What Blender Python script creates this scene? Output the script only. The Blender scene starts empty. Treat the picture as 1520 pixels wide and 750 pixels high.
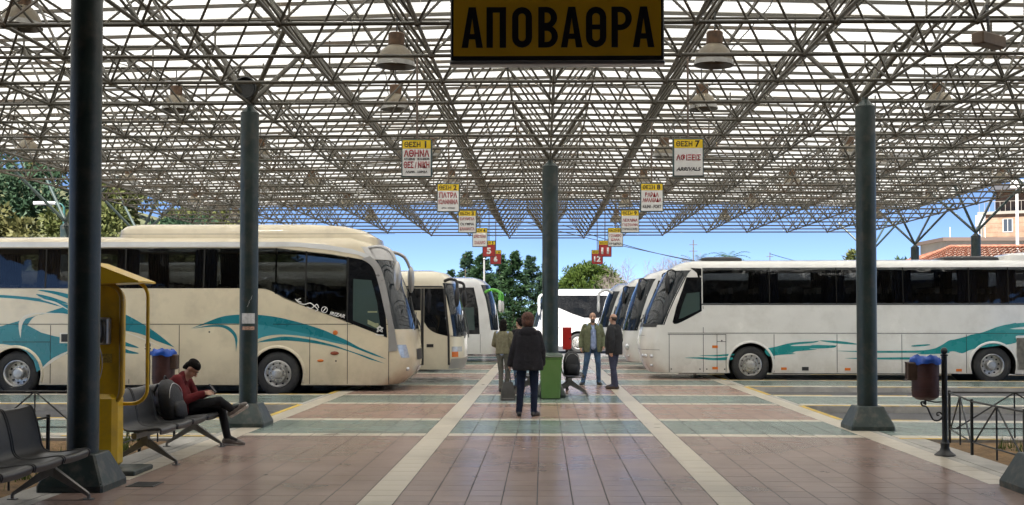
import bpy, bmesh, math, random
import numpy as np
from mathutils import Vector, Matrix
from mathutils.geometry import tessellate_polygon
R = math.radians
rnd = random.Random(7)
S = bpy.context.scene
COL = S.collection

# ------------------------------------------------------------------ camera, sky, sun, exposure
cam_d = bpy.data.cameras.new('camera')
cam = bpy.data.objects.new('camera', cam_d); COL.objects.link(cam)
cam_d.sensor_width = 36.0; cam_d.lens = 39.3
cam_d.shift_x = -0.0112; cam_d.shift_y = 0.0358
cam_d.clip_start = 0.1; cam_d.clip_end = 3000
cam.location = (0, 0, 1.71)
cam.rotation_euler = (R(90 + 1.4), 0, R(1.0))
S.camera = cam
SUN_EL, SUN_AZ = 56.0, 205.0          # azimuth clockwise from +Y (north): behind the camera, a little left
w = bpy.data.worlds.new('World'); S.world = w; w.use_nodes = True
wn = w.node_tree; bg = wn.nodes['Background']
sky = wn.nodes.new('ShaderNodeTexSky'); sky.sky_type = 'NISHITA'; sky.sun_disc = False
sky.sun_elevation = R(SUN_EL); sky.sun_rotation = R(SUN_AZ)
sky.air_density = 0.7; sky.dust_density = 2.2; sky.ozone_density = 2.0; sky.altitude = 7000
wn.links.new(sky.outputs[0], bg.inputs[0]); bg.inputs[1].default_value = 0.056
sl = bpy.data.lights.new('sun', 'SUN'); sl.energy = 5.0; sl.angle = R(0.5); sl.color = (1.0, 0.965, 0.91)
so = bpy.data.objects.new('sun', sl); COL.objects.link(so)
sd = Vector((math.sin(R(SUN_AZ)) * math.cos(R(SUN_EL)), math.cos(R(SUN_AZ)) * math.cos(R(SUN_EL)), math.sin(R(SUN_EL))))
so.rotation_euler = sd.to_track_quat('Z', 'Y').to_euler(); so.location = (-20, -30, 60)
S.view_settings.view_transform = 'Standard'; S.view_settings.look = 'None'
S.view_settings.exposure = 1.85; S.view_settings.gamma = 1.0
S.render.engine = 'CYCLES'
S.cycles.max_bounces = 8; S.cycles.diffuse_bounces = 4; S.cycles.glossy_bounces = 4
S.cycles.transmission_bounces = 6; S.cycles.transparent_max_bounces = 8

# ------------------------------------------------------------------ materials
MATS = {}
def mat(name, col, rough=0.5, metal=0.0, var=0.0, scale=8.0, bump=0.0, bscale=40.0, coat=0.0, spec=0.5, dirt=None, dscale=3.0, damt=0.5, skirt=None):
    """plain procedural surface: base colour with noise variation, optional dirt patches and fine relief"""
    if name in MATS: return MATS[name]
    m = bpy.data.materials.new(name); m.use_nodes = True; nt = m.node_tree; N = nt.nodes; Lk = nt.links
    b = N['Principled BSDF']
    b.inputs['Roughness'].default_value = rough; b.inputs['Metallic'].default_value = metal
    b.inputs['Coat Weight'].default_value = coat; b.inputs['Specular IOR Level'].default_value = spec
    b.inputs['Coat Roughness'].default_value = 0.06
    c4 = (*col, 1)
    b.inputs['Base Color'].default_value = c4
    tc = N.new('ShaderNodeTexCoord')
    out = None
    if var > 0:
        nz = N.new('ShaderNodeTexNoise'); nz.inputs['Scale'].default_value = scale; nz.inputs['Detail'].default_value = 6
        Lk.new(tc.outputs['Object'], nz.inputs['Vector'])
        rp = N.new('ShaderNodeValToRGB')
        rp.color_ramp.elements[0].position = 0.3; rp.color_ramp.elements[1].position = 0.7
        rp.color_ramp.elements[0].color = (*[max(0, c * (1 - var)) for c in col], 1)
        rp.color_ramp.elements[1].color = (*[min(1, c * (1 + var)) for c in col], 1)
        Lk.new(nz.outputs['Fac'], rp.inputs['Fac']); out = rp.outputs['Color']
        rr = N.new('ShaderNodeMapRange'); rr.inputs['To Min'].default_value = max(0.02, rough - 0.12 * (1 if rough > .15 else .2)); rr.inputs['To Max'].default_value = min(1, rough + 0.12)
        Lk.new(nz.outputs['Fac'], rr.inputs['Value']); Lk.new(rr.outputs['Result'], b.inputs['Roughness'])
    if dirt is not None:
        n2 = N.new('ShaderNodeTexNoise'); n2.inputs['Scale'].default_value = dscale; n2.inputs['Detail'].default_value = 8; n2.inputs['Roughness'].default_value = 0.65
        Lk.new(tc.outputs['Object'], n2.inputs['Vector'])
        r2 = N.new('ShaderNodeValToRGB'); r2.color_ramp.elements[0].position = 0.48; r2.color_ramp.elements[1].position = 0.72
        r2.color_ramp.elements[0].color = (0, 0, 0, 1); r2.color_ramp.elements[1].color = (damt, damt, damt, 1)
        Lk.new(n2.outputs['Fac'], r2.inputs['Fac'])
        mx = N.new('ShaderNodeMix'); mx.data_type = 'RGBA'
        Lk.new(r2.outputs['Color'], mx.inputs['Factor'])
        if out is not None: Lk.new(out, mx.inputs[6])
        else: mx.inputs[6].default_value = c4
        mx.inputs[7].default_value = (*dirt, 1); out = mx.outputs[2]
    if skirt is not None:                      # road grime thrown up on the lower panels, in uneven splashes
        sz = N.new('ShaderNodeSeparateXYZ'); Lk.new(tc.outputs['Object'], sz.inputs[0])
        n4 = N.new('ShaderNodeTexNoise'); n4.inputs['Scale'].default_value = 3.2; n4.inputs['Detail'].default_value = 9; n4.inputs['Roughness'].default_value = 0.7
        Lk.new(tc.outputs['Object'], n4.inputs['Vector'])
        h_ = N.new('ShaderNodeMapRange'); h_.inputs['From Min'].default_value = 0.95; h_.inputs['From Max'].default_value = 0.12; Lk.new(sz.outputs[2], h_.inputs['Value'])
        k_ = N.new('ShaderNodeMath'); k_.operation = 'MULTIPLY'; Lk.new(h_.outputs[0], k_.inputs[0]); Lk.new(n4.outputs['Fac'], k_.inputs[1])
        m4 = N.new('ShaderNodeMix'); m4.data_type = 'RGBA'; Lk.new(k_.outputs[0], m4.inputs['Factor']); Lk.new(out, m4.inputs[6]); m4.inputs[7].default_value = (*skirt, 1); out = m4.outputs[2]
    if out is not None: Lk.new(out, b.inputs['Base Color'])
    if bump > 0:
        n3 = N.new('ShaderNodeTexNoise'); n3.inputs['Scale'].default_value = bscale; n3.inputs['Detail'].default_value = 5
        Lk.new(tc.outputs['Object'], n3.inputs['Vector'])
        bp = N.new('ShaderNodeBump'); bp.inputs['Strength'].default_value = bump; bp.inputs['Distance'].default_value = 0.02
        Lk.new(n3.outputs['Fac'], bp.inputs['Height']); Lk.new(bp.outputs['Normal'], b.inputs['Normal'])
    MATS[name] = m
    return m

def tile_mat(name, col, tw=0.329, td=0.33521, rough=0.22):
    """glazed floor tile: every tile its own slight tone, worn and stained; real joints are in the mesh"""
    m = bpy.data.materials.new(name); m.use_nodes = True; nt = m.node_tree; N = nt.nodes; Lk = nt.links
    b = N['Principled BSDF']
    g = N.new('ShaderNodeNewGeometry'); sp = N.new('ShaderNodeSeparateXYZ'); Lk.new(g.outputs['Position'], sp.inputs[0])
    def fl(o, s, off):
        a = N.new('ShaderNodeMath'); a.operation = 'ADD'; a.inputs[1].default_value = off; Lk.new(o, a.inputs[0])
        d = N.new('ShaderNodeMath'); d.operation = 'DIVIDE'; d.inputs[1].default_value = s; Lk.new(a.outputs[0], d.inputs[0])
        f = N.new('ShaderNodeMath'); f.operation = 'FLOOR'; Lk.new(d.outputs[0], f.inputs[0]); return f.outputs[0]
    cb = N.new('ShaderNodeCombineXYZ'); Lk.new(fl(sp.outputs[0], tw, 1.37), cb.inputs[0]); Lk.new(fl(sp.outputs[1], td, -0.3), cb.inputs[1])
    wn_ = N.new('ShaderNodeTexWhiteNoise'); Lk.new(cb.outputs[0], wn_.inputs[0])
    nz = N.new('ShaderNodeTexNoise'); nz.inputs['Scale'].default_value = 0.9; nz.inputs['Detail'].default_value = 3; nz.inputs['Roughness'].default_value = 0.5
    Lk.new(g.outputs['Position'], nz.inputs['Vector'])
    n2 = N.new('ShaderNodeTexNoise'); n2.inputs['Scale'].default_value = 14; n2.inputs['Detail'].default_value = 6
    Lk.new(g.outputs['Position'], n2.inputs['Vector'])
    ad = N.new('ShaderNodeMath'); ad.operation = 'MULTIPLY_ADD'; ad.inputs[1].default_value = 0.07; ad.inputs[2].default_value = 0.965; Lk.new(wn_.outputs[0], ad.inputs[0])
    a2 = N.new('ShaderNodeMath'); a2.operation = 'MULTIPLY_ADD'; a2.inputs[1].default_value = 0.3; a2.inputs[2].default_value = 0.85; Lk.new(nz.outputs['Fac'], a2.inputs[0])
    a3 = N.new('ShaderNodeMath'); a3.operation = 'MULTIPLY_ADD'; a3.inputs[1].default_value = 0.06; a3.inputs[2].default_value = 0.97; Lk.new(n2.outputs['Fac'], a3.inputs[0])
    p1 = N.new('ShaderNodeMath'); p1.operation = 'MULTIPLY'; Lk.new(ad.outputs[0], p1.inputs[0]); Lk.new(a2.outputs[0], p1.inputs[1])
    p2 = N.new('ShaderNodeMath'); p2.operation = 'MULTIPLY'; Lk.new(p1.outputs[0], p2.inputs[0]); Lk.new(a3.outputs[0], p2.inputs[1])
    vo = N.new('ShaderNodeTexVoronoi'); vo.inputs['Scale'].default_value = 1.7; Lk.new(g.outputs['Position'], vo.inputs['Vector'])      # trodden gum and drips
    lt = N.new('ShaderNodeMapRange'); lt.inputs['From Min'].default_value = 0.030; lt.inputs['From Max'].default_value = 0.045; lt.inputs['To Min'].default_value = 0.55; lt.inputs['To Max'].default_value = 1.0; Lk.new(vo.outputs['Distance'], lt.inputs['Value'])
    n5 = N.new('ShaderNodeTexNoise'); n5.inputs['Scale'].default_value = 0.5; n5.inputs['Detail'].default_value = 3; n5.inputs['Roughness'].default_value = 0.5; Lk.new(g.outputs['Position'], n5.inputs['Vector'])
    st_ = N.new('ShaderNodeMapRange'); st_.inputs['From Min'].default_value = 0.55; st_.inputs['From Max'].default_value = 0.72; st_.inputs['To Min'].default_value = 1.0; st_.inputs['To Max'].default_value = 0.72; Lk.new(n5.outputs['Fac'], st_.inputs['Value'])
    p3 = N.new('ShaderNodeMath'); p3.operation = 'MULTIPLY'; Lk.new(p2.outputs[0], p3.inputs[0]); Lk.new(lt.outputs[0], p3.inputs[1])
    p4 = N.new('ShaderNodeMath'); p4.operation = 'MULTIPLY'; Lk.new(p3.outputs[0], p4.inputs[0]); Lk.new(st_.outputs[0], p4.inputs[1]); p2 = p4
    vm = N.new('ShaderNodeVectorMath'); vm.operation = 'SCALE'; vm.inputs[0].default_value = col; Lk.new(p2.outputs[0], vm.inputs['Scale'])
    Lk.new(vm.outputs[0], b.inputs['Base Color'])
    rr = N.new('ShaderNodeMapRange'); rr.inputs['From Min'].default_value = 0.3; rr.inputs['From Max'].default_value = 0.7
    rr.inputs['To Min'].default_value = rough - 0.03; rr.inputs['To Max'].default_value = rough + 0.05
    Lk.new(nz.outputs['Fac'], rr.inputs['Value']); Lk.new(rr.outputs[0], b.inputs['Roughness'])
    b.inputs['Specular IOR Level'].default_value = 0.45
    return m

def sheet_mat():
    """translucent ribbed roof sheeting, dusty"""
    m = bpy.data.materials.new('translucent roof sheet'); m.use_nodes = True; nt = m.node_tree; N = nt.nodes; Lk = nt.links
    N.remove(N['Principled BSDF'])
    tr = N.new('ShaderNodeBsdfTranslucent'); df = N.new('ShaderNodeBsdfDiffuse')
    nz = N.new('ShaderNodeTexNoise'); nz.inputs['Scale'].default_value = 0.35; nz.inputs['Detail'].default_value = 9; nz.inputs['Roughness'].default_value = 0.7
    g = N.new('ShaderNodeNewGeometry'); Lk.new(g.outputs['Position'], nz.inputs['Vector'])
    rp = N.new('ShaderNodeValToRGB'); rp.color_ramp.elements[0].position = 0.3; rp.color_ramp.elements[1].position = 0.68
    rp.color_ramp.elements[0].color = (0.50, 0.49, 0.45, 1); rp.color_ramp.elements[1].color = (0.76, 0.76, 0.745, 1)
    Lk.new(nz.outputs['Fac'], rp.inputs[0]); sy = N.new('ShaderNodeSeparateXYZ'); Lk.new(g.outputs['Position'], sy.inputs[0])
    q1_ = N.new('ShaderNodeMath'); q1_.operation = 'MULTIPLY_ADD'; q1_.inputs[1].default_value = 1/0.18; q1_.inputs[2].default_value = -9.6/0.18; Lk.new(sy.outputs[1], q1_.inputs[0])
    q2_ = N.new('ShaderNodeMath'); q2_.operation = 'FRACT'; Lk.new(q1_.outputs[0], q2_.inputs[0])
    q3_ = N.new('ShaderNodeMath'); q3_.operation = 'LESS_THAN'; q3_.inputs[1].default_value = 0.32; Lk.new(q2_.outputs[0], q3_.inputs[0])      # corrugation shading put into the colour: darker valleys between the ribs
    vd = N.new('ShaderNodeMix'); vd.data_type = 'RGBA'; vd.blend_type = 'MULTIPLY'; vd.inputs[7].default_value = (0.52, 0.51, 0.48, 1); Lk.new(q3_.outputs[0], vd.inputs[0]); Lk.new(rp.outputs[0], vd.inputs[6])
    Lk.new(vd.outputs[2], tr.inputs[0]); df.inputs[0].default_value = (0.7, 0.69, 0.65, 1)
    rf = N.new('ShaderNodeBsdfRefraction'); rf.inputs['IOR'].default_value = 1.02; rf.inputs['Roughness'].default_value = 0.75; rf.inputs[0].default_value = (0.93, 0.92, 0.88, 1)
    m0 = N.new('ShaderNodeMixShader'); m0.inputs[0].default_value = 0.12; Lk.new(tr.outputs[0], m0.inputs[1]); Lk.new(rf.outputs[0], m0.inputs[2])
    mx = N.new('ShaderNodeMixShader'); mx.inputs[0].default_value = 0.15
    Lk.new(m0.outputs[0], mx.inputs[1]); Lk.new(df.outputs[0], mx.inputs[2]); Lk.new(mx.outputs[0], N['Material Output'].inputs[0])
    return m

def glass_mat(name, tint, rough=0.03, spec=0.6):
    m = bpy.data.materials.new(name); m.use_nodes = True; b = m.node_tree.nodes['Principled BSDF']
    b.inputs['Base Color'].default_value = (*tint, 1); b.inputs['Roughness'].default_value = rough
    b.inputs['Specular IOR Level'].default_value = spec; b.inputs['IOR'].default_value = 1.52
    N = m.node_tree.nodes; Lk = m.node_tree.links
    tc = N.new('ShaderNodeTexCoord'); nz = N.new('ShaderNodeTexNoise'); nz.inputs['Scale'].default_value = 1.3; nz.inputs['Detail'].default_value = 2
    Lk.new(tc.outputs['Object'], nz.inputs['Vector'])
    bp = N.new('ShaderNodeBump'); bp.inputs['Strength'].default_value = 0.10; bp.inputs['Distance'].default_value = 0.06
    Lk.new(nz.outputs['Fac'], bp.inputs['Height']); Lk.new(bp.outputs[0], b.inputs['Normal'])
    return m

def clear_glass(name, tint):
    """tinted coach side glass one can look through"""
    m = bpy.data.materials.new(name); m.use_nodes = True; nt = m.node_tree; N = nt.nodes; Lk = nt.links; N.remove(N['Principled BSDF'])
    tr = N.new('ShaderNodeBsdfTransparent'); tr.inputs[0].default_value = (*tint, 1); gl = N.new('ShaderNodeBsdfGlossy'); gl.inputs['Roughness'].default_value = 0.02
    fr = N.new('ShaderNodeFresnel'); fr.inputs['IOR'].default_value = 1.65
    tc = N.new('ShaderNodeTexCoord'); nz = N.new('ShaderNodeTexNoise'); nz.inputs['Scale'].default_value = 1.3; nz.inputs['Detail'].default_value = 2; Lk.new(tc.outputs['Object'], nz.inputs['Vector'])
    bp = N.new('ShaderNodeBump'); bp.inputs['Strength'].default_value = 0.12; bp.inputs['Distance'].default_value = 0.06
    Lk.new(nz.outputs['Fac'], bp.inputs['Height']); Lk.new(bp.outputs[0], gl.inputs['Normal']); Lk.new(bp.outputs[0], fr.inputs['Normal'])
    mx = N.new('ShaderNodeMixShader'); Lk.new(fr.outputs[0], mx.inputs[0]); Lk.new(tr.outputs[0], mx.inputs[1]); Lk.new(gl.outputs[0], mx.inputs[2]); Lk.new(mx.outputs[0], N['Material Output'].inputs[0])
    return m

def leaf_mat(name, c0, c1):
    m = bpy.data.materials.new(name); m.use_nodes = True; nt = m.node_tree; N = nt.nodes; Lk = nt.links
    b = N['Principled BSDF']; b.inputs['Roughness'].default_value = 0.6; b.inputs['Specular IOR Level'].default_value = 0.25
    g = N.new('ShaderNodeNewGeometry')
    rp = N.new('ShaderNodeValToRGB'); rp.color_ramp.elements[0].color = (*c0, 1); rp.color_ramp.elements[1].color = (*c1, 1)
    Lk.new(g.outputs['Random Per Island'], rp.inputs[0]); Lk.new(rp.outputs[0], b.inputs['Base Color'])
    tl = N.new('ShaderNodeBsdfTranslucent'); Lk.new(rp.outputs[0], tl.inputs[0])
    mx = N.new('ShaderNodeMixShader'); mx.inputs[0].default_value = 0.38
    Lk.new(b.outputs[0], mx.inputs[1]); Lk.new(tl.outputs[0], mx.inputs[2]); Lk.new(mx.outputs[0], N['Material Output'].inputs[0])
    return m

# ------------------------------------------------------------------ mesh helpers
def link(o, parent=None):
    COL.objects.link(o)
    if parent is not None: o.parent = parent
    return o
def tag(o, label=None, cat=None, group=None, kind=None):
    if label: o['label'] = label
    if cat: o['category'] = cat
    if group: o['group'] = group
    if kind: o['kind'] = kind
    return o
def thing(name, label, cat, loc=(0, 0, 0), rz=0.0, group=None):
    o = bpy.data.objects.new(name, None); o.empty_display_size = 0.2
    link(o); o.location = loc; o.rotation_euler = (0, 0, rz)
    return tag(o, label, cat, group)

class MB:
    """collects simple solids and links them as ONE mesh object"""
    def __init__(s): s.v = []; s.f = []; s.mi = []; s.cur = 0
    def add(s, vs, fs):
        n = len(s.v); s.v.extend([tuple(p) for p in vs]); s.f.extend([tuple(i + n for i in f) for f in fs]); s.mi.extend([s.cur] * len(fs)); return s
    def box(s, x0, x1, y0, y1, z0, z1):
        return s.add([(x0,y0,z0),(x1,y0,z0),(x1,y1,z0),(x0,y1,z0),(x0,y0,z1),(x1,y0,z1),(x1,y1,z1),(x0,y1,z1)],
                     [(0,3,2,1),(4,5,6,7),(0,1,5,4),(1,2,6,5),(2,3,7,6),(3,0,4,7)])
    def bbox(s, x0, x1, y0, y1, z0, z1, b=0.01):
        """box with chamfered edges (octagonal section along z plus top chamfer)"""
        def ring(z, e):
            X0, X1, Y0, Y1 = x0 + e, x1 - e, y0 + e, y1 - e
            return [(X0+b,Y0,z),(X1-b,Y0,z),(X1,Y0+b,z),(X1,Y1-b,z),(X1-b,Y1,z),(X0+b,Y1,z),(X0,Y1-b,z),(X0,Y0+b,z)]
        return s.loft([ring(z0, b), ring(z0 + b, 0), ring(z1 - b, 0), ring(z1, b)])
    def loft(s, rings, cap=True, closed=True):
        n = len(rings[0]); vs = [p for r in rings for p in r]; fs = []
        for i in range(len(rings) - 1):
            for j in range(n if closed else n - 1):
                k = (j + 1) % n
                fs.append((i*n+j, i*n+k, (i+1)*n+k, (i+1)*n+j))
        if cap: fs.append(tuple(range(n - 1, -1, -1))); fs.append(tuple(range((len(rings)-1)*n, len(rings)*n)))
        return s.add(vs, fs)
    def cyl(s, p0, p1, r0, r1=None, n=12, cap=True):
        if r1 is None: r1 = r0
        p0 = Vector(p0); p1 = Vector(p1); d = (p1 - p0).normalized()
        a = Vector((0, 0, 1)) if abs(d.z) < 0.9 else Vector((1, 0, 0))
        u = d.cross(a).normalized(); v = d.cross(u)
        rg = [[p + (u * math.cos(t) + v * math.sin(t)) * r for t in [2*math.pi*i/n for i in range(n)]] for p, r in ((p0, r0), (p1, r1))]
        return s.loft(rg, cap)
    def tube(s, pts, r, n=8, cap=True):
        pts = [Vector(p) for p in pts]; rings = []
        rs = r if isinstance(r, (list, tuple)) else [r] * len(pts)
        pu = None
        for i, p in enumerate(pts):
            d = (pts[min(i+1, len(pts)-1)] - pts[max(i-1, 0)]).normalized()
            if pu is None:
                a = Vector((0, 0, 1)) if abs(d.z) < 0.9 else Vector((1, 0, 0)); pu = d.cross(a).normalized()
            u = (pu - d * pu.dot(d)).normalized(); pu = u; v = d.cross(u)
            rings.append([p + (u * math.cos(t) + v * math.sin(t)) * rs[i] for t in [2*math.pi*k/n for k in range(n)]])
        return s.loft(rings, cap)
    def lathe(s, prof, c=(0, 0, 0), n=20, axis='z', cap=True):
        rings = []
        for r, h in prof:
            rg = []
            for k in range(n):
                t = 2*math.pi*k/n; a, b = r*math.cos(t), r*math.sin(t)
                rg.append({'z': (c[0]+a, c[1]+b, c[2]+h), 'y': (c[0]+a, c[1]+h, c[2]+b), 'x': (c[0]+h, c[1]+a, c[2]+b)}[axis])
            rings.append(rg)
        return s.loft(rings, cap)
    def ell(s, c, r, n=14, m=9, M=None):
        rings = []
        for i in range(m + 1):
            a = -math.pi/2 + math.pi*i/m
            rings.append([Vector((r[0]*max(1e-3, math.cos(a))*math.cos(2*math.pi*k/n), r[1]*max(1e-3, math.cos(a))*math.sin(2*math.pi*k/n), r[2]*math.sin(a))) for k in range(n)])
        if M is not None: rings = [[M @ p for p in rg] for rg in rings]
        return s.loft([[p + Vector(c) for p in rg] for rg in rings])
    def cap(s, p0, p1, r0, r1, n=14):
        """tapered capsule, closed"""
        p0 = Vector(p0); p1 = Vector(p1); d = (p1 - p0); L = d.length; d = d / max(L, 1e-6)
        a = Vector((0, 0, 1)) if abs(d.z) < 0.9 else Vector((1, 0, 0)); u = d.cross(a).normalized(); v = d.cross(u); rings = []
        for i in range(5):
            t = -math.pi/2 + math.pi/2*i/4; rings.append((p0 + d*r0*math.sin(t), max(1e-3, r0*math.cos(t))))
        for i in range(5):
            t = math.pi/2*i/4; rings.append((p1 + d*r1*math.sin(t), max(1e-3, r1*math.cos(t))))
        return s.loft([[p + (u*math.cos(2*math.pi*k/n) + v*math.sin(2*math.pi*k/n))*r for k in range(n)] for p, r in rings])
    def poly(s, pts, y, th, axis='y'):
        """flat outline (a,b) given thickness: prism from y to y+th along the axis"""
        n = len(pts)
        tri = tessellate_polygon([[Vector((a, b, 0)) for a, b in pts]])
        f = {'y': lambda a, b, h: (a, h, b), 'x': lambda a, b, h: (h, a, b), 'z': lambda a, b, h: (a, b, h)}[axis]
        vs = [f(a, b, y) for a, b in pts] + [f(a, b, y + th) for a, b in pts]
        fs = [tuple(t) for t in tri] + [tuple(i + n for i in reversed(t)) for t in tri]
        fs += [(i, (i+1) % n, n + (i+1) % n, n + i) for i in range(n)]
        return s.add(vs, fs)
    def mesh(s, name, mats, smooth=None, fixn=True):
        me = bpy.data.meshes.new(name); me.from_pydata(s.v, [], s.f)
        for m in (mats if isinstance(mats, (list, tuple)) else [mats]): me.materials.append(m)
        if any(s.mi): me.polygons.foreach_set('material_index', s.mi)
        if fixn:
            bm = bmesh.new(); bm.from_mesh(me); bmesh.ops.recalc_face_normals(bm, faces=bm.faces); bm.to_mesh(me); bm.free()
        if smooth is not None:
            me.polygons.foreach_set('use_smooth', [True] * len(me.polygons)); me.set_sharp_from_angle(angle=R(smooth))
        me.update(); return me
    def build(s, name, mats, parent=None, smooth=None, fixn=True, **kw):
        o = bpy.data.objects.new(name, s.mesh(name, mats, smooth, fixn)); link(o, parent)
        if kw: tag(o, **kw)
        return o

def np_mesh(name, V, F, mats, mi=None, smooth=False):
    me = bpy.data.meshes.new(name); V = np.asarray(V, dtype=np.float32); F = np.asarray(F, dtype=np.int32); k = F.shape[1]
    me.vertices.add(len(V)); me.vertices.foreach_set('co', V.ravel())
    me.loops.add(F.size); me.loops.foreach_set('vertex_index', F.ravel())
    me.polygons.add(len(F)); me.polygons.foreach_set('loop_start', np.arange(0, F.size, k, dtype=np.int32))
    for m in (mats if isinstance(mats, (list, tuple)) else [mats]): me.materials.append(m)
    if mi is not None: me.polygons.foreach_set('material_index', np.asarray(mi, dtype=np.int32))
    me.polygons.foreach_set('use_smooth', np.full(len(F), bool(smooth)))
    me.update(calc_edges=True); me.validate(); return me
def np_obj(name, V, F, mats, parent=None, mi=None, smooth=False, **kw):
    o = bpy.data.objects.new(name, np_mesh(name, V, F, mats, mi, smooth)); link(o, parent)
    if kw: tag(o, **kw)
    return o

def text_mesh(txt, w, h, depth=0.003, bold=0.0, spacing=1.0, shear=0.0):
    """flat lettering in the x-z plane, centred, fitted to w x h (either may be None), facing -y"""
    cu = bpy.data.curves.new('lettering', 'FONT'); cu.body = txt; cu.size = 1.0; cu.extrude = 0.0; cu.offset = bold; cu.space_character = spacing
    cu.resolution_u = 4; cu.shear = shear
    o = bpy.data.objects.new('lettering', cu); COL.objects.link(o)
    bpy.context.view_layer.update()
    me = bpy.data.meshes.new_from_object(o.evaluated_get(bpy.context.evaluated_depsgraph_get()))
    bpy.data.objects.remove(o); bpy.data.curves.remove(cu)
    n = len(me.vertices); co = np.zeros(n*3, dtype=np.float32); me.vertices.foreach_get('co', co); co = co.reshape(-1, 3)
    lo, hi = co.min(0), co.max(0); sz = np.maximum(hi - lo, 1e-4)
    sx = w / sz[0] if w else None; sy = h / sz[1] if h else None
    sx = sx or sy; sy = sy or sx
    c = (lo + hi) / 2
    out = np.zeros_like(co); out[:, 0] = (co[:, 0] - c[0]) * sx; out[:, 2] = (co[:, 1] - c[1]) * sy
    me.vertices.foreach_set('co', out.ravel()); 
    bm = bmesh.new(); bm.from_mesh(me)
    bmesh.ops.recalc_face_normals(bm, faces=bm.faces)
    ex = bmesh.ops.extrude_face_region(bm, geom=bm.faces[:])
    for e in ex['geom']:
        if isinstance(e, bmesh.types.BMVert): e.co.y -= depth
    bmesh.ops.recalc_face_normals(bm, faces=bm.faces)
    bm.to_mesh(me); bm.free(); me.materials.clear(); me.update(); return me
def lettering(name, txt, w, h, m, parent, loc, rot=(0, 0, 0), **kw):
    me = text_mesh(txt, w, h, **kw); me.materials.append(m)
    o = bpy.data.objects.new(name, me); link(o, parent); o.location = loc; o.rotation_euler = rot; return o

def spline(pts, k=8, closed=False):
    """Catmull-Rom through 2-D or 3-D points"""
    P = [Vector(p) if len(p) == 3 else Vector((p[0], p[1], 0)) for p in pts]; n = len(P); out = []
    rng = n if closed else n - 1
    for i in range(rng):
        g = (lambda j: P[j % n]) if closed else (lambda j: P[min(max(j, 0), n - 1)])
        a, b, c, d = g(i-1), g(i), g(i+1), g(i+2)
        for j in range(k):
            t = j / k
            out.append(0.5 * ((2*b) + (c-a)*t + (2*a-5*b+4*c-d)*t*t + (3*b-a-3*c+d)*t**3))
    if not closed: out.append(P[-1])
    return [tuple(p) if len(pts[0]) == 3 else (p.x, p.y) for p in out]

# ------------------------------------------------------------------ palette (real-world base colours)
STEEL = mat('olive grey painted steel tube', (0.062, 0.056, 0.041), 0.5, 0.0, 0.25, 1.5, dirt=(0.14, 0.07, 0.03), dscale=1.1, damt=0.45)
STEEL_D = mat('dark green painted steel', (0.035, 0.055, 0.05), 0.42, 0.0, 0.25, 4, coat=0.1)
COLUMN = mat('grey green column paint', (0.019, 0.033, 0.031), 0.36, 0.0, 0.25, 3, 0.08, 60, dirt=(0.075, 0.068, 0.055), dscale=5.5, damt=0.7)
BASE = mat('green painted column foot', (0.024, 0.040, 0.037), 0.42, 0.0, 0.25, 5, 0.06, 30, dirt=(0.14, 0.125, 0.10), dscale=7, damt=0.75)
BLACK = mat('black painted iron', (0.018, 0.02, 0.02), 0.45, 0.0, 0.3, 9, 0.1, 60)
RUBBER = mat('tyre rubber', (0.022, 0.022, 0.023), 0.75, 0.0, 0.25, 12, 0.2, 60, dirt=(0.07, 0.065, 0.055), dscale=4, damt=0.5)
PLASTIC = mat('black plastic trim', (0.02, 0.02, 0.021), 0.5, 0.0, 0.2, 10)
RIM = mat('brushed wheel steel', (0.52, 0.51, 0.49), 0.36, 0.75, 0.22, 7, dirt=(0.16, 0.13, 0.10), dscale=9, damt=0.6)
CHROME = mat('bright metal', (0.7, 0.7, 0.7), 0.18, 1.0, 0.1, 10)
SEATM = mat('dark perforated seat metal', (0.06, 0.06, 0.06), 0.34, 0.5, 0.15, 18, 0.08, 160)
LEGM = mat('grey bench leg metal', (0.20, 0.195, 0.18), 0.4, 0.6, 0.2, 9)
GLASS = glass_mat('tinted bus glass', (0.008, 0.009, 0.011))
GLASSW = glass_mat('windscreen glass', (0.012, 0.017, 0.022), 0.03, 0.5)
GLASSG = glass_mat('green cab glass', (0.05, 0.075, 0.07), 0.04)
BUILDGL = glass_mat('house window glass', (0.05, 0.06, 0.07))
AMBER = mat('amber lens', (0.65, 0.17, 0.03), 0.2, 0, 0.1, 20)
REDL = mat('red lens', (0.5, 0.03, 0.02), 0.2, 0, 0.1, 20)
LENS = mat('clear lamp lens', (0.62, 0.64, 0.66), 0.08, 0.4, 0.15, 20)
YELLOW = mat('yellow booth paint', (0.70, 0.44, 0.012), 0.36, 0, 0.14, 4, 0.04, 40, coat=0.2, dirt=(0.30, 0.20, 0.05), dscale=5, damt=0.4)
GREY_P = mat('concrete', (0.33, 0.32, 0.30), 0.85, 0, 0.2, 3, 0.3, 30, dirt=(0.16, 0.15, 0.14), dscale=2)
WHITE_P = mat('white paint', (0.75, 0.74, 0.71), 0.6, 0, 0.1, 4, dirt=(0.45, 0.43, 0.4), dscale=3, damt=0.5)
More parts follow.
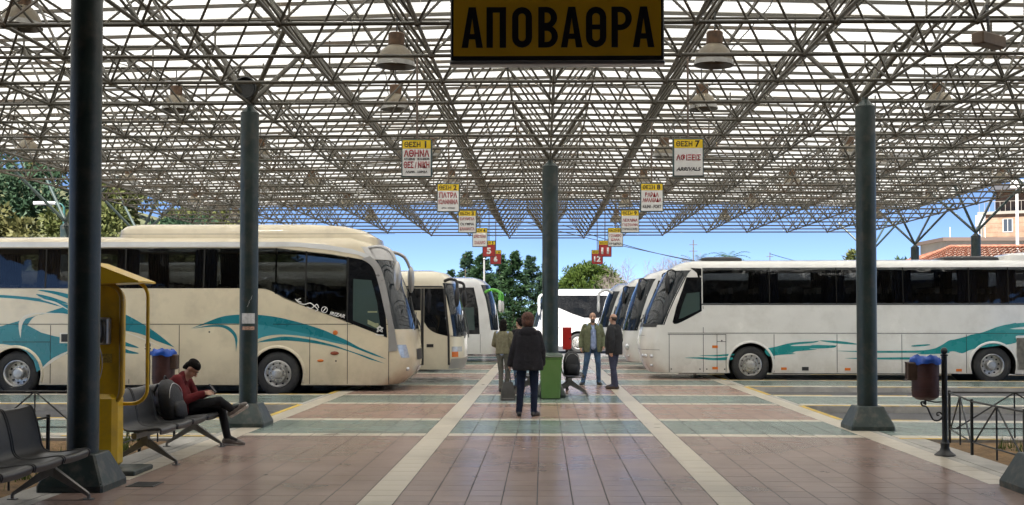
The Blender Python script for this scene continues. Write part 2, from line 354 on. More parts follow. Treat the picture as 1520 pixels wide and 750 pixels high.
# ================================================================== SETTING: ground, road, platform, islands
TW = 0.329; X0 = -1.371                  # tile width; inner edge of the left white line
PX0, PX1 = X0 - 10*TW, X0 + 19*TW        # platform from -4.66 to 4.88
PER, GW = 5.83, 2.38                     # one bay: green island 2.38 m, bay 3.45 m
G0 = 16.22
SKEW = 0.055                             # the right-hand bays lie a few degrees askew
def skew(x, y): return y - SKEW * max(0.0, x - 1.94)
T_TERRA = tile_mat('terracotta floor tile', (0.295, 0.207, 0.172))
T_PINK = tile_mat('pink terracotta floor tile', (0.37, 0.245, 0.195))
T_GREEN = tile_mat('grey green floor tile', (0.20, 0.255, 0.225))
T_CREAM = tile_mat('cream floor tile', (0.56, 0.50, 0.40), rough=0.3)
GROUT = mat('dark tile grout', (0.04, 0.035, 0.03), 0.9, 0, 0.3, 6)
ASPH = mat('worn asphalt', (0.085, 0.085, 0.088), 0.72, 0, 0.28, 1.2, 0.35, 70, dirt=(0.03, 0.03, 0.03), dscale=0.7, damt=0.7)
EARTH = mat('dry earth', (0.17, 0.13, 0.085), 0.95, 0, 0.3, 0.3, 0.3, 5)
KERB = mat('kerb stone', (0.42, 0.40, 0.36), 0.8, 0, 0.18, 3, 0.25, 30, dirt=(0.12, 0.11, 0.10), dscale=2)
LINE_Y = mat('worn yellow road paint', (0.62, 0.42, 0.06), 0.7, 0, 0.2, 5, dirt=(0.2, 0.18, 0.15), dscale=4, damt=0.8)
LINE_W = mat('worn white road paint', (0.62, 0.61, 0.57), 0.7, 0, 0.15, 5, dirt=(0.2, 0.2, 0.2), dscale=4, damt=0.7)

MB().box(-900, 900, -300, 1600, -0.6, -0.16).build('ground', EARTH, kind='structure')
MB().box(-45, 45, 6.0, 72, -0.30, -0.13).build('road', ASPH, kind='structure')
plat = MB().box(PX0, PX1, -3.0, 51.0, -0.25, -0.0013).build('platform', [GROUT], kind='structure')
MB().box(PX0 - 0.125, PX0 - 0.005, -3.0, 51.0, -0.24, -0.004).build('kerb', KERB, plat)
MB().box(PX1 + 0.005, PX1 + 0.125, -3.0, 51.0, -0.24, -0.004).build('kerb', KERB, plat)

def row_bands():
    """(y0, y1, tile colour) rows of tiles from the camera outwards"""
    out = []; y = G0 - 0.165
    n = int((y - 0.3) / 0.33); st = (y - 0.3) / n
    for i in range(n): out.append((0.3 + i*st, 0.3 + (i+1)*st, 0))
    k = 0
    while y < 50.4:
        out.append((y, y + 0.33, 3))
        a, b = y + 0.33, y + GW; m = 6; s = (b - a) / m
        for i in range(m): out.append((a + i*s, a + (i+1)*s, 2))
        out.append((b, b + 0.33, 3))
        a, b = b + 0.33, y + PER; m = 9; s = (b - a) / m
        for i in range(m): out.append((a + i*s, a + (i+1)*s, 1))
        y += PER
    return [r for r in out if r[1] < 50.9]
ROWS = row_bands()
TM = [T_TERRA, T_PINK, T_GREEN, T_CREAM]
def tile_verts(x0, x1, y0, y1, dz=0.0, g=0.005, ch=0.002, skewed=True):
    x0 += g; x1 -= g; y0 += 0.0038; y1 -= 0.0038
    cy = 0.0006; xs = [(x0, y0), (x1, y0), (x1, y1), (x0, y1)]; xi = [(x0+ch, y0+cy), (x1-ch, y0+cy), (x1-ch, y1-cy), (x0+ch, y1-cy)]
    f = (lambda x, y: skew(x, y)) if skewed else (lambda x, y: y)
    return [(x, f(x, y), -0.0085) for x, y in xs] + [(x, f(x, y), -0.0007 + dz) for x, y in xs] + [(x, f(x, y), dz) for x, y in xi]
TF = [(8, 9, 10, 11)] + [(4+i, 4+(i+1) % 4, 8+(i+1) % 4, 8+i) for i in range(4)] + [(i, (i+1) % 4, 4+(i+1) % 4, 4+i) for i in range(4)]
cand = []; V = []; F = []; MI = []
for r, (ya, yb, c) in enumerate(ROWS):
    for i in range(29):
        xa = PX0 + i*TW
        cc = c
        if i in (9, 19): cc = 3
        if i in (0, 28) and yb > 12: cc = 3
        dz = rnd.uniform(-0.0004, 0.0005)
        ym = (ya + yb) / 2
        near = ym > 10.0 and abs(xa + TW/2 + 0.2) < 0.47*ym
        cand.append((0 if near else 1, ya, xa, yb, cc, dz))
cand.sort(key=lambda t: (t[0], t[1]))
single, rest = cand[:300], cand[300:]
tile_me = {}
for _, ya, xa, yb, cc, dz in single:
    key = (round(yb - ya, 4), cc)
    if key not in tile_me:
        tile_me[key] = np_mesh('tile', tile_verts(-TW/2, TW/2, -(yb-ya)/2, (yb-ya)/2, 0, skewed=False), TF, TM[cc])
    o = bpy.data.objects.new('tile', tile_me[key]); link(o, plat); o.location = (xa + TW/2, skew(xa + TW/2, (ya+yb)/2), dz)
for _, ya, xa, yb, cc, dz in rest:
    n = len(V); V += tile_verts(xa, xa + TW, ya, yb, dz); F += [tuple(k + n for k in f) for f in TF]; MI += [cc] * 9
np_obj('tile_field', V, F, TM, plat, MI, kind='stuff')

# islands between the bays, raised a kerb above the asphalt, yellow painted kerb edge
def island(side, k, x_end):
    ya = G0 - 0.165 + k*PER; yb = ya + GW + 0.33
    xa = (PX1 + 0.13) if side > 0 else (PX0 - 0.13)
    xb = x_end
    q = lambda x, y: (x, skew(x, y))
    m = MB()
    c = [q(xa, ya), q(xb, ya), q(xb, yb), q(xa, yb)]
    m.loft([[(x, y, -0.25) for x, y in c], [(x, y, -0.010) for x, y in c]])
    isl = m.build('traffic_island', GROUT, kind='structure')
    kb = MB()
    for (y0, y1) in ((ya - 0.12, ya), (yb, yb + 0.12)):
        c = [q(xa, y0 + 0.002), q(xb, y0 + 0.002), q(xb, y1 - 0.002), q(xa, y1 - 0.002)]
        kb.loft([[(x, y, -0.25) for x, y in c], [(x, y, -0.004) for x, y in c]])
    kb.build('kerb', KERB, isl)
    yp = MB(); L = abs(xb - xa); t = 0.0; sg = 1 if xb > xa else -1
    while t < L - 0.4:
        for y0, y1 in ((ya - 0.11, ya - 0.01), (yb + 0.01, yb + 0.11)):
            e = min(t + rnd.uniform(0.9, 2.2), L)
            c = [q(xa + sg*t, y0), q(xa + sg*e, y0), q(xa + sg*e, y1), q(xa + sg*t, y1)]
            yp.loft([[(x, y, -0.004) for x, y in c], [(x, y, 0.0) for x, y in c]])
        t += rnd.uniform(1.8, 3.6)
    yp.build('kerb_paint', LINE_Y, isl, kind='stuff')
    V = []; F = []; MI = []
    n = int(abs(xb - xa) / TW); rows = [(ya, ya + 0.33, 3)] + [(ya + 0.33 + i*(GW - 0.33)/6, ya + 0.33 + (i+1)*(GW - 0.33)/6, 2) for i in range(6)] + [(yb - 0.33, yb, 3)]
    for (y0, y1, c) in rows:
        for i in range(n):
            x = xa + sg*i*TW; x1 = x + sg*TW
            b = len(V); V += tile_verts(min(x, x1), max(x, x1), y0, y1, rnd.uniform(-.0003, .0003)); F += [tuple(k2 + b for k2 in f) for f in TF]; MI += [c]*9
    np_obj('tile_field', V, F, TM, isl, MI, kind='stuff')
for k in range(6):
    island(-1, k, -17.5); island(1, k, 18.5)
# yellow and white strips along the platform kerb where the bays meet it
ps = MB()
for k in range(6):
    ya = G0 - 0.165 + k*PER + GW + 0.47; yb = ya + PER - GW - 0.6
    for x0, x1 in ((PX0 - 0.115, PX0 - 0.015), (PX1 + 0.015, PX1 + 0.115)):
        c = [(x0, skew(x0, ya)), (x1, skew(x1, ya)), (x1, skew(x1, yb)), (x0, skew(x0, yb))]
        ps.loft([[(x, y, -0.004) for x, y in c], [(x, y, 0.0) for x, y in c]])
ps.build('kerb_paint', LINE_Y, plat, kind='stuff')
rl = MB()
for k in range(6):                                  # painted bay lines on the asphalt
    yc = G0 + k*PER + GW + 1.75
    for sx in (-1, 1):
        for i in range(5):
            xa = sx*(5.6 + i*2.6); xb = xa + sx*1.5
            c = [(xa, skew(xa, yc - 1.45)), (xb, skew(xb, yc - 1.45)), (xb, skew(xb, yc - 1.33)), (xa, skew(xa, yc - 1.33))]
            rl.loft([[(x, y, -0.13) for x, y in c], [(x, y, -0.126) for x, y in c]])
rl.build('road_marking', LINE_W, kind='structure')

# planting beds at either side of the near platform: pale border, dry soil
SOIL = mat('dry planting soil', (0.19, 0.115, 0.05), 0.95, 0, 0.35, 5, 0.9, 22)
GRASS = leaf_mat('weed leaf', (0.06, 0.10, 0.02), (0.14, 0.18, 0.05))
for sx, xa, xb in ((-1, PX0 - 0.13, -9.2), (1, PX1 + 0.13, 9.4)):
    x0, x1 = min(xa, xb), max(xa, xb)
    bed = MB().box(x0, x1, 6.2, 15.75, -0.25, -0.05).build('planting_bed', SOIL, kind='structure')
    kb = MB()
    if sx < 0: kb.box(xa - 0.32, xa, 6.2, 15.75, -0.25, 0.0)
    else: kb.box(xa, xa + 0.32, 6.2, 15.75, -0.25, 0.0)
    kb.box(x0, x1, 15.752, 15.93, -0.25, -0.01); kb.build('border', KERB, bed)
    # lumps of soil
    n = 70; g = MB()
    V = []; F = []
    nx, ny = 40, 70
    xs0, xs1 = (x0, x1 - 0.33) if sx < 0 else (x0 + 0.33, x1)
    rg = np.random.RandomState(3 if sx < 0 else 4)
    for j in range(ny + 1):
        for i in range(nx + 1):
            e = min(i, nx - i, j, ny - j) / 6
            V.append((xs0 + (xs1 - xs0)*i/nx, 6.25 + 9.45*j/ny, -0.045 + min(1, e)*(0.05*rg.rand() + 0.04)))
    for j in range(ny):
        for i in range(nx):
            a = j*(nx + 1) + i; F.append((a, a+1, a+nx+2, a+nx+1))
    np_obj('soil', V, F, SOIL, bed, smooth=True, kind='stuff')
    V = []; F = []
    for t in range(26):
        cx = rg.uniform(xs0 + 0.2, xs1 - 0.2) if t > 8 else (xs1 - 0.25 - 0.5*rg.rand() if sx < 0 else xs0 + 0.2 + 0.5*rg.rand()); cy = rg.uniform(9, 15.4)
        if t == 0 and sx < 0: cx, cy = -5.35, 14.2
        for b in range(26):
            a = rg.uniform(0, 6.28); l = rg.uniform(0.06, 0.2); lean = rg.uniform(0.1, 0.9); wd = 0.008
            bx, by = cx + rg.normal(0, 0.06), cy + rg.normal(0, 0.06)
            n = len(V); dx, dy = math.cos(a), math.sin(a)
            V += [(bx - dy*wd, by + dx*wd, 0.0), (bx + dy*wd, by - dx*wd, 0.0), (bx + dx*l*lean, by + dy*l*lean, 0.02 + l)]
            F.append((n, n+1, n+2))
    np_obj('weed', V, F, GRASS, bed, kind='stuff')

# low hill on the left behind the station
def hill_h(x, y):
    a = max(0.0, min(1.0, (-x - 14) / 40)); a = a*a*(3 - 2*a)
    b = max(0.0, min(1.0, (y - 58) / 45)); b = b*b*(3 - 2*b)
    f = 1.0 if y < 150 else max(0, 1 - (y - 150)/120)
    return a*b*f*17.0*(0.9 + 0.12*math.sin(x*0.09 + 1)*math.cos(y*0.06)) 
V = []; F = []; nx, ny = 60, 60
for j in range(ny + 1):
    for i in range(nx + 1):
        x = -190 + 180*i/nx; y = 55 + 215*j/ny; V.append((x, y, hill_h(x, y) - 0.20))
for j in range(ny):
    for i in range(nx):
        a = j*(nx + 1) + i; F.append((a, a+1, a+nx+2, a+nx+1))
HILLM = mat('hillside scrub', (0.10, 0.11, 0.05), 0.95, 0, 0.4, 0.25, 0.4, 2, dirt=(0.22, 0.19, 0.11), dscale=0.15, damt=0.7)
np_obj('hill', V, F, HILLM, smooth=True, kind='structure')
# ================================================================== CANOPY: space frame and roof sheets
M = 1.594; CX = 0.156; CY = 17.5; ZL = 5.07; ZU = 6.18; ROOF_X0, ROOF_X1 = -15.1, 15.9
SHEET = sheet_mat()
canopy = thing('canopy', 'large white translucent canopy roof carried on a lattice of steel tubes', 'roof', (CX, CY, 0))
def zs(x): return 6.44 + 0.38 * (1 - min(1, abs(x - CX) / 15.2))
NX = 8
def jmax(i):                         # the far edge steps back away from the middle
    return 19 if abs(i) <= 1 else (18 if abs(i) <= 3 else 17)
JMIN = -9
lower = {(i, j): Vector((i*M, j*M, ZL)) for i in range(-NX, NX + 1) for j in range(JMIN, jmax(i) + 1)}
upper = {}
for (i, j) in lower:
    for a in (0, 1):
        for b in (0, 1):
            upper[(i + a, j + b)] = Vector(((i + a - 0.5)*M, (j + b - 0.5)*M, ZU))
bars = []                            # (p0, p1, radius, kind)
RC, RW = 0.025, 0.018
for (i, j), p in lower.items():
    if (i+1, j) in lower: bars.append((p, lower[(i+1, j)], RC, 'chord_bar'))
    if (i, j+1) in lower: bars.append((p, lower[(i, j+1)], RC, 'chord_bar'))
    for a in (0, 1):
        for b in (0, 1):
            thick = 0.040 if (i in (-3, 3) and j in (-4, 0)) or (i == 0 and j in (4, 18)) else RW
            bars.append((p, upper[(i + a, j + b)], thick, 'brace_bar'))
for (i, j), p in upper.items():
    if (i+1, j) in upper: bars.append((p, upper[(i+1, j)], 0.021, 'chord_bar'))
    if (i, j+1) in upper: bars.append((p, upper[(i, j+1)], 0.021, 'chord_bar'))
def bar_key(b):
    p = (b[0] + b[1]) / 2 + Vector((CX, CY, 0)); d = p.y
    # how large a bar shows: those inside the view, nearest first
    yv = (p.z - 1.71) / d; xv = abs(p.x + 0.45) / d
    return d if (d > 8 and yv < 0.295 and xv < 0.47) else 1e3 + d
unit = {}
def bar_mesh(r, L, n=7):
    k = (round(r, 3), round(L, 3))
    if k not in unit: unit[k] = MB().cyl((0, 0, 0), (0, 0, L), r, n=n).mesh('tube', STEEL, 60)
    return unit[k]
lat = {'chord_bar': MB(), 'brace_bar': MB()}
for kind in ('chord_bar', 'brace_bar'):
    bl = sorted([b for b in bars if b[3] == kind], key=bar_key)
    for q, (a, b, r, _) in enumerate(bl):
        if q < 290:
            d = b - a
            o = bpy.data.objects.new(kind, bar_mesh(r, d.length)); link(o, canopy)
            o.location = a; o.rotation_euler = d.to_track_quat('Z', 'Y').to_euler()
        else: lat[kind].cyl(a, b, r, n=5, cap=False)
lat['chord_bar'].build('chord_lattice', STEEL, canopy, 60, False, kind='stuff')
lat['brace_bar'].build('brace_lattice', STEEL, canopy, 60, False, kind='stuff')
nd = MB()
for p in list(lower.values()): nd.ell(p, (0.046, 0.046, 0.046), 6, 4)
for p in list(upper.values()): nd.ell(p, (0.038, 0.038, 0.038), 6, 4)
nd.build('node_joint', STEEL, canopy, 80, False, kind='stuff')
# posts and purlins under the sheets
po = MB()
for (i, j), p in upper.items():
    zt = zs(p.x + CX) - 0.06
    if (i + j) % 2 == 0 or abs(i) > 6: po.cyl(p, (p.x, p.y, zt), 0.018, n=5, cap=False)
po.build('roof_post', STEEL, canopy, 60, False, kind='stuff')
YS0, YS1 = 9.6, 48.6
pu = MB(); npu = 46
for t in range(npu):
    y = YS0 + 0.25 + (YS1 - YS0 - 0.5)*t/(npu - 1) - CY
    for s0, s1 in ((ROOF_X0, CX), (CX, ROOF_X1)):
        z0, z1 = zs(s0) - 0.05, zs(s1) - 0.05
        pu.add([(s0 - CX, y - .011, z0 - .03), (s1 - CX, y - .011, z1 - .03), (s1 - CX, y + .011, z1 - .03), (s0 - CX, y + .011, z0 - .03),
                (s0 - CX, y - .011, z0 + .03), (s1 - CX, y - .011, z1 + .03), (s1 - CX, y + .011, z1 + .03), (s0 - CX, y + .011, z0 + .03)],
               [(0,3,2,1),(4,5,6,7),(0,1,5,4),(1,2,6,5),(2,3,7,6),(3,0,4,7)])
pu.build('purlin', STEEL, canopy, None, False, kind='stuff')
ra = MB()
for k in range(-9, 10):
    x = k*M
    if ROOF_X0 < x + CX < ROOF_X1: ra.box(x - .018, x + .018, YS0 - CY + .1, YS1 - CY - .1, zs(x + CX) - 0.13, zs(x + CX) - 0.075)
ra.build('rafter', STEEL, canopy, None, False, kind='stuff')
# corrugated translucent sheets, ribs running across
pitch = 0.18; nr = int((YS1 - YS0) / pitch); xsn = [ROOF_X0 + (ROOF_X1 - ROOF_X0)*k/16 for k in range(17)]; xsn[8] = CX
V = []; F = []; prof = [(0.0, 0.0), (0.30, 0.0), (0.42, 0.016), (0.88, 0.016)]
ys = [(YS0 + (q + f)*pitch, h) for q in range(nr) for f, h in prof]
for y, h in ys:
    for x in xsn: V.append((x - CX, y - CY, zs(x) + h))
c = len(xsn)
for r in range(len(ys) - 1):
    for k in range(c - 1): F.append((r*c + k, r*c + k + 1, (r+1)*c + k + 1, (r+1)*c + k))
np_obj('roof_sheet', V, F, SHEET, canopy)
fa = MB()
for x in (ROOF_X0, ROOF_X1): fa.box(x - CX - 0.02, x - CX + 0.02, YS0 - CY, YS1 - CY, zs(x) - 0.12, zs(x) + 0.08)
fa.build('fascia', STEEL, canopy)

# cables sagging along the lamp rows
for x in (-7.15, -2.85, 3.05, 7.55):
    pts = []
    for k in range(0, 92):
        y = 12 + k*0.4; pts.append((x + 0.08*math.sin(y*1.7) - CX, y - CY, 6.02 - 0.10*abs(math.sin(y*math.pi/3.19))))
    MB().tube(pts, 0.009, 5).build('cable', BLACK, canopy, 60)
# the station building behind the viewer and an eave added to shade the foreground
DARKW = mat('station wall render', (0.20, 0.18, 0.15), 0.85, 0, 0.15, 2, 0.2, 20)
st = thing('station_building', 'station building wall behind the viewer with an unseen eave added for shade', 'building', (0, -3.4, 0))
MB().box(-22, 22, -0.6, 0.3, -0.2, 6.9).build('wall', DARKW, st)
MB().box(-22, 22, 0.3, 13.2, 6.95, 7.2).build('eave', DARKW, st)  # unseen overhang, its depth set to darken the near floor
for k in range(7):
    MB().box(-18 + k*5.5, -15 + k*5.5, 0.302, 0.34, 0.0, 2.9).build('glass_door', GLASS, st)

# ------------------------------------------------------------------ columns
def column(x, y, ztop, r, label, foot=True, rod=None):
    t = thing('column', label, 'column', (x, y, 0), group='canopy columns')
    MB().lathe([(r, 0.02), (r, ztop - 0.19), (r, ztop - 0.17)], n=28).build('shaft', COLUMN, t, 50)
    MB().lathe([(r*1.03, ztop - 0.17), (r*1.03, ztop - 0.15), (r*0.35, ztop - 0.05), (0.05, ztop - 0.02), (0.05, ztop)], n=20).build('cap', COLUMN, t, 40)
    if foot:
        b = 0.325; b2 = 0.20
        def sq(h, z, e=0.02): return [(-h+e,-h,z),(h-e,-h,z),(h,-h+e,z),(h,h-e,z),(h-e,h,z),(-h+e,h,z),(-h,h-e,z),(-h,-h+e,z)]
        MB().loft([sq(b, 0.0), sq(b, 0.06), sq(b2, 0.345), sq(b2 - 0.01, 0.355)]).build('foot', BASE, t)
    if foot:
        for sx, sy in ((-1, -1), (1, -1), (1, 1), (-1, 1)): MB().lathe([(0.022, 0), (0.022, 0.014), (0.013, 0.016), (0.013, 0.032), (0.004, 0.034)], (sx*0.30, sy*0.30, 0.058), n=6).build('anchor_bolt', STEEL_D, t)
    if rod:
        for dx, dy in ((-1, -1), (1, -1), (1, 1), (-1, 1)):
            MB().cyl((0, 0, ztop - 0.02), (dx*rod[0], dy*rod[0], rod[1]), 0.045, n=10).build('strut', STEEL_D, t, 60)
    return t
c1 = column(CX - 3*M + 0.03, CY - 4*M, ZL, 0.152, 'dark column beside the yellow phone booth at left')
c2 = column(CX - 3*M, CY, ZL, 0.142, 'green column with pasted notices in front of the turquoise cream coach')
c3 = column(CX + 3*M, CY - 0.35, ZL, 0.150, 'column in front of the long pale coach, beside the litter bin')
column(CX + 3*M, CY - 4*M, ZL, 0.150, 'column of which only the foot shows at the right corner')
column(CX, CY + 4*M, ZL, 0.172, 'central aisle column behind the green wheeled bin')
column(CX, CY + 18*M, ZL - 0.15, 0.16, 'far aisle column hidden behind the central one', foot=False)
n = 0
for x, y, lb in ((-14.6, 27.55, 'edge column outside the left margin of the roof'), (-14.6, 33.9, 'pointed edge column under the hillside trees, left'), (-14.6, 40.2, 'edge column behind the roof of the cream coach'),
                 (14.9, 32.3, 'edge column nearest the apartment block'), (14.9, 38.7, 'pointed edge column in front of the apartment block'), (14.9, 45.0, 'pointed edge column in front of the tiled roof'), (14.9, 51.2, 'edge column farthest right, behind the round column')):
    t = column(x, y, 4.62, 0.16, lb, foot=False, rod=(1.15, 6.12))
# notices pasted on the second column
PAPER = mat('weathered paper notice', (0.55, 0.55, 0.55), 0.8, 0, 0.2, 30)
PAPER2 = mat('faded sticker', (0.42, 0.25, 0.18), 0.7, 0, 0.5, 40)
def wrap(parent, z0, z1, r, a0, a1, m, name):
    k = 8; mb = MB(); vs = []
    for zz in (z0, z1):
        for q in range(k + 1):
            a = R(a0 + (a1 - a0)*q/k); vs.append((r*math.sin(a), -r*math.cos(a), zz))
    vs2 = [(x*1.012, y*1.012, z) for x, y, z in vs]
    fs = [(q, q+1, k+2+q, k+1+q) for q in range(k)]
    mb.add(vs2, fs); mb.add(vs, fs); return mb.build(name, m, parent)
wrap(c2, 1.60, 1.76, 0.1435, -30, 55, PAPER, 'notice')
wrap(c2, 1.50, 1.555, 0.1435, -28, 52, PAPER2, 'sticker')
GRAF = mat('silver marker', (0.5, 0.5, 0.5), 0.5)
gm = MB()
for z, a in ((1.86, 5), (1.90, 12), (1.93, 14), (1.97, 26), (2.0, 28)):
    x, y = 0.1445*math.sin(R(a)), -0.1445*math.cos(R(a)); gm.cyl((x, y, z), (x + 0.02, y + 0.004, z + 0.035), 0.003, n=5)
gm.build('scribble', GRAF, c2)
# loudspeaker on the second column
sp = thing('loudspeaker', 'round black loudspeaker on top of the notice column', 'loudspeaker', (c2.location.x - 0.02, c2.location.y - 0.22, 5.28))
MB().lathe([(0.05, 0.30), (0.09, 0.18), (0.17, 0.02), (0.18, 0.0), (0.165, -0.01), (0.12, 0.08)], axis='y', n=20).build('horn', BLACK, sp, 40)
MB().lathe([(0.055, 0.28), (0.075, 0.30), (0.075, 0.42), (0.05, 0.44)], axis='y', n=16).build('driver', mat('grey enamel', (0.3, 0.3, 0.28), 0.5), sp, 40)
MB().cyl((0, 0.3, -0.2), (0, 0.3, 0.02), 0.02).build('bracket', BLACK, sp)
# camera housing at the upper right
ch = thing('security_camera', 'brown box camera housing hung under the roof, upper right', 'camera', (5.0, 12.55, 4.80), R(38))
MB().bbox(-0.24, 0.24, -0.075, 0.075, -0.07, 0.07, 0.015).build('housing', mat('weathered brown casing', (0.13, 0.09, 0.06), 0.6, 0, 0.3, 8), ch)
MB().lathe([(0.05, 0), (0.055, 0.03), (0.04, 0.05)], (0.24, 0, 0), axis='x', n=14).build('lens', BLACK, ch, 40)
MB().cyl((0, 0, 0.07), (0.05, 0.05, 0.42), 0.018).build('bracket', BLACK, ch)

# ------------------------------------------------------------------ pendant lamps
SHADE = mat('dusty cream enamel', (0.17, 0.145, 0.10), 0.55, 0, 0.25, 6, dirt=(0.09, 0.055, 0.03), dscale=7, damt=0.7)
RUST = mat('rusty lamp gear box', (0.09, 0.05, 0.026), 0.7, 0.1, 0.4, 12)
REFL = mat('grey reflector', (0.20, 0.195, 0.18), 0.35, 0.3, 0.2, 9)
def make_lamp():
    t = thing('pendant_lamp', '', 'lamp', (0, 0, 0), group='bell-shaped pendant lamps')
    MB().lathe([(0.10, 0.30), (0.14, 0.275), (0.205, 0.22), (0.245, 0.14), (0.262, 0.075), (0.262, 0.07), (0.24, 0.135), (0.195, 0.21), (0.13, 0.26)], n=24, cap=False).build('shade', SHADE, t, 45)
    MB().lathe([(0.262, 0.072), (0.285, 0.0), (0.279, 0.0), (0.256, 0.072)], n=24, cap=False).build('rim', REFL, t, 45)
    MB().lathe([(0.07, 0.29), (0.115, 0.30), (0.115, 0.46), (0.10, 0.475), (0.03, 0.48)], n=16).build('gear_box', RUST, t, 40)
    MB().ell((0, 0, 0.16), (0.06, 0.06, 0.11), 12, 8).build('bulb', mat('dull bulb glass', (0.6, 0.6, 0.58), 0.15), t, 60)
    MB().cyl((0, 0, 0.47), (0, 0, 0.78), 0.012, n=6).build('hanger', BLACK, t)
    return t
def copy_tree(o, parent=None):
    c = o.copy(); COL.objects.link(c)
    if parent is not None: c.parent = parent
    for ch_ in list(o.children): copy_tree(ch_, c)
    return c
lamp0 = make_lamp(); used = False
ORD = ['first', 'second', 'third', 'fourth', 'fifth', 'sixth', 'seventh']
rows = [(-12.75, 'row by the hillside', [27.4, 34.1, 40.5, 46.2], 5.80), (-7.15, 'row over the left-hand coaches', [15.2, 21.4, 27.8, 34.1, 40.5, 46.2], 5.70),
        (-2.85, 'row over the signs left of the aisle', [21.4, 27.8, 34.1, 40.5, 46.9], 5.72), (3.05, 'row over the signs right of the aisle', [21.4, 27.8, 34.1, 40.5, 46.9], 5.72),
        (7.55, 'row over the long pale coach', [21.4, 27.8, 34.1, 40.5, 46.2], 5.70), (13.9, 'row by the apartment side', [34.1, 40.5, 46.6], 5.80)]
for x, where, ylist, z in rows:
    for q, y in enumerate(ylist):
        o = lamp0 if not used else copy_tree(lamp0); used = True
        o.location = (x + rnd.uniform(-.06, .06), y, z - 0.02 + rnd.uniform(-.03, .03)); o.rotation_euler = (R(rnd.uniform(-3, 3)), R(rnd.uniform(-3, 3)), rnd.uniform(0, 6))
        o['label'] = 'pendant lamp, %s from the front in the %s' % (ORD[q], where)
for x, lb in ((-2.07, 'large pendant lamp with rusty top just left of the big yellow sign'), (2.39, 'large pendant lamp with rusty top just right of the big yellow sign')):
    o = copy_tree(lamp0); o.location = (x, 15.6, 5.22); o.rotation_euler = (R(2), 0, 1); o['label'] = lb

# ------------------------------------------------------------------ hanging signs
SIGNW = mat('white sign face', (0.80, 0.80, 0.78), 0.4, 0, 0.06, 6)
SIGNY = mat('yellow sign header', (0.85, 0.60, 0.03), 0.4, 0, 0.06, 6)
SIGNR = mat('red sign face', (0.38, 0.035, 0.035), 0.4, 0, 0.12, 6)
INKR = mat('dark red letter film', (0.36, 0.012, 0.02), 0.4)
INKB = mat('black letter film', (0.012, 0.012, 0.018), 0.4)
INKW = mat('white letter film', (0.78, 0.76, 0.73), 0.4)
FRAME_G = mat('dark green sign frame', (0.03, 0.065, 0.065), 0.4, 0, 0.2, 8)
def bay_sign(x, y, num, lines, label, red=None):
    W, H = 0.475, 0.595
    t = thing('bay_sign', label, 'sign', (x, y, 4.18), group='hanging bay signs')
    MB().bbox(-W/2, W/2, -0.05, 0.05, -H/2, H/2, 0.008).build('case', FRAME_G, t)
    f = 0.018
    if red is None: MB().box(-W/2 + f, W/2 - f, -0.0545, -0.048, -H/2 + f, H/2 - 0.152).build('face', SIGNW, t)
    else: MB().box(-W/2 + f, W/2 - f, -0.0545, -0.048, -H/2 + f, H/2 - 0.152).build('face', SIGNR, t)
    MB().box(-W/2 + f, W/2 - f, -0.0545, -0.048, H/2 - 0.15, H/2 - f).build('header', SIGNY, t)
    lettering('lettering', 'ΘΕΣΗ', 0.25, 0.085, INKB, t, (-0.065, -0.055, H/2 - 0.084), bold=0.018)
    lettering('lettering', num, None if len(num) == 1 else 0.10, 0.105, INKB, t, (0.14, -0.055, H/2 - 0.084), bold=0.03)
    if red: lettering('lettering', red, 0.16 if len(red) == 1 else 0.28, 0.24, INKW, t, (0, -0.055, -0.08), bold=0.045)
    for txt, z, w_, h_, m_ in lines:
        lettering('lettering', txt, w_, h_, m_, t, (0, -0.055, z), bold=0.028, shear=0.25 if txt == 'ARRIVALS' else 0)
    for dx in (-0.0,):
        MB().cyl((dx, 0, H/2), (dx, 0, 6.1 - 4.18), 0.017, n=8).build('rod', mat('rod paint', (0.12, 0.09, 0.07), 0.5, 0, 0.3, 8), t)
    return t
RX, LX = 2.26, -1.97
SP = lambda k: 17.4 + PER*k
bay_sign(LX, SP(0), '1', [('ΑΘΗΝΑ', 0.075, 0.40, 0.115, INKR), ('ATHENS · ISTHMOS', -0.015, 0.40, 0.036, INKB), ('ΘΕΣ / ΝΙΚΗ', -0.105, 0.40, 0.105, INKR), ('ΛΑΜΙΑ · ΛΑΡΙΣΑ', -0.215, 0.34, 0.036, INKB)], 'white bay sign with two large red names, nearest on the left of the aisle')
bay_sign(LX, SP(1), '2', [('ΠΑΤΡΑ', 0.055, 0.37, 0.115, INKR), ('ΙΩΑΝΝΙΝΑ', -0.085, 0.40, 0.10, INKR), ('ΑΡΤΑ · ΑΓΡΙΝΙΟ', -0.215, 0.28, 0.034, INKB)], 'white bay sign second from the front on the left, short red name over longer one')
bay_sign(LX, SP(2), '3', [('ΟΛΥΜΠΙΑ', 0.07, 0.38, 0.08, INKR), ('OLYMPIA', -0.065, 0.36, 0.07, INKB), ('ΚΑΛΑΜΑΤΑ', -0.19, 0.38, 0.08, INKR)], 'white bay sign third from the front on the left, black line between red names')
bay_sign(LX, SP(3), '4', [('ΚΡΕΣΤΕΝΑ', 0.03, 0.38, 0.09, INKR), ('ΖΑΧΑΡΩ', -0.16, 0.34, 0.10, INKR)], 'white bay sign fourth on the left, overlapping the red sign with the 5')
bay_sign(LX, SP(4), '5', [], 'red bay sign with big white numeral five, left of the aisle', '5')
bay_sign(LX, SP(5), '6', [], 'red bay sign with big white numeral six, smallest on the left', '6')
bay_sign(RX, SP(0), '7', [('ΑΦΙΞΕΙΣ', 0.0, 0.38, 0.10, INKR), ('ARRIVALS', -0.18, 0.38, 0.06, INKB)], 'white bay sign with ARRIVALS in slanted black capitals, nearest on the right')
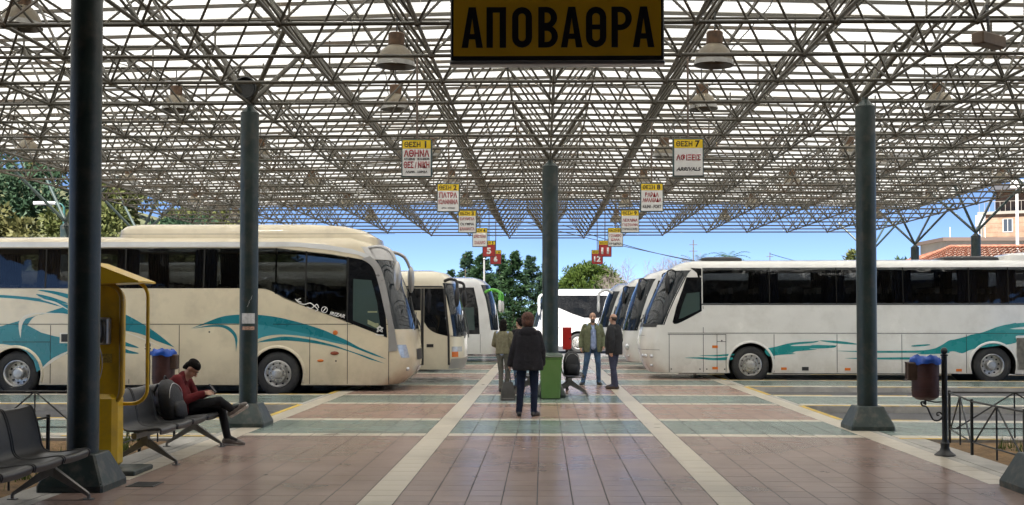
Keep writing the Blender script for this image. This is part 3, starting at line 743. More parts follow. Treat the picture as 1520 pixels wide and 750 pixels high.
bay_sign(RX, SP(1), '8', [('ΒΑΡΔΑ', 0.055, 0.28, 0.095, INKR), ('ΑΜΑΛΙΑΔΑ', -0.055, 0.39, 0.09, INKR), ('KILINI - PORT', -0.19, 0.38, 0.07, INKB)], 'white bay sign with KILINI - PORT in black at its foot')
bay_sign(RX, SP(2), '9', [('ΛΕΧΑΙΝΑ', 0.03, 0.39, 0.08, INKR), ('ΓΑΣΤΟΥΝΗ', -0.09, 0.39, 0.07, INKR), ('ΒΑΡΘΟΛΟΜΙΟ', -0.20, 0.39, 0.06, INKB)], 'white bay sign third from the front on the right, three crowded lines')
bay_sign(RX, SP(3), '10', [('ΓΟΥΜΕΡΟ', 0.05, 0.37, 0.085, INKR), ('ΚΑΛΑ', -0.075, 0.26, 0.08, INKR), ('ΕΦΕΔΡΙΚΑ', -0.20, 0.38, 0.07, INKB)], 'white bay sign fourth on the right, beside the red sign with the 11')
bay_sign(RX, SP(4), '11', [], 'red bay sign with big white numeral eleven, right of the aisle', '11')
bay_sign(RX, SP(5), '12', [], 'red bay sign with big white numeral twelve, smallest on the right', '12')
# the big sign
SY = 10.2; bs = thing('platform_sign', 'large amber sign reading ΑΠΟΒΑΘΡΑ in black capitals', 'sign', (0.13, SY, 4.36))
PB = mat('amber sign face', (0.85, 0.52, 0.02), 0.45, 0, 0.08, 3)
MB().bbox(-0.975, 0.975, -0.06, 0.06, -0.315, 0.32, 0.012).build('case', mat('dark sign case', (0.02, 0.02, 0.02), 0.4), bs)
MB().box(-0.945, 0.945, -0.066, -0.058, -0.275, 0.30).build('face', PB, bs)
MB().bbox(-0.98, 0.98, -0.075, 0.07, -0.355, -0.318, 0.006).build('rail', mat('aluminium rail', (0.35, 0.35, 0.36), 0.35, 0.7), bs)
for x in (-0.7, 0.7): MB().cyl((x, 0, 0.315), (x, 0, 0.76), 0.02).build('hanger', BLACK, bs)
def glyph(ch, w, h, t):
    """condensed block capitals drawn as outlines with holes -> list of polygons in (a,b)"""
    P = []
    def arc(cx, cz, rx, rz, a0, a1, n=8): return [(cx + rx*math.cos(R(a0 + (a1-a0)*i/n)), cz + rz*math.sin(R(a0 + (a1-a0)*i/n))) for i in range(n+1)]
    def band(o, i):   # closed ring between an outer and an inner loop of equal length
        for k in range(len(o)):
            k2 = (k+1) % len(o); P.append([o[k], o[k2], i[k2], i[k]])
    if ch in 'ΑA':
        P += [[(0, 0), (t*1.02, 0), (w/2 + t*0.12, h*0.86), (w/2 + t*0.4, h), (w/2 - t*0.55, h)], [(w, 0), (w - t*1.02, 0), (w/2 - t*0.12, h*0.86), (w/2 - t*0.1, h), (w/2 + t*0.55, h)], [(w*0.24, h*0.21), (w*0.76, h*0.21), (w*0.70, h*0.34), (w*0.30, h*0.34)]]
    elif ch == 'Π': P += [[(0, 0), (t, 0), (t, h - t*0.85), (0, h)], [(w - t, 0), (w, 0), (w, h), (w - t, h - t*0.85)], [(0, h), (t, h - t*0.85), (w - t, h - t*0.85), (w, h)]]
    elif ch in 'ΟΘ':
        r = w/2; ri = r - t
        o = arc(r, h - r, r, r, 0, 180) + arc(r, r, r, r, 180, 360); i = arc(r, h - r, ri, ri, 0, 180) + arc(r, r, ri, ri, 180, 360); band(o, i)
        if ch == 'Θ': P.append([(t*0.9, h*0.44), (w - t*0.9, h*0.44), (w - t*0.9, h*0.56), (t*0.9, h*0.56)])
    elif ch in 'ΒΡ':
        P.append([(0, 0), (t, 0), (t, h), (0, h)])
        def bowl(z0, z1, ww):
            rz = min((z1 - z0)/2, ww*0.62)
            o = [(t*0.9, z0)] + arc(ww - rz, z0 + rz, rz, rz, -90, 0) + arc(ww - rz, z1 - rz, rz, rz, 0, 90) + [(t*0.9, z1)]
            q = t*0.88; r2 = max(rz - t, 0.004); 
            i = [(t*0.9, z0 + q)] + arc(ww - t - r2, z0 + q + r2, r2, r2, -90, 0) + arc(ww - t - r2, z1 - q - r2, r2, r2, 0, 90) + [(t*0.9, z1 - q)]
            for k in range(len(o) - 1): P.append([o[k], o[k+1], i[k+1], i[k]])
        if ch == 'Β': bowl(0, h*0.55, w); bowl(h*0.47, h, w*0.96)
        else: bowl(h*0.42, h, w)
    return P
xs_ = [-0.872, -0.644, -0.411, -0.172, 0.034, 0.262, 0.495, 0.689]; ws_ = [0.194, 0.178, 0.182, 0.179, 0.197, 0.185, 0.185, 0.195]
for ch_, x, wd in zip('ΑΠΟΒΑΘΡΑ', xs_, ws_):
    mb = MB()
    for k, pl in enumerate(glyph(ch_, wd, 0.372, 0.058)):
        mb.poly([(x + a, -0.200 + b) for a, b in pl], -0.0695 - 0.00004*k, 0.0045)
    mb.build('letter', INKB, bs)
# ================================================================== COACHES
CREAM = mat('cream coach paint', (0.71, 0.615, 0.44), 0.22, 0, 0.05, 1.2, coat=0.6, skirt=(0.30, 0.25, 0.18), dirt=(0.33, 0.28, 0.20), dscale=1.4, damt=0.35)
PALE = mat('off white coach paint', (0.79, 0.775, 0.73), 0.24, 0, 0.05, 1.2, coat=0.5, skirt=(0.36, 0.32, 0.26), dirt=(0.50, 0.47, 0.41), dscale=1.4, damt=0.4)
WHITE_C = mat('white coach paint', (0.76, 0.76, 0.75), 0.2, 0, 0.04, 1.2, coat=0.6, skirt=(0.40, 0.37, 0.32), dirt=(0.45, 0.43, 0.40), dscale=1.4, damt=0.3)
CREAM_L = mat('light cream coach paint', (0.80, 0.735, 0.575), 0.22, 0, 0.05, 1.2, coat=0.6, skirt=(0.36, 0.31, 0.23), dirt=(0.55, 0.48, 0.36), dscale=1.4, damt=0.3)
GREYW = mat('greyish white coach paint', (0.50, 0.50, 0.50), 0.25, 0, 0.05, 1.2, coat=0.4)
GLASS_T = clear_glass('see-through tinted coach glass', (0.50, 0.52, 0.54))
SEATF = mat('blue grey seat fabric', (0.05, 0.065, 0.12), 0.9, 0, 0.3, 14)
HEADC = mat('pale headrest cloth', (0.6, 0.58, 0.54), 0.9)
CURT = mat('dusty blue window curtain', (0.07, 0.10, 0.20), 0.9, 0, 0.25, 9)
SILVER = mat('silver coach paint', (0.45, 0.44, 0.43), 0.3, 0.5, 0.08, 2, coat=0.4)
TEAL = mat('teal livery film', (0.015, 0.19, 0.23), 0.28, 0, 0.08, 2, coat=0.3)
TEAL_L = mat('light teal livery film', (0.05, 0.27, 0.32), 0.28, 0, 0.08, 2, coat=0.3)
TEAL_G = mat('sea green livery film', (0.02, 0.27, 0.27), 0.28, 0, 0.1, 3, coat=0.3)
STRIPE_W = mat('pale livery line', (0.68, 0.64, 0.55), 0.3)
SEAM = mat('panel gap', (0.02, 0.019, 0.017), 0.9)
GREEN_M = mat('bright green mirror arm', (0.12, 0.50, 0.05), 0.3, 0, 0.05, 3, coat=0.4)
GRILLE = mat('dusty grille', (0.20, 0.185, 0.16), 0.6, 0.2, 0.3, 10)
CURTAIN = mat('cab curtain', (0.28, 0.30, 0.17), 0.9, 0, 0.2, 10)

def make_wheel(parent, u, dirx, y, zc, rear=False):
    wh = thing('wheel', None, None, (dirx*u, y, zc)); wh.parent = parent
    MB().lathe([(0.30, 0.05), (0.33, 0.0), (0.42, -0.012), (0.485, 0.012), (0.508, 0.05), (0.512, 0.14), (0.50, 0.26), (0.30, 0.27)], axis='y', n=40, cap=False).build('tyre', RUBBER, wh, 40)
    rm = MB()
    if rear:
        rm.lathe([(0.305, 0.03), (0.312, 0.012), (0.292, 0.006), (0.272, 0.03), (0.262, 0.16), (0.17, 0.185), (0.135, 0.18), (0.13, 0.06), (0.10, 0.035), (0.001, 0.03)], axis='y', n=36, cap=False)
    else:
        rm.lathe([(0.305, 0.03), (0.312, 0.010), (0.292, 0.004), (0.275, 0.02), (0.225, 0.05), (0.205, 0.046), (0.195, 0.0), (0.182, -0.03), (0.12, -0.035), (0.11, -0.055), (0.085, -0.065), (0.001, -0.068)], axis='y', n=36, cap=False)
    rm.build('rim', RIM, wh, 35)
    ho = MB(); bo = MB()
    for k in range(10):
        a = 2*math.pi*k/10 + 0.15
        if rear: ho.cyl((0.222*math.cos(a), 0.165, 0.222*math.sin(a)), (0.222*math.cos(a), 0.18, 0.222*math.sin(a)), 0.028, n=10)
        else: ho.cyl((0.247*math.cos(a), 0.026, 0.247*math.sin(a)), (0.247*math.cos(a), 0.05, 0.247*math.sin(a)), 0.024, n=10)
        a += 0.3; rb, yb = (0.15, 0.15) if rear else (0.155, -0.052)
        bo.cyl((rb*math.cos(a), yb, rb*math.sin(a)), (rb*math.cos(a), yb + 0.04, rb*math.sin(a)), 0.017, n=6)
    ho.build('vent_hole', PLASTIC, wh, kind='stuff'); bo.build('wheel_nut', CHROME, wh, kind='stuff')
    return wh

class Coach:
    def __init__(s, name, label, nose_x, y_near, dirx, L, W, z0, zs, zt, nose, D, body, rz=0.0, wheels=(), arch=0.60, group='coaches parked in the bays', far_detail=True, zc=0.392, rear_wheels=(), holes=()):
        s.holes = [list(h) for h in holes]; s.d = dirx; s.L = L; s.W = W; s.z0 = z0; s.zs_ = zs; s.zt = zt; s.D = D; s.body = body
        s.nz = [p[0] for p in nose]; s.nu = [p[1] for p in nose]
        s.t = thing(name, label, 'coach', (nose_x, y_near, 0), rz, group)
        rr = 0.34
        s.ring = [(0.0, zs)]
        for k in range(1, 7):
            a = R(90*k/6); s.ring.append((rr*(1 - math.cos(a)), zs + (zt - 0.06 - zs)*math.sin(a)))
        for f in (0.35, 0.7, 1.0): s.ring.append((rr + (W/2 - rr)*f, zt - 0.06 + 0.06*(1 - (1-f)**2)))
        s.shell(wheels, arch, zc, rear_wheels)
    def u0(s, z, t):
        t = min(1.0, abs(t)); return float(np.interp(z, s.nz, s.nu)) + s.D*(1 - (1 - t**2.5)**(1/2.5))
    def P(s, u, y, z): return (s.d*u, y, z)
    def F(s, z, y, off=0.0):                       # a point on the front surface
        return s.P(s.u0(z, (y - s.W/2)/(s.W/2)) - off, y, z)
    def shell(s, wheels, arch, zc, rear_wheels):
        W, L = s.W, s.L; mb = MB()
        zr = list(np.linspace(s.z0, s.zs_, 16))
        rows = [(z, W/2) for z in zr] + [(z, W/2 - y) for y, z in s.ring[1:]]
        N = 24; grid = []
        for z, hw in rows:
            rw = []
            for k in range(N + 1):
                q = math.sin((k/N - 0.5)*math.pi)
                rw.append(s.F(z, W/2 + q*max(hw, 0.002)))
            grid.append(rw)
        n0 = len(mb.v); mb.v += [p for r in grid for p in r]; fs = []
        for i in range(len(grid) - 1):
            for k in range(N): fs.append((n0 + i*(N+1) + k, n0 + i*(N+1) + k + 1, n0 + (i+1)*(N+1) + k + 1, n0 + (i+1)*(N+1) + k))
        mb.f += fs; mb.mi += [0]*len(fs)
        # sides
        arches = sorted(list(wheels) + list(rear_wheels))
        pts = [(s.u0(z, 1), z) for z in reversed(zr)]
        for u in arches:
            a0 = math.asin(min(1, max(-1, (s.z0 - zc)/arch)))
            for k in range(17):
                a = math.pi - a0 + (2*a0 - math.pi)*k/16 if True else 0
                pts.append((u + arch*math.cos(a), zc + arch*math.sin(a)))
        pts += [(L, s.z0), (L, s.zs_)]
        fr = [p for p in pts[:len(zr)]]; rest = pts[len(zr):]; polys = [pts]; hl = s.holes
        if hl and len(hl[0]) == 4:            # rectangular window opening: the panel in four pieces round it
            us = [p[0] for p in hl[0]]; zz = [p[1] for p in hl[0]]; ha, hb, zl, zh = min(us), max(us), min(zz), max(zz)
            f = lambda z: (s.u0(z, 1), z)
            polys = [[f(zl)] + [p for p in fr if p[1] < zl - 1e-4] + rest[:-1] + [(L, zl)],
                     [f(zh)] + [p for p in fr if zl + 1e-4 < p[1] < zh - 1e-4] + [f(zl), (ha, zl), (ha, zh)],
                     [(hb, zl), (L, zl), (L, zh), (hb, zh)],
                     [p for p in fr if p[1] > zh + 1e-4] + [f(zh), (L, zh), (L, s.zs_)]]; hl = []
        for pg in polys:
            hs = hl if pg is pts else []
            tri = tessellate_polygon([[Vector((a, b, 0)) for a, b in pl] for pl in [pg] + hs]); allp = pg + [p for h in hs for p in h]
            for y in (0.0, W):
                mb.add([s.P(u, y, z) for u, z in allp], [tuple(t) for t in tri])
        # roof
        full = s.ring + [(W - y, z) for y, z in reversed(s.ring[:-1])]
        us = [None, 0.3, 0.6, 1.0]; g = []
        for y, z in full:
            ua = s.u0(z, (y - W/2)/(W/2)); g.append([s.P(ua + (L - ua)*f, y, z) for f in (0, 0.02, 0.1, 0.5, 1.0)])
        for i in range(len(g) - 1):
            mb.add(g[i] + g[i+1], [(k, k+1, 6+k, 5+k) for k in range(4)])
        mb.add([s.P(L, y, z) for y, z in full] + [s.P(L, W, s.z0), s.P(L, 0, s.z0)], [tuple(range(len(full) + 2))])
        me = mb.mesh('body', s.body, None, False)
        bm = bmesh.new(); bm.from_mesh(me); bmesh.ops.remove_doubles(bm, verts=bm.verts, dist=0.002); bmesh.ops.recalc_face_normals(bm, faces=bm.faces); bm.to_mesh(me); bm.free()
        me.polygons.foreach_set('use_smooth', [True]*len(me.polygons)); me.set_sharp_from_angle(angle=R(32))
        o = bpy.data.objects.new('body', me); link(o, s.t); s.body_o = o
        ub = MB(); ua = s.u0(s.z0 + .1, 0) + 0.5
        a = sorted([s.d*ua, s.d*(L - 0.2)]); ub.box(a[0], a[1], 0.62, W - 0.62, s.z0 + 0.08, s.z0 + 1.1)
        prev = ua + 0.4
        for u in arches + [L + 0.4]:
            q = sorted([s.d*prev, s.d*(u - arch - 0.02)])
            if q[1] - q[0] > 0.1: ub.box(q[0], q[1], 0.10, W - 0.10, s.z0 - 0.03, s.z0 + 0.3)
            prev = u + arch + 0.02
        ub.build('underbody', PLASTIC, s.t)
        for u in arches:
            for yy, s2 in ((0.004, 1), (W - 0.004, -1)):
                lin = MB()
                rings = []
                for (yo, rr) in ((0.0, arch), (0.55*s2, arch)):
                    rings.append([s.P(u + rr*math.cos(R(200 - 220*k/20)), yy + yo, zc + rr*math.sin(R(200 - 220*k/20))) for k in range(21)])
                lin.loft(rings, False, False)
                lin.add([s.P(u + arch*math.cos(R(18*k)), yy + 0.55*s2, zc + arch*math.sin(R(18*k))) for k in range(20)], [tuple(range(20))])
                lin.build('wheel_housing', PLASTIC, s.t)
            lip = MB()
            th0 = 197; n = 24; rg = []
            for (rr, yo) in ((arch - 0.004, 0.02), (arch - 0.004, -0.014), (arch + 0.02, -0.02), (arch + 0.055, -0.008), (arch + 0.06, 0.003)):
                rg.append([s.P(u + rr*math.cos(R(th0 - (2*th0 - 180)*k/n)), yo, max(s.z0, zc + rr*math.sin(R(th0 - (2*th0 - 180)*k/n)))) for k in range(n + 1)])
            lip.loft(rg, False, False)
            lip.build('wheel_arch', s.body, s.t, 60)
        for u in wheels: make_wheel(s.t, u, s.d, 0.06, zc); 
        for u in rear_wheels: make_wheel(s.t, u, s.d, 0.06, zc, True)
        for u in list(wheels) + list(rear_wheels): MB().lathe([(0.25, -0.28), (0.51, -0.27), (0.51, 0.0), (0.30, 0.0), (0.25, -0.02)], (s.d*u, W - 0.05, zc), axis='y', n=28).build('offside_tyre', RUBBER, s.t, 40)
    def cabin(s, hole, ua, ub, zf=1.26, pitch=0.80, curtains=()):
        """floor, double seats and the far-side glass, seen through the near windows"""
        MB().poly([(s.d*u, z) for u, z in hole], s.W + 0.0005, 0.004).build('window', GLASS_T, s.t)
        a = sorted([s.d*ua, s.d*ub]); MB().box(a[0], a[1], 0.05, s.W - 0.05, zf, zf + 0.04).build('cabin_floor', PLASTIC, s.t)
        for uc, za, zb_ in curtains:            # gathered curtains beside the window posts, both sides
            for yy in (0.10, s.W - 0.10):
                V = []; n = 26
                for zz in (za, zb_):
                    for k in range(n + 1):
                        x = uc - 0.26 + 0.52*k/n; V.append(s.P(x, yy + 0.02*math.sin(k*2.1) + max(0, zz - 1.75)*0.07*(1 if yy < 1 else -1), zz))
                mb = MB(); mb.add(V, [(k, k+1, n+2+k, n+1+k) for k in range(n)]); mb.build('curtain', CURT, s.t, 60)
        me = None; u = ua + 0.5
        while u < ub - 0.5:
            for y0 in (0.24, s.W - 1.14):
                if me is None:
                    mb = MB()
                    for k in (0, 1):
                        y = k*0.46; mb.bbox(min(0, -s.d*0.42), max(0, -s.d*0.42), y, y + 0.43, 0.25, 0.42, 0.03)
                        mb.loft([[(x0, y + e, z) for x0, e in ()] or [(s.d*(o - .05), y + e, z), (s.d*(o + .05), y + e, z), (s.d*(o + .05), y + .43 - e, z), (s.d*(o - .05), y + .43 - e, z)] for z, o, e in ((0.38, 0.0, 0.01), (0.75, 0.06, 0.0), (0.98, 0.11, 0.03), (1.0, 0.115, 0.09), (1.15, 0.14, 0.09), (1.20, 0.15, 0.13))])
                    mb.cur = 1
                    for k in (0, 1): mb.box(s.d*0.07 if s.d > 0 else -0.2, 0.2 if s.d > 0 else 0.07*s.d, k*0.46 + 0.08, k*0.46 + 0.35, 1.0, 1.16)
                    me = mb.mesh('seat', [SEATF, HEADC])
                o = bpy.data.objects.new('passenger_seat', me.copy()); link(o, s.t); o.data.transform(Matrix.Translation((s.d*u, y0, zf + 0.04)))
            u += pitch
    def side(s, name, pts, m, y=-0.004, th=0.007, label=None):
        o = MB().poly([(s.d*u, z) for u, z in pts], y, th).build(name, m, s.t)
        if label: o['label'] = label
        return o
    def seams(s, segs, wd=0.014):
        mb = MB()
        for (u0, z0, u1, z1) in segs:
            d = Vector((u1 - u0, z1 - z0)).normalized() * wd/2; nx, nz = -d.y, d.x
            mb.poly([(s.d*(u0+nx), z0+nz), (s.d*(u1+nx), z1+nz), (s.d*(u1-nx), z1-nz), (s.d*(u0-nx), z0-nz)], -0.0035, 0.005)
        mb.build('panel_gap', SEAM, s.t, kind='stuff')
    def patch(s, name, z0, z1, t0, t1, m, off=0.006, nz=10, ny=16, shape=None, parent=None):
        V = []; F = []
        for i in range(nz + 1):
            z = z0 + (z1 - z0)*i/nz
            a, b = (t0, t1) if shape is None else shape(i/nz)
            for k in range(ny + 1):
                qa, qb = math.asin(max(-1, min(1, a))), math.asin(max(-1, min(1, b))); q = math.sin(qa + (qb - qa)*k/ny); y = s.W/2 + q*s.W/2
                V.append(s.F(z, y, off)) 
        for i in range(nz):
            for k in range(ny): a = i*(ny+1) + k; F.append((a, a+1, a+ny+2, a+ny+1))
        mb = MB(); mb.v = V; mb.f = F; mb.mi = [0]*len(F)
        return mb.build(name, m, parent or s.t, 40)
    def lampat(s, z, t, r, m=None, name='headlight', off=-0.01):
        y = s.W/2 + t*s.W/2; p = s.F(z, y, off)
        return MB().ell(p, r, 14, 8).build(name, m or LENS, s.t, 50)

# ---------------------------------------------- 1: cream coach with teal swooshes, nearest on the left
S1 = 64.8
def q1(x, y): return ((617 - x)/S1, 1.71 + (470 - y)/S1)
H1 = [q1(-165, 426.5), q1(392, 428), q1(412, 436.5), q1(421, 441.5), q1(452, 453.5), q1(513.5, 476.3), q1(513.5, 382.5), q1(490, 378.5), q1(452, 374), q1(408, 369), q1(-165, 368.5)]
b1 = Coach('coach', 'cream coach with teal swooshes and silver front pillar, nearest on the left', -2.92, 25.55, -1, 13.0, 2.55, 0.14, 3.30, 3.62,
           [(0.14, 0.40), (0.3, 0.14), (0.62, 0.0), (1.0, 0.03), (1.45, 0.10), (2.0, 0.25), (2.5, 0.43), (3.0, 0.62), (3.3, 0.80), (3.45, 1.05), (3.56, 1.45), (3.62, 2.0)], 0.56, CREAM,
           wheels=(3.17,), rear_wheels=(9.22,), holes=[H1])
b1.cabin(H1, 1.9, 12.6, curtains=[(q1(x, 0)[0], q1(0, 427)[1], q1(0, 369)[1]) for x in (-60, 62, 182, 300)])
pane_x = [-170, -60, 62, 182, 300, 408]
for a, b in zip(pane_x[:-1], pane_x[1:]):
    b1.side('mullion', [q1(b - 1.2, 428 if b < 408 else 436), q1(b + 1.2, 428 if b < 408 else 437), q1(b + 1.2, 367.5), q1(b - 1.2, 367.5)], SEAM, -0.003, 0.03)
    if b < 408: b1.side('window', [q1(a + 1, 428), q1(b - 1, 428), q1(b - 1, 367), q1(a + 1, 367)], GLASS_T)
    else: b1.side('window', spline([q1(a + 1, 428), q1(370, 428), q1(396, 430), q1(412, 438)], 5) + [q1(421, 443), q1(452, 455), q1(452, 372.5), q1(430, 370), q1(408, 367.5), q1(a + 1, 367)], GLASS_T)
b1.side('window', [q1(454, 455.5), q1(514.5, 478), q1(514.5, 381), q1(490, 377), q1(454, 372.8)], GLASS_T)
b1.side('mullion', [q1(451.8, 455), q1(454.2, 456), q1(454.2, 372.5), q1(451.8, 372.3)], SEAM, -0.003, 0.03)
b1.side('mullion', [q1(513.5, 478), q1(517, 479), q1(517, 381), q1(513.5, 381)], SEAM, -0.003, 0.03)
b1.side('cab_window', [q1(516.5, 478.6), q1(575, 501.5)] + spline([q1(573, 470), q1(564, 432), q1(556, 404), q1(548, 392), q1(536, 385)], 4) + [q1(516.5, 381.3)], GLASS)
b1.side('cab_glass', [q1(524, 476), q1(566, 492), q1(560, 450), q1(551, 416), q1(524, 414)], GLASSG, -0.0075, 0.003)
b1.side('curtain', [q1(546, 481), q1(563, 489), q1(560, 462), q1(546, 462)], CURTAIN, -0.0095, 0.0015)
b1.side('cant_rail', [q1(-170, 365.8), q1(440, 365.8), q1(490, 371), q1(530, 378), q1(556, 389), q1(548, 378), q1(520, 369), q1(480, 362.5), q1(430, 358.5), q1(-170, 358)], WHITE_C, -0.014, 0.018)
b1.side('pillar', spline([q1(536, 384), q1(550, 392), q1(558, 404), q1(566, 434), q1(575, 470), q1(577, 501), q1(577.5, 522)], 4) + spline([q1(590, 521), q1(588, 505), q1(582, 470), q1(573, 425), q1(562, 393), q1(548, 380)], 4), SILVER, -0.016, 0.02)
b1.patch('windscreen', 1.42, 3.02, -0.98, 0.98, GLASSW, nz=14, ny=24)
b1.patch('front_brow', 3.03, 3.32, -0.995, 0.995, SILVER, 0.010, ny=24)
b1.patch('front_pillar', 1.0, 3.03, -0.9995, -0.981, SILVER, 0.012, ny=4)
b1.patch('front_pillar', 1.0, 3.03, 0.981, 0.9995, SILVER, 0.012, ny=4)
b1.patch('number_plate', 0.42, 0.54, -0.2, 0.2, WHITE_P, 0.012, 2, 6)
b1.patch('grille', 0.7, 0.95, -0.45, 0.45, PLASTIC, 0.006, 3, 10)
for t_ in (-0.86, 0.86):
    b1.patch('headlight', 0.76, 1.06, *((-0.985, -0.80) if t_ < 0 else (0.80, 0.985)), LENS, 0.012, 4, 8, shape=(lambda f, s_=(1 if t_ > 0 else -1): ((0.80 + 0.06*f, 0.955 + 0.035*f) if s_ > 0 else (-0.955 - 0.035*f, -0.80 - 0.06*f))))
    b1.lampat(0.50, t_*0.92, (0.06, 0.05, 0.05), name='fog_lamp')
wp = MB()
for yy, tt in ((0.6, 1.5), (1.5, 2.3)):
    wp.tube([b1.F(1.40, yy, 0.06), b1.F(1.55, yy + 0.25, 0.05), b1.F(1.8, tt, 0.045)], 0.014, 6); wp.tube([b1.F(1.5, tt - 0.5, 0.03), b1.F(2.2, tt + 0.1, 0.03)], 0.012, 6)
wp.build('wiper', BLACK, b1.t)
for yy, s_ in ((0.12, -1), (2.43, 1)):
    hp = b1.F(3.16, yy, 0.0)
    m = MB(); p0 = Vector(hp); pth = spline([tuple(p0 + Vector((-0.25, 0, 0.12))), tuple(p0 + Vector((0.12, s_*0.10, 0.16))), tuple(p0 + Vector((0.40, s_*0.20, 0.04))), tuple(p0 + Vector((0.54, s_*0.24, -0.25)))], 5)
    m.tube(pth, [0.032 + 0.012*math.sin(k/len(pth)*3.14) for k in range(len(pth))], 8)
    mo = m.build('mirror', SILVER, b1.t, 60)
    MB().ell(p0 + Vector((0.56, s_*0.25, -0.52)), (0.09, 0.10, 0.34), 12, 9).build('mirror_head', SILVER, mo, 60)
sw = [spline([q1(282,488), q1(302,480), q1(328,470.4), q1(352,467.3), q1(381,467.3), q1(414,471.6), q1(448,480), q1(479,489.6), q1(496,497), q1(516,506), q1(534,516), q1(556,525), q1(575,533.5)], 4)
      + spline([q1(556,528), q1(534,519.6), q1(517.6,513), q1(491,504), q1(460,496.8), q1(424,489.6), q1(388,482.4), q1(352,480.7), q1(333,480.7), q1(311,481.2), q1(302,482.4)], 4),
      spline([q1(379,509), q1(400,503), q1(424,499.8), q1(460,504), q1(496,512.6), q1(516,519.6), q1(544,529), q1(572,540)], 4) + spline([q1(549,533.5), q1(520,522.5), q1(491,514.3), q1(460,508.8), q1(424,505.7), q1(400,507)], 4),
      spline([q1(284,488), q1(309,485.5), q1(328,486), q1(340,492), q1(348,503), q1(350,523)], 4) + spline([q1(352,505), q1(349.6,495.6), q1(340,486), q1(328,482.4), q1(309,483)], 4),
      spline([q1(-90,436), q1(0,438), q1(60,444), q1(100,453), q1(140,457), q1(178,464.5), q1(213,482.7), q1(235,497.6), q1(258,516)], 4) + spline([q1(230,506), q1(209,496.5), q1(178,490), q1(150,485), q1(100,467), q1(70,465.5), q1(48,470), q1(37,483)], 4)
      + spline([q1(58,494), q1(84,500.5), q1(110,503), q1(108,520), q1(76,534), q1(52,553)], 4) + [q1(47, 536), q1(36, 523), q1(20, 514), q1(0, 511), q1(-90, 511)],
      spline([q1(50,430.5), q1(75,432), q1(110,440), q1(140,452), q1(110,447), q1(78,437)], 3, True), spline([q1(48,436.5), q1(72,441), q1(98,451), q1(70,447)], 3, True),
      spline([q1(178,506), q1(190,510), q1(205,516.5), q1(190,515), q1(178,512)], 3, True), spline([q1(178,516), q1(192,521), q1(205,525), q1(190,525), q1(178,521)], 3, True)]
for k, p in enumerate(sw): b1.side('livery_swoosh', p, TEAL, -0.0022 - 0.0001*k, 0.003)
b1.side('livery_swoosh', spline([q1(374,482), q1(400,483), q1(448,491), q1(489,503), q1(516,513)], 4) + spline([q1(491,508), q1(460,501), q1(424,497), q1(396,499), q1(374,507)], 4), TEAL_L, -0.0021, 0.003)
for k, p in enumerate([[q1(27,502), q1(24,480), q1(34,468), q1(58,464), q1(100,467), q1(58,466), q1(38,471), q1(29,483)], [q1(55,444), q1(80,452), q1(100,461), q1(78,448)], [q1(56,551), q1(76,532), q1(106,519), q1(78,536)], [q1(180,492), q1(205,500), q1(244,518), q1(210,504)]]):
    b1.side('livery_line', spline(p, 3, True), STRIPE_W, -0.0042 - 0.0001*k, 0.003)
b1.seams([(*q1(-170, 481.5), *q1(373, 481.5)), (*q1(405, 481.5), *q1(577, 481.5))] + [(*q1(x, y0), *q1(x, 570)) for x, y0 in ((72, 483), (190, 380), (265, 483), (460, 500), (516, 479.5), (577.5, 502))] + [(*q1(0, 508), *q1(72, 508))])
b1.seams([(*q1(130, 346.5), *q1(585, 346.5))], 0.008)
for (x, y, r, m_) in ((476, 535.5, 0.075, AMBER), (497, 524.5, 0.10, mat('dark marker lens', (0.25, 0.06, 0.03), 0.25)), (498, 494, 0.06, AMBER)):
    u, z = q1(x, y); MB().ell((-u, -0.004, z), (r, 0.02, r*0.45 if r != 0.06 else 0.055), 12, 8).build('side_marker', m_, b1.t, 50)
fl = MB(); hp_ = MB()
for x, y in ((310, 493), (499, 536)):
    u, z = q1(x, y); fl.cyl((-u, -0.006, z), (-u, 0.0, z), 0.02, n=10)
fl.build('lock', PLASTIC, b1.t)
u, z = q1(93, 502); b1.side('fuel_flap', [(u - .11, z - .12), (u + .11, z - .12), (u + .11, z + .12), (u - .11, z + .12)], STRIPE_W, -0.006, 0.008); b1.side('flap_recess', [(u - .09, z - .09), (u + .075, z - .09), (u + .075, z + .09), (u - .09, z + .09)], PLASTIC, -0.008, 0.004)
u, z = q1(486, 467); ang = math.atan2(23.4, 63.2)
lettering('lettering', 'IRIZAR', 0.36, 0.085, INKW, b1.t, (-q1(501, 467.5)[0], -0.0085, q1(501, 467.5)[1]), (0, R(12), 0), bold=0.03, shear=0.2)
em = MB(); u, z = q1(481.5, 460)
for k in range(20):
    a, a2 = 2*math.pi*k/20, 2*math.pi*(k+1)/20
    em.poly([(-u + 0.075*math.cos(a), z + .075*math.sin(a)), (-u + 0.075*math.cos(a2), z + .075*math.sin(a2)), (-u + 0.06*math.cos(a2), z + .06*math.sin(a2)), (-u + 0.06*math.cos(a), z + .06*math.sin(a))], -0.008 , 0.003)
em.poly([(-u - .045, z - .045), (-u - .03, z - .05), (-u + .045, z + .04), (-u + .03, z + .05)], -0.0081, 0.003); em.build('emblem', INKW, b1.t)
# curling ornament and star sticker on the glass
for pts in ([(438, 444), (444, 450), (452, 452), (460, 450), (466, 454), (472, 460), (468, 462)], [(446, 443), (441, 446), (447, 449)], [(456, 456), (462, 458), (470, 452), (473, 457)], [(560, 493), (564, 484), (568, 493), (560, 487), (569, 487), (560, 493)], [(558, 497), (570, 498)]):
    pp = [(-q1(x, y)[0], -0.011, q1(x, y)[1]) for x, y in pts]; MB().tube(spline(pp, 4), 0.011, 5).build('sticker', INKW, b1.t)
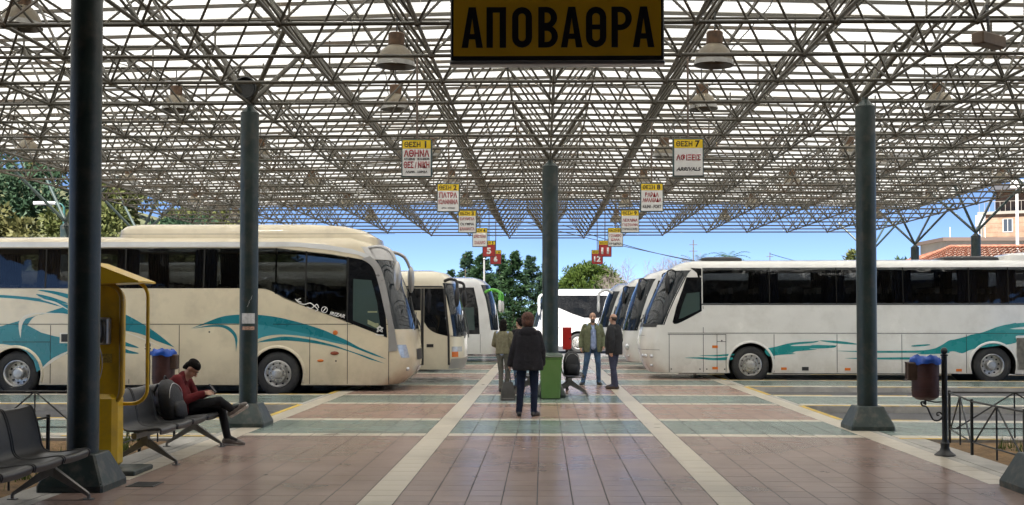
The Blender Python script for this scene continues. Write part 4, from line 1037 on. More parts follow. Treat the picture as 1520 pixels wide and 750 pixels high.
# roof pod (air conditioning) and low roof ridge
def pod(c, ua, ub, ya, yb, zb, h, m, name='roof_pod', f=0.9, r=0.4, fe=None):
    rings = []
    for k, (e, zz) in enumerate(((0, -0.25), (0, 0.0), (0.02, h*0.55), (0.10, h*0.86), (0.25, h))):
        u0_, u1_ = ua + (e*f*2.2 if fe is None else fe[k]), ub - e*1.1; y0_, y1_ = ya + e, yb - e; p = []
        for (cx, cy, a0) in ((u1_ - r, y1_ - r, 0), (u0_ + r, y1_ - r, 90), (u0_ + r, y0_ + r, 180), (u1_ - r, y0_ + r, 270)):
            for q in range(6):
                a = R(a0 + 18*q); p.append((c.d*(cx + r*math.cos(a)), cy + r*math.sin(a), zb + zz))
        rings.append(p)
    return MB().loft(rings).build(name, m, c.t, 40)
pod(b1, 0.95, 7.1, 0.22, 2.33, 3.56, 0.31, CREAM, fe=(0.0, 0.05, 0.35, 0.75, 1.3), r=0.5)

# ---------------------------------------------- 2: cream coach with wide curved front window, second on the left
S2 = 57.4
def q2(x, y): return ((693 - x)/S2, 1.71 + (470 - y)/S2)
b2 = Coach('coach', 'cream coach with dark door frame and rounded front side window, behind the swoosh coach', -2.05, 28.9 + 0.0, -1, 12.0, 2.5, 0.34, 2.62, 2.95,
           [(0.3, 0.10), (0.6, 0.0), (1.3, 0.02), (1.8, 0.10), (2.4, 0.24), (2.7, 0.34), (2.85, 0.5), (2.95, 1.0)], 0.36, CREAM_L, wheels=(2.9,), rear_wheels=(9.1,), zc=0.392)
b2.side('window', [q2(560, 490), q2(629, 461), q2(629, 430), q2(560, 430)] if False else [q2(420, 461), q2(629, 461), q2(629, 428), q2(420, 428)], GLASS)
b2.side('door_window', spline([q2(634, 478), q2(640, 487), q2(650, 494), q2(668, 499)], 5) + [q2(670, 499), q2(664, 428), q2(634, 428)], GLASS)
b2.side('frame', [q2(629.5, 542), q2(633.5, 542), q2(633.5, 428), q2(629.5, 428)], PLASTIC, -0.009, 0.012)
b2.side('frame', [q2(669.5, 542), q2(672.5, 542), q2(672, 498), q2(665, 428), q2(661.5, 428), q2(668.8, 498)], PLASTIC, -0.009, 0.012)
b2.side('header', [q2(420, 427), q2(664, 427), q2(660, 424.5), q2(420, 424.5)], PLASTIC, -0.007, 0.009)
b2.seams([(*q2(608, 490), *q2(629, 490)), (*q2(608, 491.5), *q2(629, 491.5)), (*q2(673, 499), *q2(690, 500))])
b2.side('handle', [q2(638, 515.5), q2(648, 515.5), q2(648, 511), q2(638, 511)], PLASTIC, -0.012, 0.014)
b2.patch('windscreen', 1.2, 2.58, -0.985, 0.985, GLASSW, nz=12, ny=20)
b2.patch('bumper', 0.36, 0.62, -0.9995, 0.9995, mat('grey bumper', (0.3, 0.29, 0.27), 0.5), 0.012, 3, 24)
for t_ in (-0.97, 0.97):
    b2.patch('headlight', 0.66, 0.80, *( (-0.998, -0.90) if t_ < 0 else (0.90, 0.998)), AMBER, 0.014, 2, 6); b2.patch('headlight', 0.80, 0.93, *((-0.998, -0.72) if t_ < 0 else (0.72, 0.998)), LENS, 0.014, 2, 8)
wp = MB()
for yy in (0.5, 1.4): wp.tube([b2.F(1.15, yy, 0.05), b2.F(1.35, yy + .2, 0.05), b2.F(1.9, yy + 0.5, 0.04)], 0.015, 6)
wp.build('wiper', BLACK, b2.t)
def horn_mirror(c, z, m, reach=0.45, drop=0.55, rise=0.1, r=0.04, yy=0.10, head=(0.07, 0.10, 0.26), s_=-1, hm=None):
    p0 = Vector(c.F(z, yy, -0.05)); fx = -c.d
    pth = spline([tuple(p0), tuple(p0 + Vector((fx*reach*0.5, s_*0.08, rise))), tuple(p0 + Vector((fx*reach, s_*0.18, 0.0))), tuple(p0 + Vector((fx*reach*1.05, s_*0.2, -drop*0.5)))], 5)
    o = MB().tube(pth, r, 8).build('mirror', m, c.t, 60)
    MB().ell(p0 + Vector((fx*reach*1.05, s_*0.2, -drop*0.5 - head[2]*0.8)), head, 12, 9).build('mirror_head', hm or m, o, 60)
horn_mirror(b2, 2.62, PLASTIC, 0.35, 0.4, 0.06); horn_mirror(b2, 2.62, PLASTIC, 0.35, 0.4, 0.06, yy=2.4, s_=1)
pod(b2, 3.0, 9.0, 0.35, 2.15, 2.95, 0.2, CREAM_L)

# ---------------------------------------------- 3 and 4 on the left
b3 = Coach('coach', 'white coach with slanted windscreen, third in the left-hand row', -2.45, 34.7, -1, 12.0, 2.5, 0.30, 2.75, 3.1,
           [(0.3, 0.15), (0.6, 0.0), (1.2, 0.03), (1.8, 0.2), (2.4, 0.42), (2.8, 0.62), (3.0, 0.9), (3.1, 1.3)], 0.45, WHITE_C, wheels=(2.8,), rear_wheels=(9.0,))
b3.side('window', [(0.9, 1.75), (11.5, 1.75), (11.5, 2.65), (1.15, 2.65)], GLASS); b3.side('livery_stripe', [(0.6, 1.0), (5, 1.1), (11, 1.3), (11, 1.5), (5, 1.25), (0.6, 1.12)], TEAL, -0.003, 0.004)
b3.patch('windscreen', 1.25, 2.72, -0.99, 0.99, GLASSW, nz=12, ny=20); b3.patch('livery_mark', 0.95, 1.1, -0.95, -0.5, TEAL, 0.008, 2, 6)
for t_ in (-0.85, 0.85): b3.lampat(0.78, t_, (0.11, 0.09, 0.10))
horn_mirror(b3, 2.72, SILVER, 0.4, 0.5, 0.08); horn_mirror(b3, 2.72, SILVER, 0.4, 0.5, 0.08, yy=2.4, s_=1)
wp = MB()
for yy in (0.5, 1.4): wp.tube([b3.F(1.2, yy, 0.05), b3.F(1.4, yy + .2, 0.05), b3.F(1.9, yy + 0.5, 0.04)], 0.015, 6)
wp.build('wiper', BLACK, b3.t)
b4 = Coach('coach', 'white coach with bright green mirror arm and glazed front door, far left row', -1.65, 41.9, -1, 12.0, 2.5, 0.30, 2.85, 3.22,
           [(0.3, 0.10), (0.6, 0.0), (1.2, 0.02), (1.8, 0.10), (2.4, 0.22), (2.9, 0.4), (3.1, 0.65), (3.22, 1.1)], 0.40, WHITE_C, wheels=(2.9,), rear_wheels=(9.0,))
b4.side('window', [(1.95, 1.45), (11.5, 1.45), (11.5, 2.75), (1.95, 2.75)], GLASS)
b4.side('door', [(0.72, 1.05), (1.86, 1.05), (1.86, 2.80), (0.95, 2.80), (0.78, 2.0)], GLASS, -0.006, 0.01)
b4.side('door_glass', [(0.90, 1.2), (1.70, 1.2), (1.70, 2.05), (0.95, 2.05)], GLASSG, -0.009, 0.003)
b4.seams([(0.7, 0.34, 0.7, 1.05), (1.88, 0.34, 1.88, 2.8)])
b4.patch('windscreen', 1.2, 2.9, -0.985, 0.985, GLASSW, nz=12, ny=20)
horn_mirror(b4, 2.62, GREEN_M, 0.55, 0.6, 0.10, 0.06, hm=WHITE_C); horn_mirror(b4, 2.62, GREEN_M, 0.55, 0.6, 0.1, 0.06, yy=2.4, s_=1, hm=WHITE_C)
for t_ in (-0.85, 0.85): b4.lampat(0.78, t_, (0.11, 0.09, 0.10))

# ---------------------------------------------- right-hand row
RZ = -R(2.6)
S5 = 53.9
def q5(x, y): return ((x - 948)/S5, 1.71 + (470 - y)/S5)
H5 = [q5(1588, 450.3), q5(1042, 450.3), q5(1042, 399), q5(1588, 399)]
b5 = Coach('coach', 'long off-white coach with sea green brush strokes, nearest on the right', 2.64, 30.75, 1, 12.2, 2.55, 0.17, 2.98, 3.30,
           [(0.15, 0.30), (0.3, 0.16), (0.6, 0.05), (0.96, 0.0), (1.37, 0.06), (1.8, 0.22), (2.27, 0.43), (2.9, 0.76), (3.1, 0.95), (3.22, 1.2), (3.30, 1.8)], 0.70, PALE, RZ,
           wheels=(3.02,), rear_wheels=(9.48,), arch=0.60, holes=[H5])
b5.cabin(H5, 1.9, 11.9, 1.30, curtains=[(q5(x, 0)[0], q5(0, 450)[1], q5(0, 399.5)[1]) for x in (1139, 1236, 1332, 1426, 1482)])
px = [1041, 1139, 1236, 1332, 1426, 1482, 1540, 1590]
for a, b in zip(px[:-1], px[1:]):
    b5.side('window', [q5(a + .4, 451), q5(b - .4, 451), q5(b - .4, 398), q5(a + .4, 398)], GLASS_T); b5.side('mullion', [q5(b - .8, 451), q5(b + .8, 451), q5(b + .8, 398), q5(b - .8, 398)], SEAM, -0.003, 0.03)
b5.side('window_surround', [q5(1040, 453), q5(1592, 453), q5(1592, 451.2), q5(1040, 451.2)], PLASTIC, -0.008, 0.01)
b5.side('cab_window', spline([q5(1040, 462), q5(1022, 472), q5(1006, 480), q5(999, 481)], 4) + [q5(997, 478), q5(1003, 455), q5(1012, 430), q5(1018, 412), q5(1040, 412)], GLASS)
b5.side('cab_glass', [q5(1037, 460), q5(1012, 472), q5(1006, 474), q5(1011, 455), q5(1018, 436), q5(1037, 434)], GLASSG, -0.0075, 0.003)
b5.side('quarter_panel', [q5(1040, 411), q5(1040, 399), q5(1024, 398)], GLASS)
b5.patch('windscreen', 1.48, 2.98, -0.9965, 0.9965, GLASSW, nz=16, ny=34)
b5.patch('dash_band', 1.42, 1.515, -0.95, 0.95, PLASTIC, 0.008, 2, 24)
b5.seams([(*q5(990, 494.5), *q5(1592, 494.5)), (*q5(990, 496.5), *q5(1075, 496.5))] + [(*q5(x, y0), *q5(x, 552)) for x, y0 in ((992, 496), (1042, 496), (1075, 496), (1145, 496), (1236, 496), (1329, 496), (1421, 496), (1062, 496))] + [(*q5(1042, 455), *q5(1042, 494))] + [(*q5(1062, 507), *q5(1075, 507))])
strokes = [[(1014,531),(1037,530),(1059,531),(1081,529.5),(1084,533.5),(1059,534.5),(1037,532.5)], [(1035,527.3),(1059,526.7),(1084,524.8),(1085,527.3),(1059,528.7)],
    [(1132,518.5),(1149,514),(1171,508.5),(1202,506.3),(1210,505.8),(1202,508.6),(1174,511.4),(1174,513.3),(1230,512),(1231,514.2),(1196,517),(1207,518.4),(1177,521),(1171,523.4),(1160,522.6),(1177,524.8),(1154,526.2),(1137,528.2)],
    [(1210,505.2),(1240,506),(1264,509.6),(1263,511),(1237,509.5)], [(1200,511.8),(1231,512.6),(1231,515.6),(1200,516.7)], [(1234,520.3),(1261,520.3),(1347,519.7),(1372,517.3),(1384,512.6),(1396,505),(1404,503.5),(1421,499),(1428,496.4),(1445,492.7),(1476,482),(1525,477),(1560,472),(1560,482),(1525,482.5),(1482,488),(1525,488),(1560,486),(1560,496),(1502,497.4),(1491,499),(1491,508),(1464,512.6),(1430,517.3),(1415,523.4),(1402,520.3),(1384,523.4),(1347,522.8),(1292,522.8)],
    [(1246,531),(1292,530),(1347,529.5),(1350,532.5),(1292,532.5)], [(1344,512),(1366,510.4),(1368,512),(1346,514)], [(1470,485),(1489,479.5),(1491,480.5),(1476,485.5)], [(1352,523.6),(1392,521),(1394,523.5),(1360,525)]]
for k, p in enumerate(strokes): b5.side('livery_stroke', spline([q5(*c) for c in p], 3, True), TEAL_G, -0.0022 - 0.0001*k, 0.003)
for x, y in ((1059, 514.5), (1059, 546), (1159, 546.5), (1251, 547), (1410, 548), (1516, 550)):
    u, z = q5(x, y); b5.side('side_marker', [(u - .075, z - .035), (u + .075, z - .035), (u + .075, z + .035), (u - .075, z + .035)], AMBER, -0.014, 0.016)
u, z = q5(1190, 546.5); b5.side('flap_recess', [(u - .09, z - .05), (u + .09, z - .05), (u + .09, z + .05), (u - .09, z + .05)], PLASTIC, -0.010, 0.012)
gr = b5.side('engine_grille', [q5(1492, 547), q5(1560, 547), q5(1560, 501), q5(1492, 501)], GRILLE, -0.008, 0.01)
sm = MB()
for k in range(30):
    u, z = q5(1493 + k*2.2, 501); u2, z2 = q5(1493 + k*2.2, 547); sm.box(u - 0.008, u + 0.008, -0.022, -0.008, z2, z)
sm.build('slat', GRILLE, b5.t, kind='stuff')
fl = MB()
for x, y in ((995, 547.5), (1037, 547.5), (1047, 547.5), (1073, 547.5), (1069, 505.5)):
    u, z = q5(x, y); fl.cyl((u, -0.007, z), (u, 0, z), 0.02, n=10)
fl.build('lock', PLASTIC, b5.t)
for t_ in (-0.80, 0.80):
    for j, tt in enumerate((0.88, 0.72, 0.58)): b5.lampat(0.62, math.copysign(tt, t_), (0.055, 0.075, 0.055))
    b5.lampat(0.36, math.copysign(0.8, t_), (0.05, 0.09, 0.045), name='fog_lamp')
b5.seams([], 0.01)
b5.patch('front_gap', 0.79, 0.80, -0.99, 0.99, SEAM, 0.004, 1, 24); b5.patch('front_gap', 1.18, 1.188, -0.7, 0.7, SEAM, 0.004, 1, 20)
wp = MB()
for yy, tt in ((0.5, 1.1), (1.5, 2.1)):
    wp.tube([b5.F(1.45, yy, 0.05), b5.F(1.6, yy + .1, 0.05), b5.F(1.75, tt, 0.04)], 0.016, 6); wp.tube([b5.F(1.55, tt - .35, 0.03), b5.F(2.5, tt + .1, 0.03)], 0.014, 6)
wp.build('wiper', BLACK, b5.t)
horn_mirror(b5, 2.95, PLASTIC, 0.24, 0.25, 0.05, 0.022, yy=0.3, head=(0.07, 0.10, 0.27)); horn_mirror(b5, 2.95, PLASTIC, 0.24, 0.25, 0.05, 0.022, yy=2.25, s_=1, head=(0.07, 0.10, 0.27))
pod(b5, 1.75, 2.9, 0.5, 2.0, 3.28, 0.10, PLASTIC, 'roof_hatch', 0.3, 0.15); pod(b5, 8.4, 9.9, 0.5, 2.0, 3.28, 0.10, PLASTIC, 'roof_hatch', 0.3, 0.15); pod(b5, 10.0, 12.0, 0.3, 2.2, 3.27, 0.20, PALE, 'roof_pod', 0.8, 0.3)

def plain_right(label, nx, y, body, zt, nose, Dd, wx=(2.9, 9.0)):
    c = Coach('coach', label, nx, y, 1, 12.0, 2.5, 0.24, zt - 0.34, zt, nose, Dd, body, RZ, wheels=(wx[0],), rear_wheels=(wx[1],))
    c.side('window', [(1.5, 1.85), (11.5, 1.85), (11.5, zt - 0.42), (1.5, zt - 0.42)], GLASS)
    c.side('cab_window', [(0.78, 1.5), (1.46, 1.75), (1.46, zt - 0.42), (1.2, zt - 0.42)], GLASS)
    c.patch('windscreen', 1.25, zt - 0.36, -0.998, 0.998, GLASSW, nz=14, ny=34)
    for t_ in (-0.82, 0.82):
        c.lampat(0.72, t_, (0.09, 0.10, 0.11)); c.lampat(0.42, t_*0.95, (0.05, 0.07, 0.05), name='fog_lamp')
    wp = MB()
    for yy, tt in ((0.5, 1.1), (1.5, 2.1)): wp.tube([c.F(1.25, yy, 0.05), c.F(1.4, yy + .2, 0.05), c.F(2.1, tt, 0.04)], 0.016, 6)
    wp.build('wiper', BLACK, c.t); return c
nz_ = [(0.2, 0.22), (0.5, 0.04), (0.9, 0.0), (1.3, 0.05), (1.8, 0.18), (2.4, 0.38), (2.9, 0.6), (3.1, 0.85), (3.25, 1.3)]
b6 = plain_right('white coach with black mirror, second in the right-hand row', 2.55, 36.4, WHITE_C, 3.3, nz_, 0.55)
horn_mirror(b6, 2.9, PLASTIC, 0.22, 0.3, 0.05, 0.025, yy=0.25, head=(0.07, 0.10, 0.28)); b6.side('livery_stripe', [(0.8, 1.0), (5, 0.9), (11, 0.8), (11, 1.0), (5, 1.1), (0.8, 1.08)], TEAL_G, -0.003, 0.004)
b6.patch('grille', 0.95, 1.12, -0.5, 0.5, PLASTIC, 0.006, 3, 10)
b7 = plain_right('pale coach with tall blue-tinted windscreen, third in the right-hand row', 2.52, 42.2, PALE, 3.2, nz_, 0.5)
horn_mirror(b7, 2.8, PLASTIC, 0.22, 0.3, 0.05, 0.025, yy=0.25)
b8 = plain_right('white coach with white mirror horn, last in the right-hand row', 2.30, 47.9, WHITE_C, 3.15, nz_, 0.5)
horn_mirror(b8, 2.7, WHITE_C, 0.6, 0.7, 0.15, 0.06, yy=0.25); 
# the coach standing across the far end of the aisle
b9 = Coach('coach', 'white coach with dark wedge-shaped windows standing across the end of the aisle', -0.55, 55.6, 1, 12.0, 2.5, 0.22, 2.72, 3.10,
           [(0.2, 0.15), (0.5, 0.0), (1.2, 0.02), (1.9, 0.2), (2.5, 0.4), (2.8, 0.6), (3.0, 0.9), (3.1, 1.4)], 0.45, GREYW, wheels=(2.3,), rear_wheels=(8.6,), group=None)
b9.side('window', [(1.3, 2.15), (2.0, 1.85), (2.6, 1.65), (6.0, 1.62), (6.0, 2.76), (1.3, 2.76)], GLASS); b9.side('window', [(6.02, 1.62), (11.6, 1.62), (11.6, 2.76), (6.02, 2.76)], GLASS)
b9.side('cab_window', [(0.78, 1.45), (1.26, 1.5), (1.26, 2.7), (1.0, 2.7)], GLASS); b9.seams([(1.28, 0.3, 1.28, 2.7), (1.2, 1.15, 11.5, 1.15), (3.2, 0.3, 3.2, 1.15), (4.8, 0.3, 4.8, 1.15)])
b9.patch('windscreen', 1.2, 2.75, -0.95, 0.95, GLASSW, nz=12, ny=20); horn_mirror(b9, 2.66, WHITE_C, 0.40, 0.9, 0.12, 0.07)

def tumble(c, zb=1.75, k=0.07):
    """upper sides lean in, as coach bodies do"""
    def lean(p): 
        return p[1] + max(0.0, p[2] - zb)*k*(1 - 2*p[1]/c.W) if p[2] > zb else p[1]
    for o in c.t.children_recursive:
        if o.type != 'MESH' or o.parent.name.startswith('wheel') and not o.parent.name.startswith('wheel_'): continue
        if o.location.length > 1e-6: o.location.y = lean(o.location); o.rotation_euler.x += -k; continue
        me = o.data
        if o.name.startswith(('body', 'window', 'mullion', 'passenger', 'frame', 'door', 'cab', 'pillar', 'wind')):
            bm = bmesh.new(); bm.from_mesh(me); bmesh.ops.bisect_plane(bm, geom=bm.verts[:] + bm.edges[:] + bm.faces[:], plane_co=(0, 0, zb), plane_no=(0, 0, 1)); bm.to_mesh(me); bm.free()
        n = len(me.vertices); co = np.zeros(n*3, dtype=np.float32); me.vertices.foreach_get('co', co); co = co.reshape(-1, 3)
        d = np.maximum(0, co[:, 2] - zb)*k*(1 - 2*co[:, 1]/c.W); co[:, 1] += d; me.vertices.foreach_set('co', co.ravel()); me.update()
for c_ in (b1, b2, b3, b4, b5, b6, b7, b8, b9): tumble(c_)
# ================================================================== STREET FURNITURE
# ------------------------------------------------------------------ beam benches with three steel seats, facing the aisle (+x)
def seat_profile():
    """(x, z) section of one seat shell: rolled front edge, dished seat, curved back"""
    return spline([(0.375, 0.385), (0.385, 0.425), (0.345, 0.447), (0.22, 0.432), (0.08, 0.415), (-0.02, 0.425), (-0.075, 0.48), (-0.10, 0.60), (-0.135, 0.74), (-0.175, 0.84), (-0.215, 0.862), (-0.235, 0.84)], 4)
def make_bench(label, x, y, rz, n=3, legs=(0.42, 2.0)):
    t = thing('waiting_bench', label, 'bench', (x, y, 0), rz, 'steel waiting benches')
    wd = 0.55; pr = seat_profile()
    for k in range(n):
        y0, y1 = k*0.585 + 0.015, k*0.585 + 0.015 + wd
        rings = []
        for yy, dz in ((y0, 0.006), (y0 + 0.05, 0), ((y0+y1)/2, -0.006), (y1 - 0.05, 0), (y1, 0.006)):
            rings.append([(a, yy, b + dz) for a, b in pr])
        mb = MB(); mb.loft(rings, False, False)
        lo = [[(a - 0.010*0.7, yy, b - 0.012) for (a, yy, b) in r] for r in rings]; mb.loft(lo, False, False)
        s_ = mb.build('seat', SEATM, t, 50)
        for yy in (y0, y1): MB().tube([(a, yy, b + 0.004) for a, b in pr], 0.011, 6).build('seat_edge', PLASTIC, s_, 60)
    Lb = n*0.585
    MB().box(0.06, 0.12, -0.02, Lb + 0.02, 0.335, 0.395).build('beam', LEGM, t)
    for ly in legs:
        lg = MB()
        lg.loft([[(0.055, ly - .035, 0.22), (0.125, ly - .035, 0.22), (0.125, ly + .035, 0.22), (0.055, ly + .035, 0.22)], [(0.05, ly - .045, 0.335), (0.13, ly - .045, 0.335), (0.13, ly + .045, 0.335), (0.05, ly + .045, 0.335)]])
        for sx, ex in ((1, 0.45), (-1, -0.27)):
            a = (0.10 if sx > 0 else 0.08)
            lg.loft([[(a, ly - .03, 0.22), (a, ly + .03, 0.22), (a, ly + .03, 0.32), (a, ly - .03, 0.32)], [(ex, ly - .018, 0.03), (ex, ly + .018, 0.03), (ex, ly + .018, 0.062), (ex, ly - .018, 0.062)]])
            lg.cyl((ex, ly, 0.0), (ex, ly, 0.05), 0.016, n=8); lg.cyl((ex, ly, 0.0), (ex, ly, 0.008), 0.05, n=14)
        lg.build('leg', LEGM, t)
        MB().tube([(0.02, ly, 0.39), (0.34, ly, 0.405)], 0.014, 6).build('seat_support', LEGM, t)
    return t
# tile joints of the seat row: first leg near the near end
make_bench('steel waiting bench in the lower left corner, empty seats', -4.70, 8.28, 0, 4, (0.4, 2.15))
make_bench('steel waiting bench on which the man in maroon sits', -4.68, 12.52, 0, 4, (0.35, 2.15))
make_bench('grey bench behind the green wheeled bin, carrying a black backpack', 0.50, 24.0, 0, 2, (0.15, 1.0))
make_bench('grey bench half hidden behind the woman in black', -0.22, 25.2, math.pi, 2, (0.15, 1.0))

# ------------------------------------------------------------------ yellow phone booth behind the first column
pb = thing('phone_booth', 'yellow public phone booth with sloping hood behind the dark left column', 'phone booth', (-4.90, 12.25, 0))
MB().bbox(-0.30, 0.52, -0.30, 0.28, 0.0, 0.055, 0.01).build('base_slab', BASE, pb)
def rrect(x0, x1, z0, z1, r, k=6):
    p = []
    for cx, cz, a0 in ((x1 - r, z1 - r, 0), (x0 + r, z1 - r, 90), (x0 + r, z0 + r, 180), (x1 - r, z0 + r, 270)):
        for q in range(k + 1): p.append((cx + r*math.cos(R(a0 + 90*q/k)), cz + r*math.sin(R(a0 + 90*q/k))))
    return p
MB().bbox(-0.16, 0.24, -0.10, 0.16, 0.05, 0.86, 0.05).build('pedestal', YELLOW, pb)
YD = mat('darker yellow booth edge', (0.33, 0.20, 0.012), 0.4, 0, 0.2, 6)
MB().poly(rrect(-0.24, 0.255, 0.74, 2.06, 0.17), -0.02, 0.14).build('back_panel', YELLOW, pb)
pts_ = rrect(-0.25, 0.27, 0.725, 2.07, 0.18); MB().tube([(a, -0.04, b) for a, b in pts_ + pts_[:1]], 0.026, 8).build('panel_edge', YD, pb, 60)
lp = rrect(-0.26, 0.50, 0.74, 2.10, 0.17)
MB().tube([(a, 0.13, b) for a, b in lp + lp[:1]], 0.021, 8).build('frame', YELLOW, pb, 60)
MB().loft([[(-0.50, -0.34, 2.19), (0.08, -0.34, 2.30), (0.08, 0.20, 2.30), (-0.50, 0.20, 2.19)] if False else [(-0.21, -0.30, 2.06), (-0.21, 0.2, 2.06), (-0.20, 0.2, 2.33), (-0.20, -0.30, 2.33)],
           [(0.02, -0.34, 2.06), (0.02, 0.2, 2.06), (0.02, 0.2, 2.30), (0.02, -0.34, 2.30)], [(0.56, -0.34, 2.075), (0.56, 0.2, 2.075), (0.56, 0.2, 2.095), (0.56, -0.34, 2.095)]]).build('hood', YELLOW, pb)
ph = MB().bbox(-0.03, 0.155, -0.13, -0.02, 1.40, 1.70, 0.015).build('telephone', mat('steel phone plate', (0.36, 0.36, 0.35), 0.35, 0.5, 0.2, 10), pb)
MB().tube(spline([(0.08, -0.145, 1.66), (0.115, -0.175, 1.61), (0.115, -0.175, 1.49), (0.08, -0.145, 1.44)], 5), 0.024, 8).build('handset', BLACK, ph, 60)
MB().box(-0.045, 0.02, -0.138, -0.128, 1.44, 1.66).build('keypad', BLACK, ph)
MB().tube(spline([(0.05, -0.14, 1.43), (0.09, -0.12, 1.25), (0.06, -0.07, 1.08), (0.0, -0.05, 1.02), (-0.04, -0.12, 1.40)], 6), 0.006, 6).build('cord', RIM, ph, 60)
MB().box(0.05, 0.16, -0.026, -0.018, 1.20, 1.30).build('instruction_plate', mat('worn printed plate', (0.42, 0.30, 0.04), 0.6, 0, 0.5, 60), pb)
dc = thing('drain_cover', 'dark metal drain cover set in the floor at lower left', 'drain cover', (-4.05, 11.35, 0))
MB().box(-0.14, 0.14, -0.16, 0.16, -0.003, 0.006).build('plate', BLACK, dc)
sl_ = MB()
for k in range(6): sl_.box(-0.12, 0.12, -0.13 + k*0.05, -0.11 + k*0.05, 0.0062, 0.009)
sl_.build('slot', PLASTIC, dc, kind='stuff')

# ------------------------------------------------------------------ litter bins on posts
MAROON = mat('maroon perforated bin', (0.06, 0.024, 0.022), 0.5, 0.1, 0.25, 9)
BLUEBAG = mat('blue bin bag', (0.012, 0.085, 0.45), 0.4, 0, 0.25, 12)
def litter_bin(label, x, y, side, extra=0.0):
    """post with ball finial, bin hung to one side"""
    t = thing('litter_bin', label, 'litter bin', (x, y, 0), 0, 'maroon litter bins on posts')
    MB().lathe([(0.125, 0), (0.125, 0.012), (0.10, 0.03), (0.065, 0.06), (0.05, 0.10), (0.055, 0.15), (0.04, 0.17), (0.034, 0.20), (0.034, 1.22), (0.045, 1.225), (0.045, 1.24), (0.02, 1.25)], n=20).build('post', BLACK, t, 40)
    MB().ell((0, 0, 1.285), (0.042, 0.042, 0.045), 14, 8).build('finial', BLACK, t, 60)
    bx = side*0.235
    pr = [(0.01, 0.68), (0.10, 0.685), (0.155, 0.72), (0.162, 0.76), (0.165, 1.16), (0.175, 1.165), (0.175, 1.185), (0.155, 1.185), (0.150, 0.78)]
    b_ = MB().lathe(pr, (bx, 0, 0), n=28, cap=False).build('bucket', MAROON, t, 35)
    dm = MB()
    for rz_ in (0.80, 0.83, 0.98):
        for k in range(36):
            a = 2*math.pi*k/36; dm.ell((bx + 0.1652*math.cos(a), 0.1652*math.sin(a), rz_), (0.004, 0.004, 0.005), 5, 3)
    dm.build('rivet', BLACK, b_, kind='stuff')
    MB().bbox(bx + side*0.11, bx + side*0.225, -0.10, 0.02, 0.93, 1.15, 0.015).build('ashtray', mat('brown ash box', (0.07, 0.04, 0.025), 0.5, 0, 0.2, 8), b_)
    rg = []
    for q, (r0, z0, am) in enumerate(((0.15, 1.10, 0), (0.155, 1.175, 0.004), (0.172, 1.20, 0.01), (0.186, 1.175, 0.014), (0.183, 1.13, 0.018), (0.172, 1.19, 0.010), (0.13, 1.225, 0.02), (0.11, 1.20, 0.01))):
        rg.append([(bx + (r0 + am*math.sin(5*a + q*1.3)*0.8 + am*0.35*math.sin(11*a + q))*math.cos(a), (r0 + am*math.sin(5*a + q*1.3)*0.8)*math.sin(a), z0 + am*0.55*math.sin(4*a + q*2) + am*0.3*math.cos(9*a)) for a in [2*math.pi*k/72 for k in range(72)]])
    MB().loft(rg, False).build('bin_bag', BLUEBAG, t, 70)
    br = MB(); br.tube([(side*0.03, 0, 1.17), (side*0.08, 0, 1.17)], 0.012, 6)
    br.tube(spline([(side*0.03, 0, 0.66), (side*0.12, 0, 0.655), (side*0.235, 0, 0.68)], 5), 0.010, 6)
    sc = [(side*0.03, 0, 0.47), (side*0.075, 0, 0.43), (side*0.135, 0, 0.435), (side*0.175, 0, 0.50), (side*0.215, 0, 0.59), (side*0.275, 0, 0.615), (side*0.285, 0, 0.655), (side*0.25, 0, 0.655), (side*0.255, 0, 0.63)]
    br.tube(spline(sc, 6), 0.011, 6); br.tube(spline([(side*0.03, 0, 0.50), (side*0.06, 0, 0.53), (side*0.095, 0, 0.52), (side*0.09, 0, 0.49), (side*0.07, 0, 0.495)], 6), 0.009, 6)
    br.tube([(side*0.235, 0, 0.62), (side*0.235, 0, 0.69)], 0.012, 6)
    br.build('scroll_bracket', BLACK, t, 60)
    return t
litter_bin('maroon litter bin with blue bag on a black post, right of the paving', 4.95, 13.9, -1)
litter_bin('maroon litter bin with blue bag behind the seated man', -5.86, 16.5, 1)

# ------------------------------------------------------------------ low iron railings round the planting beds
def railing(label, pts, panel=1.45):
    t = thing('railing', label, 'railing', (pts[0][0], pts[0][1], 0), 0, 'black iron railings')
    ox, oy = pts[0]; H = 0.66
    rail = MB(); posts = []
    for (xa, ya), (xb, yb) in zip(pts[:-1], pts[1:]):
        L = math.hypot(xb - xa, yb - ya); n = max(1, round(L/panel)); ux, uy = (xb - xa)/n, (yb - ya)/n
        rail.tube([(xa - ox, ya - oy, H), (xb - ox, yb - oy, H)], 0.013, 6); rail.tube([(xa - ox, ya - oy, 0.16), (xb - ox, yb - oy, 0.16)], 0.010, 6)
        for k in range(n + 1): posts.append((xa + ux*k - ox, ya + uy*k - oy))
        for k in range(n):
            ax, ay = xa + ux*k - ox, ya + uy*k - oy
            m_ = (ax + ux/2, ay + uy/2)
            b_ = MB(); b_.tube([(ax + ux*.05, ay + uy*.05, 0.16), (m_[0], m_[1], H)], 0.011, 6); b_.tube([(m_[0], m_[1], H), (ax + ux*.95, ay + uy*.95, 0.16)], 0.011, 6); b_.tube([(m_[0], m_[1], 0.03), (m_[0], m_[1], H)], 0.011, 6)
            b_.build('brace', BLACK, t)
    rail.build('rail', BLACK, t)
    for k, (x_, y_) in enumerate(dict.fromkeys((round(a, 3), round(b, 3)) for a, b in posts)): MB().bbox(x_ - .016, x_ + .016, y_ - .016, y_ + .016, -0.05, H + 0.03, 0.004).build('post', BLACK, t)
    return t
